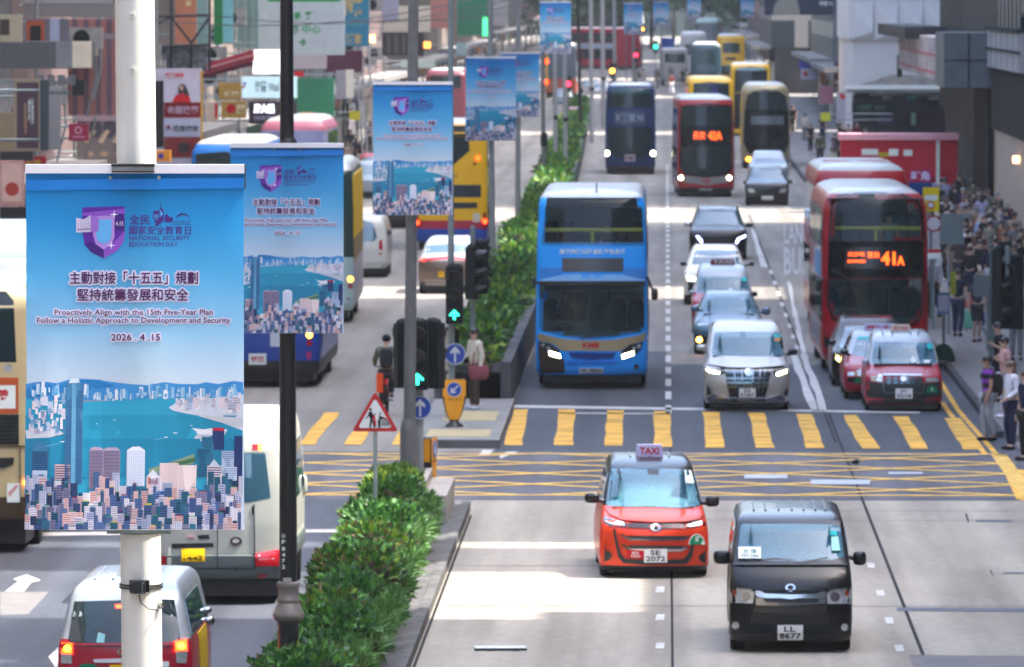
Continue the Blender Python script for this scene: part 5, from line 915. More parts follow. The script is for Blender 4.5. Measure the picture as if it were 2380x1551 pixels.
for i in range(7): a = 738 + i * 18; I.poly(L(qa, [(a, 492 - i * 5), (a + 4, 491 - i * 5), (a + 4, 604), (a, 605)]), hx('#5a4a80'), 6)
I.poly(L(qa, [(728,580),(852,572),(852,580),(728,588)]), hx('#5a4a80'), 7); I.text('4.15', *qa(1087, 508), *qa(1158, 548), hx('#f0eaf8'), 5)
for a, b in ((1072, 443), (1048, 730)): I.poly(L(qa, [(a - 45, b), (a - 6, b - 6), (a, b - 40), (a + 6, b - 6), (a + 45, b), (a + 6, b + 6), (a, b + 40), (a - 6, b + 6)]), hx('#f4eefc'), 8)
DP = hx('#46207e')
I.poly(L(qa, [(1433,412),(1488,408),(1488,485),(1433,488)]), DP, 1)
for i in range(4): I.poly(L(qa, [(1443 + i * 11, 440), (1448 + i * 11, 440), (1448 + i * 11, 480), (1443 + i * 11, 480)]), SKY, 2)
I.poly(L(qa, [(1494,378),(1528,400),(1530,500),(1500,530),(1455,562),(1455,525),(1436,500),(1470,495),(1494,470)]), DP, 1); I.poly(L(qa, [(1496,340),(1499,340),(1500,378),(1496,378)]), DP, 1); I.poly(L(qa, [(1503,345),(1506,345),(1507,382),(1503,380)]), DP, 1)
I.poly(L(qa, [(1500,395),(1524,440),(1500,470)]), SKY, 2); I.poly(L(qa, [(1535,500),(1540,455),(1560,437),(1585,470),(1612,468),(1618,500),(1590,520),(1540,515)]), DP, 1); I.poly(L(qa, [(1637,490),(1660,448),(1700,430),(1745,440),(1778,485),(1740,455),(1700,448),(1660,465)]), DP, 1)
for i in range(3): I.poly(L(qa, [(1590 + i * 8, 508 + i * 14), (1782, 506 + i * 14), (1782, 510 + i * 14), (1590 + i * 8, 512 + i * 14)]), DP, 1)
I.mb.build('printed_emblem', PRINT, ban, False, recalc=False)
I = Ink(); TP = hx('#4b1f86'); HL = hx('#4e1c58'); HA = hx('#e6e2f6')
I.text('全民', *qa(1212, 447), *qa(1402, 538), TP, 1, .012); I.text('國家安全教育日', *qa(1212, 550), *qa(1785, 630), TP, 1, .012); I.text('NATIONAL SECURITY', *qa(1213, 643), *qa(1776, 684), TP, 1, .01); I.text('EDUCATION DAY', *qa(1214, 702), *qa(1664, 742), TP, 1, .01)
I.text('主動對接「十五五」規劃', *qa(665, 975), *qa(1856, 1090), HL, 4, .02, (.15, HA)); I.text('堅持統籌發展和安全', *qa(738, 1133), *qa(1770, 1246), HL, 4, .02, (.15, HA))
I.text('Proactively Align with the 15th Five-Year Plan', *qa(531, 1326), *qa(2000, 1392), HL, 4, .012, (.2, HA)); I.text('Follow a Holistic Approach to Development and Security', *qa(370, 1400), *qa(2164, 1468), HL, 4, .012, (.2, HA)); I.text('2026 . 4 .15', *qb(1060, 2), *qb(1512, 64), HL, 4, .02, (.18, HA))
I.mb.build('printed_lettering', PRINT, ban, False, recalc=False)
# printed harbour view
I = Ink(); rs = random.Random(3)
def pr(pts, c, lay): I.poly(L(qb, pts), hx(c) if isinstance(c, str) else c, lay)
X0, X1, YB = 272, 2300, 1822
pr([(X0,470),(340,455),(440,445),(560,462),(680,425),(800,422),(930,428),(1060,450),(1230,470),(1400,480),(1560,452),(1700,470),(1860,472),(1950,452),(2060,470),(2200,440),(2292,450),(2292,620),(X0,620)], '#3a92d0', 1)
pr([(X0,520),(420,450),(560,480),(700,430),(960,430),(1100,490),(X0,600)], '#1f7cbc', 2)
pr([(X0,600),(700,640),(1000,628),(1400,600),(1800,588),(2292,640),(2296,1500),(X0,1500)], '#27a2c4', 2); pr([(X0,760),(2292,760),(2296,1340),(X0,1340)], '#1893b6', 3); pr([(X0,980),(2294,980),(2296,1340),(X0,1340)], '#0f84a8', 4)
for i in range(150):
    x = rs.uniform(285, 2280); h = rs.uniform(20, 110); y = 600 - 40 * math.exp(-((x - 500) / 300) ** 2) + rs.uniform(-18, 30)
    if x > 1250: y -= 18
    c = rs.choice(['#8fc0e0', '#c3dcec', '#5ba6d6', '#e3e9f0', '#4a9ad0', '#a9cde4']); wd = rs.uniform(12, 36); pr([(x, y - h), (x + wd, y - h), (x + wd, y), (x, y)], c, 3 + (i % 2))
def peninsula(x0, x1, y0, y1, n, pal, lay):
    for i in range(n):
        x = rs.uniform(x0, x1); y = rs.uniform(y0, y1); wd = rs.uniform(16, 50); h = rs.uniform(30, 110); c = rs.choice(pal); pr([(x, y - h), (x + wd, y - h), (x + wd, y), (x, y)], c, lay)
        for k in range(int(h / 22)): pr([(x + 3, y - h + 8 + k * 22), (x + wd - 3, y - h + 8 + k * 22), (x + wd - 3, y - h + 14 + k * 22), (x + 3, y - h + 14 + k * 22)], tuple(q * .72 for q in hx(c)), lay + .4)
WPAL = ['#e7e6f0', '#d6dcec', '#f0dfe4', '#b9c9e0', '#8fb2d6', '#f3eef4', '#c7b6c8']
pr([(1600,690),(1660,650),(2292,560),(2294,900),(2100,830),(1850,760),(1650,720)], '#d5dbe6', 4); peninsula(1660, 2250, 640, 750, 60, WPAL, 5); pr([(1900,760),(2294,780),(2294,860),(2180,840)], '#c9ccd2', 6)
pr([(X0,900),(560,880),(640,930),(500,965),(285,975)], '#cfd2dc', 4); peninsula(285, 620, 640, 930, 50, WPAL + ['#4a86b4', '#7fa8c8'], 5)
def tower(x0, x1, y0, y1, c, win, lay, step=16, top=None, grid=False, frac=.5):
    pts = top or [(x0, y0), (x1, y0)]; pr(pts + [(x1, y1), (x0, y1)], c, lay); wc = hx(win)
    y = max(p[1] for p in pts) + step * .6
    while y < min(y1, YB) - step * .4:
        if grid:
            n = max(2, int((x1 - x0) / 18))
            for i in range(n): a = x0 + 4 + (x1 - x0 - 8) * i / n; I.r(*qb(a, y), *qb(a + (x1 - x0 - 8) / n * .55, y + step * frac), wc, lay + .4)
        else: I.r(*qb(x0 + 3, y), *qb(x1 - 3, y + step * frac), wc, lay + .4)
        y += step
tower(645, 806, 520, 1400, '#3f7ea8', '#1b4f80', 6, 17, [(645,520),(660,450),(690,418),(760,415),(785,450),(804,520)]); pr([(700,440),(740,440),(742,1390),(702,1390)], '#5a98bc', 7); pr([(690,415),(760,412),(772,455),(668,462)], '#c9dcea', 8)
tower(338, 488, 1080, 1300, '#3d7ea8', '#0f3e68', 6, 16, [(338,1080),(360,1010),(400,1000),(450,1005),(470,1040),(488,1085)])
tower(345, 482, 1272, YB, '#c6d6ea', '#3f5c8c', 7, 900); 
for i in range(7): I.r(*qb(372 + i * 15, 1370), *qb(380 + i * 15, 1640), hx('#33507e'), 8)
I.r(*qb(374, 1305), *qb(392, 1326), hx('#d8203a'), 8); I.text('恒生銀行', *qb(398, 1306), *qb(456, 1326), hx('#3a4f8a'), 8, .02)
tower(872, 1000, 1075, 1440, '#a898b0', '#4b3f66', 6, 13, [(872,1080),(900,1055),(970,1058),(1000,1075)]); tower(1000, 1155, 1085, 1440, '#a596ae', '#463a60', 6, 13, [(1000,1080),(1030,1060),(1125,1060),(1155,1085)])
tower(1218, 1386, 1085, 1420, '#e6ecf6', '#a9bcd8', 6, 15, [(1218,1085),(1270,1052),(1335,1050),(1386,1085)], True); tower(553, 696, 1215, 1480, '#d8bcc4', '#6d5268', 6, 22)
pr([(1820,880),(1930,890),(2020,878),(2150,890),(2120,950),(1880,940)], '#e9ecf2', 5); pr([(1790,975),(1850,940),(2000,950),(1950,1005),(1830,1000)], '#c4ccd6', 5); tower(2012, 2122, 880, 1080, '#2b4a86', '#17305e', 6, 15); I.r(*qb(2018, 876), *qb(2116, 904), hx('#d02040'), 7.6)
tower(1912, 2024, 960, 1330, '#2f7d9c', '#115878', 6, 15); tower(1870, 1980, 1070, 1340, '#1f6f90', '#0b4a6c', 7, 15); tower(2215, 2294, 950, 1370, '#21407c', '#122a58', 6, 16); tower(2100, 2215, 1090, 1480, '#b4c4dc', '#6a84b0', 7, 18); tower(2145, 2245, 1240, 1520, '#cddcec', '#8098c0', 8, 20)
pr([(1420,1260),(1640,1190),(1870,1110),(1880,1200),(1640,1260),(1440,1320)], '#7f9a7a', 5); pr([(1640,1210),(1860,1150),(1860,1190),(1660,1240)], '#3f6a44', 6)
tower(1525, 1702, 1205, 1560, '#ecd8d6', '#a98a92', 7, 18, None, True); tower(1702, 1865, 1225, 1540, '#efdcd8', '#9f8088', 7, 18, None, True); tower(1865, 1935, 1215, 1330, '#e4d6da', '#8f7a8c', 6, 14)
tower(1405, 1525, 1330, YB, '#f0c9bc', '#f0c9bc', 8, 900); pr([(1405,1330),(1465,1262),(1525,1330)], '#d4dce6', 9); pr([(1420,1340),(1512,1340),(1512,1400),(1420,1400)], '#a06c70', 9)
tower(1968, 2105, 1230, 1560, '#e3d8de', '#584a70', 8, 22); pr([(1985,1230),(2030,1165),(2080,1228)], '#c5d4e0', 9); tower(1502, 1672, 1465, YB, '#2b6ca8', '#134a84', 9, 17); tower(1548, 1645, 1385, 1470, '#b9bfd0', '#7884a4', 8, 18)
FP = [('#dcd6e2', '#7d80a4'), ('#24406c', '#122644'), ('#1f6480', '#0c3c54'), ('#4a6894', '#26406c'), ('#cfd4e6', '#6d7aa6'), ('#b9c0da', '#5b6796'), ('#3f5a90', '#223868'), ('#2f7290', '#164e6c'), ('#ead0d0', '#a07a88'), ('#8a86a4', '#4c4a70'), ('#f2ecf0', '#a6a4bc'), ('#5a78ac', '#2f4a80'), ('#e6bfb8', '#a67880')]
for r in range(8):
    y = 1345 + r * 57; x = 276 + rs.uniform(0, 20)
    while x < 2288:
        wd = rs.uniform(26, 74); h = rs.uniform(20, 250) * (1 - r * .07); x2 = min(x + wd, 2290)
        skip = (r < 2 and (640 < x < 900 or 1150 < x < 1420 or 1500 < x < 1960))
        if not skip and x2 - x > 20:
            c, wn = rs.choice(FP); tower(x, x2, y - h * .6 + 60, min(YB, y + 300 if r < 7 else YB), c, wn, 9 + r * .9, rs.choice((14, 17, 21)), None, rs.random() < .35, rs.uniform(.35, .6))
            if rs.random() < .18: I.r(*qb(x + 6, y - h * .6 + 50), *qb(x2 - 6, y - h * .6 + 58), hx(rs.choice(['#d8d020', '#1f9a50', '#c03040', '#30a0a8'])), 9.6 + r * .9)
        x += wd * rs.uniform(.8, 1.25)
for a, b, c in ((1100, 800, 18), (1580, 960, 30), (1665, 922, 40), (935, 835, 12), (1815, 852, 14), (620, 1000, 36)): pr([(a - c / 2, b), (a + c / 2, b), (a + c / 2.5, b + 8), (a - c / 2.5, b + 8)], '#eef4f8', 6)
pr([(1470,990),(1568,968),(1568,972),(1470,994)], '#8cc8e6', 6); pr([(470,1045),(600,1015),(600,1020),(470,1050)], '#7abbe0', 6); I.mb.build('printed_harbour_view', PRINT, ban, False, recalc=False)
RAILM = M('rail_white', (.8, .79, .82), .35, .2, var=.04)
mb = MB(); mb.box(-BW / 2 - .004, -.03, -.003, BW / 2 + .006, .045, .052); mb.box(BW / 2 + .006, -.032, -.1, BW / 2 + .012, .05, .056, 1); mb.build('top_rail', [RAILM, BLACK], ban, False)
mb = MB(); mb.box(-BW / 2, .02, -BH - .004, BW / 2, .05, -BH + .03); mb.build('bottom_rail', RAILM, ban, False)
mb = MB(); mb.prism([(-BW / 2, -.045), (BW / 2, -.03), (BW / 2, -.095), (-BW / 2, -.11)], -.021, -.019); mb.build('top_hem', M('hem_blue', '#0f78c8', .4), ban, False)
mb = MB()
for x in (-.15, .15): mb.cyl((x, -.036, -.03), (x, -.03, -.03), .012, n=10)
for x in (-.17, .17): mb.cyl((x, -.04, -BH + .03), (x, -.03, -BH + .03), .012, n=10)
mb.build('eyelet', GALV, ban)
# ---- lamp posts carrying the banners
def post(label, xa, ya, xb, yb, Y, ra, rb, mat, group=None, base=None, top=10.2, name='lamp_post', arm=True):
    a, b = A(xa, ya, Y), A(xb, yb, Y); d = (a - b) / (a.z - b.z); foot = b - d * (b.z - gz(Y)); t = thing(name, label, 'lamp post', foot, 0, group)
    mb = MB(); mb.cyl((0, 0, 0), d * top, rb, ra, 18); mb.build('shaft', mat, t)
    if base: mb = MB(); mb.lathe(base, 14); mb.build('base', mat if name != 'lamp' else DARKP, t)
    if arm:
        mb = MB(); e = d * top; mb.tube([e - d * .6, e + Vector((-.3, 0, .5)), e + Vector((-1.6, 0, .7))], .045, 8); mb.build('arm', mat, t); mb = MB(); mb.ell(e + Vector((-2.0, 0, .68)), (.45, .16, .08), 12, 6); mb.build('lamp_head', GALV, t)
    return t, foot, d
def hang(xc, ytop, Y, label, first=[None], rz=0.0, sc_=1.0, dy=-.2):
    p = A(xc, ytop, Y + dy); o = ban if first[0] is None else copy_tree(ban)
    first[0] = 1; o.location = p; o.rotation_euler = (0, 0, rz); o.scale = (sc_,) * 3; o['label'] = label; o['group'] = 'harbour view banners on the lamp posts'; return o
CREAM = M('post_cream', (.56, .555, .51), .42, var=.06, scale=3, bump=.04); PBLK = flat('post_black', '#0f1213', .38); PGR = M('post_dark_grey', (.115, .115, .12), .5, .1, var=.15, scale=6)
t, foot, d1 = post('thick cream white lamp post in the left foreground, holding the nearest banner', 313, 0, 330, 1551, 53.4, .121, .131, CREAM)
def onpost(x, y, dy=0.0): return A(x, y, 53.4 + dy) - foot
def sub(name, mb, mat, par=t, **k): return mb.build(name, mat, par, **k)
for x, y in ((310, 35), (311, 162), (291, 1404)):
    c = onpost(x, y); yy = -math.sqrt(max(1e-4, .126 ** 2 - (c.x - (d1 * c.z).x) ** 2)); mb = MB(); mb.cyl((c.x, yy + .004, c.z), (c.x, yy - .006, c.z), .0165, n=12); o = sub('cover_screw', mb, CREAM); mb = MB(); mb.box(c.x - .010, yy - .0075, c.z - .0015, c.x + .010, yy - .006, c.z + .0015); mb.build('slot', DARKP, o)
q = onpost(327, 1362); mb = MB(); mb.box(q.x - .056, -.2, q.z - .036, q.x + .04, -.14, q.z + .04); o = sub('junction_box', mb, BLACK, smooth=False)
mb = MB(); mb.box(q.x - .062, -.14, q.z - .03, q.x + .062, -.118, q.z + .044); mb.build('backplate', DARKP, o, False); mb = MB(); mb.box(q.x + .02, -.203, q.z - .03, q.x + .0225, -.2, q.z + .034); mb.build('edge_highlight_strip', GALV, o, False)  # edge highlight of the box laid on as a pale strip
for a in (-.045, .029):
    for b in (-.027, .03): mb = MB(); mb.cyl((q.x + a, -.199, q.z + b), (q.x + a, -.204, q.z + b), .004, n=8); mb.build('screw', GALV, o)
for k in (-.006, .012):
    c = d1 * q.z; mb = MB(); mb.tube([(c.x + .133 * math.cos(a), .133 * math.sin(a), q.z + k + .004 * math.sin(a)) for a in [2 * math.pi * i / 24 for i in range(25)]], .0055, 6); sub('strap', mb, DARKP)
e0, e1 = onpost(327, 1378), onpost(378, 1404); mb = MB(); mb.tube([(e0.x, -.17, e0.z), (e0.x + .01, -.17, e0.z - .05), (e0.x + .06, -.17, e0.z - .088), (e1.x - .02, -.14, e1.z - .03), (e1.x + .005, -.1, e1.z - .012), (e1.x, -.06, e1.z)], .0045, 6); sub('cable', mb, BLACK)
mb = MB(); mb.cyl((e1.x - .02, -.05, e1.z), (e1.x + .012, -.08, e1.z), .02, n=12); sub('cable_gland', mb, CHROME)
for y in (391, 1233):
    c = onpost(315 if y < 900 else 328, y); k = d1 * c.z; mb = MB(); mb.lathe([(.137, -.018), (.14, -.006), (.14, .006), (.137, .018)], 20, (k.x, 0, c.z)); sub('clamp_ring', mb, BLACK)
    mb = MB(); mb.box(k.x - .2, -.16, c.z - .012, k.x + .2, -.125, c.z + .012); sub('clamp_bar', mb, GALV, smooth=False)
c = onpost(315, 390); mb = MB(); mb.box(c.x - .13, -.262, c.z - .016, c.x + .13, -.14, c.z + .012); o = sub('banner_clamp', mb, M('steel_clamp', (.3, .31, .3), .35, .6, var=.2), smooth=False); mb = MB(); mb.box(c.x - .134, -.268, c.z + .013, c.x + .134, -.13, c.z + .027); mb.build('rubber_top', BLACK, o, False); mb = MB(); mb.box(c.x - .132, -.268, c.z - .024, c.x + .132, -.2, c.z - .0165); mb.build('rubber_edge', BLACK, o, False)
hang(313.5, 402, 53.4, 'nearest and sharpest harbour banner on the thick cream post', rz=math.radians(.6))
z_ = lambda y, Y: H - (y - HY) * Y / F
Yb = 102.6; t, foot, d = post('black ornate lamp post with a grey brown collar, holding the second banner', 666, 0, 670, 1350, Yb, .07, .118, PBLK)
mb = MB(); mb.lathe([(.2, 0), (.2, .3), (.15, .4), (.128, .5), (.125, z_(1450, Yb))], 20); mb.build('base', PBLK, t)
mb = MB(); mb.lathe([(.12, z_(1450, Yb)), (.17, z_(1444, Yb)), (.192, z_(1434, Yb)), (.185, z_(1428, Yb)), (.15, z_(1412, Yb)), (.128, z_(1404, Yb)), (.14, z_(1399, Yb)), (.138, z_(1394, Yb)), (.122, z_(1389, Yb)), (.124, z_(1368, Yb)), (.14, z_(1364, Yb)), (.138, z_(1357, Yb)), (.118, z_(1354, Yb))], 24); mb.build('collar', M('collar_brown', (.2, .175, .15), .5, .2, var=.2, scale=8), t)
mb = MB()
for ch, y in (('O', 1242), ('F', 1256), ('8', 1272), ('4', 1286), ('7', 1300), ('2', 1314)): mb.text(ch, -.075, z_(y + 9, Yb), -.035, z_(y, Yb), -.121, bold=.02)
mb.build('post_lettering', STK, t, False); mb = MB(); mb.box(-.06, -.123, z_(1353, Yb), .04, -.117, z_(1344, Yb)); mb.build('label_plate', flat('tag_grey', '#a59d98'), t, False)
mb = MB()
for y in (333, 772): mb.lathe([(.11, z_(y + 6, Yb)), (.115, z_(y, Yb)), (.085, z_(y - 12, Yb))], 16, (0, 0, 0))
mb.build('clamp_ring', PBLK, t); hang(667, 343, Yb, 'second nearest harbour banner, on the black ornate post', rz=math.radians(-.5))
Y3 = 146.3; t, foot, d = post('dark grey lamp post with thick lower sleeve, holding the third banner', 961, 0, 952, 990, Y3, .085, .108, PGR); mb = MB(); mb.lathe([(.15, 0), (.15, z_(1000, Y3)), (.13, z_(985, Y3)), (.11, z_(975, Y3))], 12); mb.build('sleeve', PGR, t); hang(959.5, 197, Y3, 'third nearest harbour banner, on the dark grey post', rz=math.radians(.4))
Y4 = 232.0; t, foot, d = post('grey lamp post rising from the median shrubs, holding the fourth banner', 1139, 0, 1146, 690, Y4, .06, .085, POLEG); mb = MB(); mb.lathe([(.13, 0), (.13, z_(600, Y4)), (.09, z_(575, Y4))], 12); mb.build('sleeve', POLEG, t); hang(1141, 136, Y4, 'fourth nearest harbour banner, overlapping the fifth behind it')
Y5 = 300.0; t, foot, d = post('grey lamp post just right of the fourth banner, holding the fifth banner', 1206, 0, 1203, 560, Y5, .07, .1, POLEG); hang(1209, 125, Y5, 'fifth nearest harbour banner, half hidden by the fourth')
Y6 = 372.0; t, foot, d = post('dark grey lamp post with a square collar, holding the sixth banner', 1260, 0, 1264, 430, Y6, .07, .1, PGR); mb = MB(); mb.lathe([(.14, z_(340, Y6)), (.16, z_(315, Y6)), (.1, z_(308, Y6))], 10); mb.build('collar', DARKP, t); hang(1291, 6, Y6, 'sixth nearest harbour banner, at the top edge of the view')
for x, y, Y, lb in ((1472, 9, 620, 'far harbour banner in the group of two left of the green arrow far signal'), (1536, 5, 760, 'far harbour banner above the blue direction board'), (1613, -8, 850, 'far harbour banner right of centre at the top edge'), (1737, -8, 880, 'far harbour banner over the right hand bus queue')):
    post('far grey lamp post carrying a small harbour banner', x, 0, x, 60, Y, .06, .09, POLEG, 'far banner lamp posts'); hang(x, y, Y, lb)
# slim posts of the median
for x, yb, wpx, m, lb in ((1290, 432, 10, 'l', 'slim pale lamp post with a dark band, below the sixth banner'), (1313, 440, 11, 'l', 'slim pale lamp post second in the slim row'), (1344, 345, 8, 'd', 'slim black lamp post among the pale ones'), (1374, 340, 10, 'l', 'slim pale lamp post right of the slim black one'), (1401, 310, 11, 'l', 'slim pale lamp post left of the navy double decker'), (1428, 262, 9, 'l', 'slim pale lamp post rising right above the navy double decker roof')):
    Yx = min(Yd(yb), 640); t, f, d = post(lb, x - 1, 0, x + (5 if m == 'd' else 1), yb * .8, Yx, wpx * .5 * Yx / F * .85, wpx * .5 * Yx / F, PBLK if m == 'd' else M('post_pale', (.36, .36, .35), .5, var=.1), 'slim median lamp posts')
    mb = MB(); mb.lathe([(wpx * .56 * Yx / F, 3.1), (wpx * .56 * Yx / F, 3.3)], 12); mb.build('band', DARKP, t)
# ---- traffic signals
GREENL = lamp('green', '#1fffb4', 2.2); LENSD = flat('lens_dark', '#15181a', .15); REDON = lamp('red', '#ff1a30', 3)
def arrow(mb, cx, cz, s, y):
    mb.prism([(cx - .035 * s, cz - .42 * s), (cx + .035 * s + .05 * s, cz - .42 * s), (cx + .085 * s, cz + .12 * s), (cx - .035 * s - .05 * s, cz + .12 * s), (cx - .085 * s, cz - .42 * s)], y - .004, y)
    mb.prism([(cx - .45 * s, cz - .02 * s), (cx, cz + .42 * s), (cx + .45 * s, cz - .02 * s), (cx + .36 * s, cz - .12 * s), (cx, cz + .22 * s), (cx - .36 * s, cz - .12 * s)], y - .007, y - .003)
def head(root, c, on='green', rz=0.0, w=.32, h=1.02, lit=True):
    x, y, z = c; R = Matrix.Translation((x, y, z)) @ Matrix.Rotation(rz, 4, 'Z')
    def put(name, mb, mat, par):
        mb.v = [tuple(R @ Vector(p)) for p in mb.v]; return mb.build(name, mat, par)
    mb = MB(); mb.box(-w / 2, -.11, -h / 2, w / 2, .11, h / 2); mb.ell((0, 0, h / 2), (w / 2, .11, .1), 14, 6); o = put('signal_head', mb, DARKP, root); st = h / 3
    for i in range(3):
        zc = h / 2 - st * (i + .5); mb = MB(); mb.cyl((0, -.112, zc), (0, -.125, zc), .118, n=18); l = put('lens', mb, LENSD, o)
        mb = MB(); n = 12; vs = []
        for yy, r in ((-.11, .135), (-.34, .135), (-.34, .128), (-.11, .128)):
            for k in range(n + 1): a = math.radians(-25 + 230 * k / n); vs.append((r * math.cos(a), yy + (.12 if yy < -.2 and (k < 3 or k > n - 3) else 0), zc + r * math.sin(a)))
        mb.add(vs, [(j * (n + 1) + k, j * (n + 1) + k + 1, ((j + 1) % 4) * (n + 1) + k + 1, ((j + 1) % 4) * (n + 1) + k) for j in range(4) for k in range(n)]); put('visor', mb, BLACK, o)
        if i == 2 and lit and on == 'green': mb = MB(); arrow(mb, 0, zc, .23, -.127); put('green_arrow', mb, GREENL, o)
        if i == 0 and lit and on == 'red': mb = MB(); mb.cyl((0, -.126, zc), (0, -.13, zc), .06, n=14); put('red_lamp', mb, REDON, o)
    return o
def round_sign(root, x, z, r, y, ang=0.0, blue='#0d3f9a', border=True):
    mb = MB(); mb.cyl((x, y + .015, z), (x, y, z), r, n=28); o = mb.build('sign_disc', flat('sign_blue', blue, .35), root)
    mb = MB(); pts = [(-.09, -.75), (.09, -.75), (.09, .2), (.42, -.02), (.42, .24), (0, .72), (-.42, .24), (-.42, -.02), (-.09, .2)]; ca, sa = math.cos(ang), math.sin(ang)
    mb.prism([(x + (a * ca - b * sa) * r, z + (a * sa + b * ca) * r) for a, b in pts], y - .004, y - .001); mb.build('arrow', flat('sign_arrow', '#c9cdd2'), o, False)
    if border: mb = MB(); mb.lathe([(r * .97, y - .003), (r * .97, y - .0005), (r * .91, y - .0005), (r * .91, y - .003)], 28, (x, 0, z), axis='y', loop=True); mb.build('rim', STK, o)
    return o
Y = 177.0; f = G(1048, 990); t = thing('traffic_signal', 'grey signal mast with a green up arrow and blue arrow disc on the island', 'traffic signal', (f.x, Y, .14)); zz = lambda y, Y=Y: z_(y, Y) - .14; xx = lambda x, Y=Y, f=f: A(x, 800, Y).x - f.x
mb = MB(); mb.cyl((0, 0, 0), (-.01, 0, 9.4), .075, .05, 14); mb.build('mast', GALV, t); head(t, (xx(1057), -.2, zz(687)), h=1.16, w=.36); head(t, (.0, .25, zz(800)), lit=False, rz=math.pi, h=.5); round_sign(t, xx(1058), zz(823), .225, -.12)
mb = MB(); mb.box(-.14, -.05, 0, .06, .12, zz(760)); mb.build('cable_cover', M('cover_beige', (.42, .38, .3), .6, var=.1), t, False); mb = MB(); mb.cyl((xx(1025), -.2, zz(635)), (xx(1025), -.22, zz(635)), .05, n=12); mb.build('amber_marker', flat('marker_amber', '#d9a010'), t)
Y = 186.5; f = A(1099, 800, Y); t = thing('traffic_signal', 'signal head seen from its side with visors pointing right, behind the green arrow mast', 'traffic signal', (f.x, Y, .14)); zz = lambda y: z_(y, 186.5) - .14
mb = MB(); mb.cyl((0, 0, 0), (0, 0, zz(525)), .06, .06, 12); mb.build('mast', GALV, t); head(t, (-.02, -.15, zz(635)), rz=math.radians(78), lit=False, h=1.12); head(t, (.14, .25, zz(625)), rz=math.radians(150), lit=False, h=1.1)
Y = 147.0; f = A(975, 900, Y); t = thing('traffic_signal', 'black signal with a green arrow partly behind the dark grey post', 'traffic signal', (f.x, Y, .14)); zz = lambda y: z_(y, 147.0) - .14; xx = lambda x: A(x, 900, 147.0).x - f.x
mb = MB(); mb.cyl((0, 0, 0), (0, 0, zz(760)), .075, .07, 14); mb.build('mast', POLEG, t); head(t, (xx(972), -.2, zz(828)), h=1.14, w=.34); head(t, (xx(1006), .15, zz(828)), rz=math.radians(150), lit=False, h=1.12, w=.34); head(t, (xx(938), .1, zz(828)), rz=math.radians(200), lit=False, h=1.1, w=.3); round_sign(t, xx(977), zz(947), .205, -.14)
# ---- warning triangle, bollards
Y = 132.5; f = A(872, 1100, Y); t = thing('road_works_sign', 'red bordered triangular warning sign with walking figures on a grey pole in the shrubs', 'sign', (f.x, Y, .64)); zz = lambda y: z_(y, 132.5) - .64; xx = lambda x: A(x, 950, 132.5).x - f.x
mb = MB(); mb.cyl((0, .05, -.1), (0, .05, zz(920)), .032, n=12); mb.build('pole', M('pole_mint', (.24, .3, .3), .45, .2), t)
def rtri(k, y0, y1):
    pts = []
    for (a, b), (d0, d1) in (((872, 908), (-1, 1)),): pass
    c = [(872, 910), (926, 1004), (818, 1004)]; g = (872, 972); out = []
    for i in range(3):
        p = (g[0] + (c[i][0] - g[0]) * k, g[1] + (c[i][1] - g[1]) * k); pr_, nx_ = c[i - 1], c[(i + 1) % 3]
        for tgt in (pr_, nx_): out.append((p[0] + (tgt[0] - c[i][0]) * .05, p[1] + (tgt[1] - c[i][1]) * .05))
    return [(xx(a), zz(b)) for a, b in out]
mb = MB(); mb.prism(rtri(1, 0, 0), -.01, .0); mb.build('border', flat('sign_red_border', '#a8151c', .4), t, False); mb = MB(); mb.prism(rtri(.74, 0, 0), -.014, -.011); o = mb.build('face', flat('sign_face', '#c9ced2', .4), t, False)
mb = MB(); PXT = lambda pts: [(xx(595.2 + .25 * a), zz(775.3 + .25 * b)) for a, b in pts]
for pts in (Cc(1065, 710, 13, 13, 10), [(1050,728),(1075,730),(1090,760),(1115,742),(1116,748),(1092,775),(1085,800),(1110,850),(1105,880),(1095,878),(1080,820),(1065,880),(1052,878),(1062,800),(1050,770),(1020,800),(1018,792),(1042,760)], [(1150,740),(1165,728),(1160,745),(1150,770),(1180,780),(1215,795),(1218,808),(1160,800),(1155,880),(1142,880),(1140,800)], [(1130,810),(1140,812),(1150,850),(1148,880),(1138,878)], [(1165,815),(1230,812),(1235,822),(1165,825)], [(1165,835),(1240,832),(1245,842),(1165,845)], [(1165,852),(1248,850),(1250,858),(1165,860)]): mb.prism(PXT(pts), -.018, -.0145)
mb.build('pictogram', INK, o, False); mb = MB()
for pts in ([(1085,770),(1105,765),(1110,800),(1118,860),(1108,870),(1095,820)], [(1180,790),(1200,788),(1205,800),(1185,802)]): mb.prism(PXT(pts), -.0205, -.0185)
mb.build('red_mark', REDS, o, False)
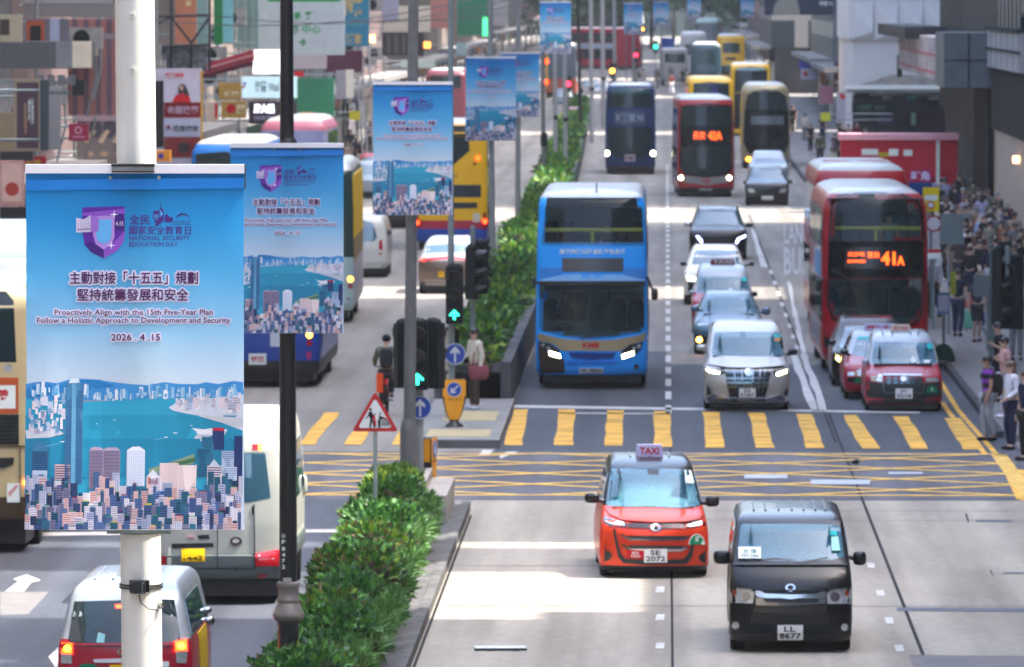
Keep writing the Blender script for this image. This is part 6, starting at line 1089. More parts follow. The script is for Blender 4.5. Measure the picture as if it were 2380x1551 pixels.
def bollard(label, xb, yb, Y, z0, face=True, rz=0.0):
    f = A(xb, yb, Y); s = 1.0; t = thing('traffic_bollard', label, 'bollard', (f.x, Y, z0), rz); yel = M('bollard_amber', '#e89a08', .35, var=.06); mb = MB()
    mb.lathe([(.19, 0), (.17, .05), (.1, .09), (.08, .14)], 16); mb.build('foot', BLACK, t)
    out = [(-.09, .13), (.09, .13), (.17, .3), (.22, .5), (.235, .62), (.235, .94), (.2, .97), (-.2, .97), (-.235, .94), (-.235, .62), (-.22, .5), (-.17, .3)]
    mb = MB(); mb.prism(out, -.07, .07); mb.build('shell', BLACK, t, False); inn = [(-.085, .15), (.085, .15), (.15, .3), (.19, .5), (.2, .62), (.2, .96), (-.2, .96), (-.2, .62), (-.19, .5), (-.15, .3)]
    mb = MB(); mb.prism(inn, -.085, -.071); mb.prism(inn, .071, .085); mb.box(-.238, -.05, .55, -.236, .05, .95); mb.box(.236, -.05, .55, .238, .05, .95); mb.prism([(-.23,.62),(-.2,.62),(-.2,.96),(-.23,.94)], -.085, -.071); mb.prism([(.2,.62),(.23,.62),(.23,.94),(.2,.96)], -.085, -.071); o = mb.build('amber_panel', yel, t, False)
    d = round_sign(t, 0, .76, .15, -.1, math.radians(135), '#1558c0'); mb = MB()
    for x in (-.12, -.045, .03, .105): mb.box(x, -.0875, .545, x + .035, -.0855, .575)
    mb.build('lettering', flat('amber_dark', '#8a4a08'), o, False); return t
bollard('amber keep left bollard with a blue arrow disc on the crossing island', 1056, 1012, 173.5, .14); bollard('amber bollard seen edge on at the far tip of the near planter', 999, 1100, 147.4, .3, rz=math.radians(80))
# ---- litter on the road
f = G(1163, 1512); t = thing('flat_board', 'thin pale board with a dark underside lying on the near road', 'litter', (f.x, f.y, 0), math.radians(4)); mb = MB(); mb.box(-.34, -.16, .035, .34, .16, .05); mb.build('top_sheet', flat('board_white', '#cfd6d2'), t, False); mb = MB(); mb.box(-.35, -.17, .012, .35, .165, .034); mb.box(-.2, -.17, 0, -.1, .1, .011); mb.box(.16, -.17, 0, .24, .1, .011); mb.build('dark_base', BLACK, t, False)
f = G(1991, 1081); mb = MB(); mb.ell((0, 0, .045), (.07, .06, .05), 10, 7); mb.ell((-.06, .02, .03), (.04, .04, .03), 8, 5); o = mb.build('litter_clump', BLACK, None, loc=(f.x, f.y, .02)); tag(o, 'small dark clump lying among the yellow junction lines', 'litter')
# ---- stop signs and boards on the right pavement
def panel(name, label, cat, x0, y0, x1, y1, Y, mat, depth=.06, texts=(), pole=None, extra=(), polemat=None, zb=None):
    p, q = A(x0, y1, Y), A(x1, y0, Y); c = (p.x + q.x) / 2; z0 = (.13 if Y > 170 else 0) + gz(Y) if zb is None else zb
    t = thing(name, label, cat, (c, Y, z0)); mb = MB(); mb.box(p.x - c, 0, p.z - z0, q.x - c, depth, q.z - z0); o = mb.build('panel', mat, t, False)
    lx = lambda x: A(x, y0, Y).x - c; lz = lambda y: A(x0, y, Y).z - z0
    for i, (pts, m) in enumerate(extra): mb = MB(); mb.prism([(lx(a), lz(b)) for a, b in pts], -.006 - .004 * i, -.002); mb.build('printed_patch', m, o, False)
    for s_, a, b, e_, g, m in texts: mb = MB(); mb.text(s_, lx(a), lz(g), lx(e_), lz(b), -.012 - .004 * len(extra), bold=.03); mb.build('lettering', m, o, False)
    if pole: mb = MB(); mb.cyl((lx(pole), depth + .03, 0), (lx(pole), depth + .03, q.z - z0), .035, n=10); mb.build('pole', polemat or GALV, t)
    return t
panel('bus_stop_sign', 'crimson over blue bus stop board above the red double decker', 'sign', 2112, 393, 2167, 451, 262, flat('sign_crimson', '#a01a48'), .08, (('旺角', 2118, 398, 2160, 420, LAV),), 2120, [([(2112,424),(2167,424),(2167,451),(2112,451)], flat('sign_navy', '#17356e'))])
panel('bus_stop_sign', 'yellow board with white strip and red circle beside the red double decker', 'sign', 2145, 436, 2183, 492, 232, flat('sign_yellow', '#e6c60c'), .08, (), 2164, [(Rr(2149,454,2179,466), STK), (Cc(2163, 477, 9), REDS), (Cc(2163, 477, 6), STK)])
t = panel('no_entry_sign', 'round red rimmed pale traffic sign with a small white plate below it', 'sign', 2152, 582, 2186, 602, 225, STK, .05, (), 2170, [(Rr(2152,580,2186,588), REDS)]); mb = MB(); c = A(2170, 520, 225) - t.location; mb.cyl((c.x, -.02, c.z), (c.x, .0, c.z), .22, n=24); o = mb.build('sign_disc', flat('disc_red', '#8a2030'), t); mb = MB(); mb.cyl((c.x, -.03, c.z), (c.x, -.021, c.z), .17, n=24); mb.build('disc_face', flat('disc_pale', '#b9b4b8'), o)
panel('sign_back', 'blank grey green back of a rectangular road sign above the crowd', 'sign', 2186, 497, 2240, 568, 222, M('sign_back', (.13, .17, .17), .5, .2), .04, (), 2206)
panel('sign_back', 'tapered grey green back of a road sign left of the signal heads', 'sign', 2262, 640, 2298, 690, 212, MATS['sign_back'], .04, (), 2296)
t = panel('timetable_post', 'bus timetable case with pale sheets on a green domed foot', 'bus stop', 2178, 683, 2207, 731, 205, flat('case_blue', '#6f86b0'), .12, (), 2194, [(Rr(2181,686,2204,724), flat('sheet_grey', '#b0b2c0')), (Rr(2178,680,2207,686), flat('case_teal', '#2c6a84'))]); mb = MB(); mb.box(.17, 0, 2.5 - .9, .3, .12, 2.55 - .4); mb.build('lime_panel', flat('panel_lime', '#9aa030'), t, False); mb = MB(); mb.lathe([(.3, 0), (.29, .12), (.22, .3), (.12, .4), (.05, .43)], 18, (0, .15, 0)); mb.build('domed_foot', flat('foot_green', '#0c3a30'), t)
f = G(2255, 782); t = thing('suitcase', 'mint green suitcase standing on the right pavement', 'suitcase', (f.x, f.y, .13)); mb = MB(); mb.ell((0, 0, .32), (.17, .13, .26), 16, 10, e=.35); mb.build('shell', flat('case_mint', '#5fa890', .35), t); mb = MB(); mb.tube([(-.1, .05, .5), (-.1, .05, .78), (.1, .05, .78), (.1, .05, .5)], .012, 6); mb.build('handle', DARKP, t)
for x in (-.12, .12): mb = MB(); mb.cyl((x - .015, -.05, .035), (x + .015, -.05, .035), .035, n=10); mb.build('castor', BLACK, t)
mb = MB(); mb.ell((0, 0, .12), (.14, .12, .14), 12, 8); mb.lathe([(.04, .22), (.02, .3), (.05, .36)], 8); o = mb.build('red_bag', flat('bag_red', '#b01828'), None, loc=(f.x - .02, f.y, .72)); tag(o, 'red plastic bag resting on the mint green suitcase', 'bag')
Y = 203; f = A(2308, 800, Y); t = thing('traffic_signal', 'pair of dark signal heads seen from behind at the right edge', 'traffic signal', (f.x, Y, .13)); zz = lambda y: z_(y, 203) - .13; xx = lambda x: A(x, 800, 203).x - f.x
mb = MB(); mb.cyl((0, 0, 0), (0, 0, zz(575)), .1, .09, 14); mb.build('mast', M('mast_green', (.13, .17, .16), .45, .2), t); head(t, (xx(2318), -.15, zz(665)), rz=math.radians(80), lit=False, h=1.75, w=.5); head(t, (xx(2352), -.2, zz(680)), 'red', rz=math.radians(-40), lit=False, h=1.7, w=.5); mb = MB(); mb.cyl((xx(2340), -.3, zz(570)), (xx(2340), -.3, zz(640)), .06, n=12); mb.build('bracket', GALV, t)
mb = MB(); mb.tube([(-.25, .1, .9), (0, .1, .5), (.05, .1, .0)], .04, 8); mb.build('stay', GALV, t)
# ================================================================== BUILDINGS, SHOP SIGNS, TREES
def facade(key, wall, win, sx=.32, sz=.3, dark=None):
    m = bpy.data.materials.new('facade_' + key); m.use_nodes = True; t = m.node_tree; b = t.nodes['Principled BSDF']; tc = t.nodes.new('ShaderNodeTexCoord'); sp = t.nodes.new('ShaderNodeSeparateXYZ')
    ad = t.nodes.new('ShaderNodeMath'); ad.operation = 'ADD'; cb = t.nodes.new('ShaderNodeCombineXYZ'); br = t.nodes.new('ShaderNodeTexBrick'); br.offset = 0.0
    t.links.new(tc.outputs['Object'], sp.inputs[0]); t.links.new(sp.outputs[0], ad.inputs[0]); t.links.new(sp.outputs[1], ad.inputs[1]); t.links.new(ad.outputs[0], cb.inputs[0]); t.links.new(sp.outputs[2], cb.inputs[1]); t.links.new(cb.outputs[0], br.inputs['Vector'])
    br.inputs['Scale'].default_value = 1.0; br.inputs['Brick Width'].default_value = 1 / sx; br.inputs['Row Height'].default_value = 1 / sz; br.inputs['Mortar Size'].default_value = .55; br.inputs['Mortar Smooth'].default_value = 0
    br.inputs['Color1'].default_value = (*hx(win), 1); br.inputs['Color2'].default_value = (*[c * .7 for c in hx(win)], 1); br.inputs['Mortar'].default_value = (*hx(wall), 1)
    n = t.nodes.new('ShaderNodeTexNoise'); n.inputs['Scale'].default_value = .4; n.inputs['Detail'].default_value = 6; x = t.nodes.new('ShaderNodeMixRGB'); x.blend_type = 'MULTIPLY'; x.inputs[0].default_value = .3
    t.links.new(tc.outputs['Object'], n.inputs['Vector']); t.links.new(br.outputs[0], x.inputs[1]); t.links.new(n.outputs['Fac'], x.inputs[2]); t.links.new(x.outputs[0], b.inputs['Base Color']); b.inputs['Roughness'].default_value = .7; b.inputs['Specular IOR Level'].default_value = .08; return m
FAC = [facade('grey', '#8d8b88', '#3c444c'), facade('beige', '#a89a86', '#3f4348', .28, .32), facade('pink', '#9a7f7c', '#454048', .36, .3), facade('slate', '#6d747a', '#2e363e', .5, .3), facade('cream', '#b5ad9c', '#4a4c50', .3, .33), facade('teal', '#6f8480', '#33423f', .4, .3)]
SHOPD = M('shopfront_dark', (.03, .028, .03), .6, var=.5, scale=.6); SHOPL = M('shopfront_lit', (.5, .46, .38), .5, var=.5, scale=.5)
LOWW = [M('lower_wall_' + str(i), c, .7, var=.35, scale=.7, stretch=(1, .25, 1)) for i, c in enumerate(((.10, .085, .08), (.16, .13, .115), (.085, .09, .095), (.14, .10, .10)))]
def building(label, x0, x1, Y0, Y1, h, mat, street=None, shop=True, low=None):
    cx, cy = (x0 + x1) / 2, Y0; g = gz(Y0); t = thing('building', label, 'building', (cx, cy, g)); a, b, L = x0 - cx, x1 - cx, Y1 - Y0
    lz_ = 3.9 if shop else 0
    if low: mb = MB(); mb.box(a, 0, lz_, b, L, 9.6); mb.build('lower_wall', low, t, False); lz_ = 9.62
    mb = MB(); mb.box(a, 0, lz_, b, L, h); mb.build('wall', mat, t, False)
    if shop:
        mb = MB(); mb.box(a + .25, .2, 0, b - .25, L - .2, 3.9); mb.build('shopfront', SHOPD, t, False)
        sx = a if street == 'L' else b; mb = MB(); k = -1 if street == 'L' else 1
        if street: mb.box(min(sx, sx + k * 1.6), .5, 3.75, max(sx, sx + k * 1.6), L - .5, 4.05); mb.build('canopy', M('canopy_grey', (.22, .215, .21), .8, var=.2), t, False)
        if street and Y0 > 150:
            n = max(1, int(L / 14))
            for i in range(n):
                y = 1 + i * L / n; c = random.choice(['#a02030', '#d8d0c0', '#2a5a9a', '#c89a20', '#1c6a50', '#3a2a3a', '#b86030', '#d0d4dc']); mb = MB(); mb.box(sx - .02 if k < 0 else sx, y, 2.9, sx if k < 0 else sx + .02, y + L / n - 1.5, 3.7)
                q = MB(); q.box(min(sx + k * .05, sx + k * .25), y, 2.85, max(sx + k * .05, sx + k * .25), y + L / n - 1.5, 3.7); q.build('fascia', flat('fascia_' + c[1:], c, .4), t, False)
                q = MB(); q.box(min(sx - k * .3, sx + k * .02), y + .6, .1, max(sx - k * .3, sx + k * .02), y + L / n - 3, 2.7); q.build('shop_window', SHOPL if i % 3 == 0 else BGLASS, t, False)
    if h > 12:
        mb = MB(); mb.box(a - .12, -.12, h, b + .12, L + .12, h + .9); mb.build('parapet', CONC, t, False)
    return t
# right hand row: heights shaped to shade the street and pass sun bands
XR = 12.3
rows = [(-160, 38, 50), (38, 72, 9), (72, 98, 58), (98, 122.6, 23), (122.6, 131.2, 20.6), (131.2, 136.6, 58), (136.6, 138.4, 21), (138.4, 143.8, 60), (143.8, 149.2, 23)]
for i, (a, b, h) in enumerate(rows): building('right hand street building out of view, ' + ('below the bridge', 'low one beside the bridge', 'long tall one', 'one with the roof screen', 'first low one', 'tall one after the first low one', 'narrow gap filler', 'tallest one', 'corner one at the junction')[i], XR + 9, XR + 30, a, b - .02, h + 13, FAC[i % 6], None, False)
building('tall block closing the right hand side street', 48, 75, 138, 180, 95, FAC[3], None, False); building('tall block up the far side street on the right, out of view', 24, 60, 388.5, 499, 74, FAC[3], None, False); building('block closing the street behind the bridge, out of view', -70, 70, -190, -160, 55, FAC[0], None, False)  # three unseen blocks added to hold back sun and sky light
rows = [(167, 251, 58), (251.2, 261.5, 13), (261.7, 290, 58)]
for i, (a, b, h) in enumerate(rows): building('right hand building beyond the crossing, out of view, %s one' % ('first', 'second low', 'third')[i], XR, XR + 26, a, b, h, FAC[(i + 2) % 6], None)
t = building('beige walled building with dark louvres above, behind the crowd at the right edge', XR, XR + 22, 290.2, 320, 58, FAC[1], None, False)
mb = MB(); mb.box(-11.08, -.05, 0, -11.0, 29.9, 3.9); mb.build('cladding', M('clad_beige', (.42, .34, .28), .55, var=.08, scale=.5), t, False); mb = MB(); mb.box(-11.06, -.06, 3.95, -11.0, 29.9, 6.2)
for i in range(40): mb.box(-11.26, .1 + i * .75, 3.95, -11.06, .34 + i * .75, 6.2)
mb.build('louvre', M('louvre_dark', (.05, .046, .042), .7, var=.5, scale=1.5, stretch=(1, 4, .1)), t, False)
mb = MB()
for i in range(6): mb.box(-11.41, 1 + i * 5, 6.25, -11.4, 1.06 + i * 5, 7.6)
mb.box(-11.46, -.1, 6.9, -11.4, 29.9, 6.98); mb.box(-11.5, -.12, 7.62, -11.1, 29.9, 7.74); mb.build('cladding_joint', flat('joint_dark', '#1c1e20', .8), t, False); mb = MB(); mb.box(-11.3, 2, 7.75, -10.7, 3.1, 8.15); mb.box(-11.2, 2.1, 8.15, -10.8, 2.8, 8.3); mb.build('roof_unit', flat('unit_dark', '#2a3038', .6), t, False); mb = MB(); mb.box(-11.4, -.1, 6.25, -11.0, 29.9, 7.6); mb.build('fascia', M('fascia_grey', (.3, .3, .31), .6, var=.1), t, False)
mb = MB(); mb.cyl((-11.3, 8, 3.2), (-11.1, 8, 3.2), .12, n=10); mb.build('wall_lamp', lamp('warm', '#ffb060', 3), t)
mb = MB(); mb.box(-11.12, 29.2, 0, -11.02, 29.9, 3.9); mb.build('edge_post', flat('post_tan', '#b09a80'), t, False)
t = building('dark columned building left of the beige wall on the right pavement', XR, XR + 20, 320.2, 337, 58, FAC[3], None, False, M('charcoal_clad', (.02, .019, .022), .6, var=.3))
for i in range(6): mb = MB(); mb.box(-10.35, .4 + i * 2.7, 0, -10.0, 1.6 + i * 2.7, 5.4); mb.build('column', flat('column_black', '#131215', .6), t, False)
for i in range(5): mb = MB(); mb.box(-10.1, 1.7 + i * 2.7, 0, -10.02, 3 + i * 2.7, 4.6); mb.build('shop_window', BGLASS if i % 2 else flat('glow_rose', '#6a2c38', .4), t, False)
mb = MB(); mb.box(-11.1, -.23, 5.45, -11.05, -.2, 7.5); mb.box(-12.0, -.23, 6.45, -10.02, -.2, 6.49); mb.build('box_seam', flat('joint_dark2', '#15181a', .8), t, False); mb = MB(); mb.box(-12.0, -.2, 5.45, -10.02, 10, 7.5); mb.build('fascia_box', M('fascia_green_grey', (.11, .13, .135), .5, var=.1), t, False)
building('low dark building with the glowing display box on the right', XR, XR + 20, 337.2, 360, 10, FAC[0], None, True, MATS['charcoal_clad']); building('tall grey block right of the display box', XR, XR + 20, 360.2, 388, 58, FAC[5], None, True, MATS['charcoal_clad'])
# display box along the facade
t = thing('led_display', 'long pale pinkish display box under a dark canopy on the right', 'display', (11.2, 330, 5.5)); mb = MB(); mb.box(-.7, 0, .1, .5, 60, 1.75); mb.build('screen', M('screen_grey', (.30, .27, .30), .5, var=.35, scale=1.2, stretch=(1, .15, 1.4)), t, False); mb = MB(); mb.box(-1.3, 28, 1.6, .4, 74, 2.1); mb.build('canopy', flat('canopy_dark', '#2a2c31'), t, False); mb = MB(); mb.box(-.72, 2, .3, -.705, 58, .42); mb.box(-.72, 2, 1.0, -.705, 58, 1.1); mb.build('display_line', flat('line_rose', '#a05868'), t, False); mb = MB(); mb.cyl((-.6, 62, -.3), (-.6, 62, .7), .12, n=10); mb.build('camera', flat('cam_brown', '#3a2c28'), t)
# white corner building across the side street
WY = 500; t = thing('building', 'white corner building with faceted panels above a bright edged canopy', 'building', (25, WY, gz(WY))); wx = lambda x: A(x, 100, WY).x - 25; wz = lambda y: z_(y, WY) - gz(WY)
mb = MB(); mb.box(-14.2, 0, 0, 15, 40, 6.3); mb.build('wall', M('wall_white', (.62, .61, .60), .7, var=.05, scale=.3), t, False)
mb = MB(); cw = 1.42; r0 = wz(92)
for j in range(6):
    for i in range(7):
        a = -14.4 + i * cw * 1.0; b = r0 + j * 2.35; p = [(a, -.25, b), (a + cw, -.25, b), (a + cw, -.25, b + 2.35), (a, -.25, b + 2.35)]; c = (a + cw * .94, -.62, b + .45)
        mb.add(p + [c], [(0, 1, 4), (1, 2, 4), (2, 3, 4), (3, 0, 4)])
mb.build('faceted_panel', M('panel_white', (.6, .595, .6), .5, var=.03), t, False); mb = MB(); mb.box(-14.4, -.24, r0, -4.2, 36, 36); mb.build('upper_wall', MATS['wall_white'], t, False)
mb = MB(); mb.box(-4.2, -.3, wz(80), 15, 0, 36); mb.build('lattice', M('lattice', (.55, .56, .58), .6, var=.25, scale=1.6, stretch=(6, 1, .8)), t, False); mb = MB(); mb.box(wx(2322), -.34, wz(55), wx(2395), -.31, 20); mb.build('lime_sheet', flat('sheet_lime', '#c3c23a'), t, False)
mb = MB(); mb.box(-14.6, -4.2, wz(213), 2.4, 0, wz(200)); mb.build('canopy', CONC, t, False); mb = MB(); mb.box(-14.7, -4.3, wz(206), 2.4, -4.2, wz(196)); mb.build('canopy_edge', M('edge_white', (.85, .83, .78), .5, var=.04), t, False)
mb = MB(); mb.box(-14.21, -.02, 0, 2, -.005, wz(222)); mb.build('shopfront', SHOPD, t, False); mb = MB(); mb.prism([(-14.3, wz(200)), (-12, wz(172)), (0, wz(178)), (2.3, wz(200))], -4, -.3); mb.build('canopy_top', M('canopy_stain', (.33, .31, .28), .85, var=.25), t, False)
for (x0, y0, x1, y1, c, nm) in ((1980, 236, 2085, 264, '#0d2f2c', 'shop_sign'), (2130, 256, 2200, 312, '#3e1830', 'shop_panel'), (2040, 262, 2078, 290, '#4a3c5e', 'shop_panel'), (2118, 262, 2128, 290, '#9fc2b8', 'light_strip'), (1985, 218, 2020, 228, '#151718', 'soffit_board'), (2052, 220, 2072, 230, '#b8b4b0', 'soffit_board'), (2108, 220, 2130, 232, '#4fa0a0', 'soffit_board'), (2158, 220, 2182, 232, '#b9b7bb', 'soffit_board')):
    mb = MB(); mb.box(wx(x0), -.3, wz(y1), wx(x1), -.03, wz(y0)); o = mb.build(nm, flat('shop_' + c[1:], c), t, False)
    if nm == 'shop_sign': mb = MB(); mb.text('大生銀行 BANK', wx(1992), wz(256), wx(2060), wz(242), -.31, bold=.03); mb.build('lettering', flat('jade', '#5a9a90'), o, False)
building('far right grey block beyond the white corner building', 11.6, 30, 545, 600, 60, FAC[3], 'L'); building('far right cream block second beyond the corner building', 11.6, 30, 600.2, 690, 60, FAC[4], 'L')
building('far right grey podium block jutting over the pavement', 8.6, 26, 706, 800, 56, FAC[0], 'L'); building('far right pinkish block near the end of the street', 9, 28, 815, 960, 56, FAC[2], 'L'); building('last block visible on the right of the street', 10, 30, 975, 1200, 56, FAC[1], 'L')
# red kiosk
t = thing('kiosk', 'red booth with white panels and a pink white roof edge on the right pavement', 'kiosk', (9.6, 352, .13)); kx = lambda x: A(x, 300, 352).x - 9.6; kz = lambda y: z_(y, 352) - .13
mb = MB(); mb.box(kx(1955), 0, 0, kx(2226), 2.2, kz(325)); mb.build('wall', flat('kiosk_red', '#b51c30', .5), t, False); mb = MB(); mb.box(kx(1950), -.2, kz(325), kx(2228), 2.4, kz(311)); mb.build('roof', flat('kiosk_pink', '#d59aa4'), t, False)
for q in ((2003, 346, 2041, 360), (2066, 346, 2088, 362), (2100, 348, 2120, 362), (2010, 370, 2034, 385)): mb = MB(); mb.box(kx(q[0]), -.03, kz(q[3]), kx(q[2]), -.005, kz(q[1])); mb.build('notice', STK, t, False)
mb = MB(); mb.box(kx(2042), -.03, kz(364), kx(2065), -.005, kz(354)); mb.build('notice', flat('notice_yellow', '#b8a020'), t, False); mb = MB(); mb.box(kx(2176), -.06, 0, kx(2184), -.005, kz(325)); mb.build('corner_post', STK, t, False)
# pavement signs right, far
def hsign(label, x0, y0, x1, y1, Y, c, texts=(), extra=(), depth=.25, side=1, mat=None, name='shop_sign', facade_x=None):
    p = A(x0, y1, Y); t = panel(name, label, 'sign', x0, y0, x1, y1, Y, mat or flat('sign_' + c[1:], c, .45), depth, texts, None, extra, None, p.z)
    q = A(x1, y0, Y); w_ = (q.x - p.x) / 2; h_ = q.z - p.z; fx = (XR if side > 0 else -18.0) if facade_x is None else facade_x; mb = MB()
    for zz in (.15 * h_, .85 * h_): mb.cyl((side * w_ * .9, depth * .5, zz), (fx - t.location.x, depth * .5, zz), .03, n=6)
    mb.build('bracket', GALV, t); return t
hsign('orange hanging shop sign above the far right pavement', 1906, 160, 1921, 196, 620, '#b8602c'); hsign('purple hanging shop sign by the white corner building', 1938, 146, 1980, 188, 560, '#5c1c48'); hsign('pink poster board hanging above the far right pavement', 1905, 200, 1936, 242, 560, '#b06a80'); hsign('white sign with a red mark and lilac half, far right pavement', 1862, 160, 1903, 184, 640, '#d8d4e0', (), [(Rr(1866,165,1878,178), REDS), (Rr(1884,160,1903,184), LAV)]); hsign('glowing blue sign above the white sign on the far right', 1858, 143, 1886, 160, 650, '#2a3fd0'); hsign('small yellow board among the far right crowd', 1907, 262, 1930, 282, 470, '#c9c820'); hsign('tall pale poster with a red stroke beside the white corner building', 1945, 214, 1975, 300, 520, '#b5aab0', (), [([(1950,218),(1962,218),(1966,228),(1956,232)], REDS)])
t = hsign('dark navy billboard with a pale coated figure at the top right', 1777, -60, 1945, 35, 600, '#16223f', (('特價 70', 1905, 3, 1935, 14, STK),)); mb = MB(); bx = lambda x: A(x, 0, 600).x - t.location.x; bz = lambda y: z_(y, 600) - t.location.z; mb.prism([(bx(a), bz(b)) for a, b in ((1796,34),(1800,12),(1812,-4),(1826,-14),(1842,-12),(1854,4),(1860,34))], -.03, -.008); mb.build('printed_figure', flat('figure_cream', '#a59c8e'), t, False)
# left hand row
XL = -18.0
lrows = [(-160, 148, 24), (167, 196, 26), (196.2, 236, 24), (236.2, 283, 27), (283.2, 330, 24), (330.2, 398, 28), (398.2, 470, 25), (470.2, 560, 28), (560.2, 680, 26), (680.2, 850, 30), (850.2, 1050, 28), (1050.2, 1300, 30)]
lab = ['left hand building nearest the camera, out of view', 'left hand building beside the junction', 'left hand beige block with shop canopy behind the beige bus', 'left hand pinkish block behind the poster stack', 'left hand slate block behind the white clinic board', 'left hand cream block with green hoarding', 'left hand grey block behind the grey lamp post', 'left hand teal block with green netting', 'far left beige block', 'far left pink block', 'far left slate block', 'last far left block']
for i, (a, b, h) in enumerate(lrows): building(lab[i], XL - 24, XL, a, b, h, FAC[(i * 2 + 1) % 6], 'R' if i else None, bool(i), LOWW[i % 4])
def ls(label, x0, y0, x1, y1, c, texts=(), extra=(), depth=.3, X=-15.6, mat=None, name='shop_sign'):
    p = (1549 - (x0 + x1) / 2) / -X; return hsign(label, x0, y0, x1, y1, F / p, c, texts, extra, depth, -1, mat, name)
ls('dark grey concrete canopy box with a cream sunlit end at upper left', 0, 97, 213, 160, '#5a5a5c', (), [(Rr(130,97,168,159), flat('box_grey', '#8a8a8c')), (Rr(168,96,213,158), flat('box_sunlit_end', '#e8d8bc'))], .8, -15.2, name='canopy_box')  # sunlit end is a cream patch on the front face
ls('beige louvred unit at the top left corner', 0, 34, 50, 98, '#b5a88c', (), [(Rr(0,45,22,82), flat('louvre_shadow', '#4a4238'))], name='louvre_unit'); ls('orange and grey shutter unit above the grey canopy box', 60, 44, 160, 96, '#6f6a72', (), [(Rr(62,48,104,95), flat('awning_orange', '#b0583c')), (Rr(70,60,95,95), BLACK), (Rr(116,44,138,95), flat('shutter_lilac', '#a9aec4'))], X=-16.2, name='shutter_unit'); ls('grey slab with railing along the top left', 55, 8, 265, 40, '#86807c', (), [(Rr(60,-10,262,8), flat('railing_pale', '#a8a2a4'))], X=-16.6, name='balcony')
pk = ls('dusty pink wall with vertical grey ribs left of the cream post', 158, 45, 268, 268, '#9c6660', (), [(Rr(a, 45, a + 12, 268), flat('rib_mauve', '#6f5a64')) for a in (168, 194, 222, 248)] + [(Rr(158,78,268,92), flat('rib_pale', '#8f8286'))], X=-16.4, name='ribbed_wall', depth=1.0)
ls('tall dark billboard with a tan frame at the left', 32, 184, 92, 352, '#a08c74', (('時尚', 66, 228, 78, 290, STK),), [(Rr(39,192,89,345), flat('board_mauve', '#5a4650')), (Rr(56,240,62,312), flat('stripe_tan', '#a07a60'))], .5, name='billboard'); ls('dark green grey panel edge beside the tall billboard', 93, 186, 112, 350, '#39454a', X=-15.0, name='wall_panel'); ls('pale grey narrow panel right of the tall billboard', 113, 203, 140, 348, '#a0a0a4', X=-15.2, name='wall_panel')
t = ls('cluster of dark floodlights on an arm right of the billboard', 168, 186, 196, 222, '#1c2024', X=-14.4, name='floodlight'); mb = MB()
for i in range(4): mb.box(-1.0 + i * .25, -.1, .25, -.82 + i * .25, .1, .5)
mb.build('lamp_bank', flat('lamp_housing', '#77777a'), t, False)
ls('crimson square sign with a white round emblem at the left', 160, 288, 205, 328, '#a0143c', (), [(Cc(182, 303, 9), flat('emblem_pink', '#d9a0b0')), (Cc(182, 303, 5), flat('sign_a0143c2', '#a0143c')), (Rr(168,316,197,321), flat('emblem_pink2', '#c98098'))], X=-15.0)
sc_ = ls('scalloped grey and cream arcade awning left of the cream post', 178, 258, 300, 385, '#7d7470', (), [(Cc(190 + i * 32, 300, 15, 22, 14), flat('arch_grey', '#55525a')) for i in range(4)] + [([(196 + i * 32, 330), (214 + i * 32, 302), (224 + i * 32, 304), (206 + i * 32, 334)], flat('arch_cream', '#d0b89c')) for i in range(3)] + [(Rr(178,258,300,282), flat('arch_pink', '#a8929a'))] + [(Cc(208 + i * 34, 358, 9, 6), flat('arch_tan', '#b89a80')) for i in range(3)], X=-16.5, name='arcade')
ls('tan wall panel at the left edge below the billboard', 0, 262, 38, 360, '#9c8668', X=-16.5, name='wall_panel'); ls('dark awning strip at the left edge', 0, 352, 76, 374, '#2a2426', name='awning'); ls('bright red sign behind the peach sign at the left edge', 50, 364, 106, 398, '#c81830', (('好味', 60, 370, 96, 392, flat('gold', '#d8b048')),)); ls('peach coloured food poster sign at the left edge', 0, 374, 54, 480, '#d0988c', (), [(Rr(5,380,50,470), flat('poster_peach', '#e0b8a8')), (Cc(28,440,16), flat('poster_red', '#b8443c'))], X=-15.2); ls('dark shop soffit at the left edge', 0, 482, 62, 548, '#1b1a1c', X=-15.6, name='soffit'); ls('cream striped shop pillar at the left edge', 0, 550, 32, 660, '#b5ab90', (), [(Rr(a,550,a+4,660), flat('pillar_brown', '#5c4a38')) for a in (4, 14, 24)], X=-15.8, name='pillar')
P = (1549 - 413) / 15.4; YP = F / P
t = ls('tall stack of shop posters with a woman in red, on a yellow edged frame', 358, 160, 468, 392, '#b8b4c4', (('專業美容', 384, 170, 428, 180, REDS), ('金華珠寶', 388, 246, 462, 266, flat('letter_mauve', '#a890a4')), ('醫芳四安', 402, 292, 462, 306, INK)), [(Rr(381,186,466,238), flat('poster_lilac', '#bcbccc')), (Rr(381,238,468,274), flat('poster_crimson', '#7a1c26')), (Rr(381,276,466,317), flat('poster_pale', '#aeb4c8')), (Rr(381,319,466,366), flat('poster_maroon', '#7c2a2c')), (Rr(360,188,380,342), flat('poster_black', '#241f24')), (Rr(466,165,471,388), flat('edge_yellow', '#c0902c')), (Cc(427,344,13), flat('roundel', '#332c30')), (Cc(391,296,5), flat('mark_brown', '#7a4a48')), ([(400,238),(408,222),(424,216),(440,222),(444,238)], REDS), ([(416,222),(414,206),(420,196),(428,195),(434,204),(440,220),(434,224),(424,214)], BLACK), (Cc(422,205,4,6), flat('skin_print', '#c49a8c'))], .5, -15.4, name='poster_stack')
ls('orange yellow parking sign with a purple roundel under the posters', 362, 350, 396, 376, '#d98c10', (), [(Cc(374, 363, 7), flat('roundel_purple', '#5a4a9a'))], X=-14.8)
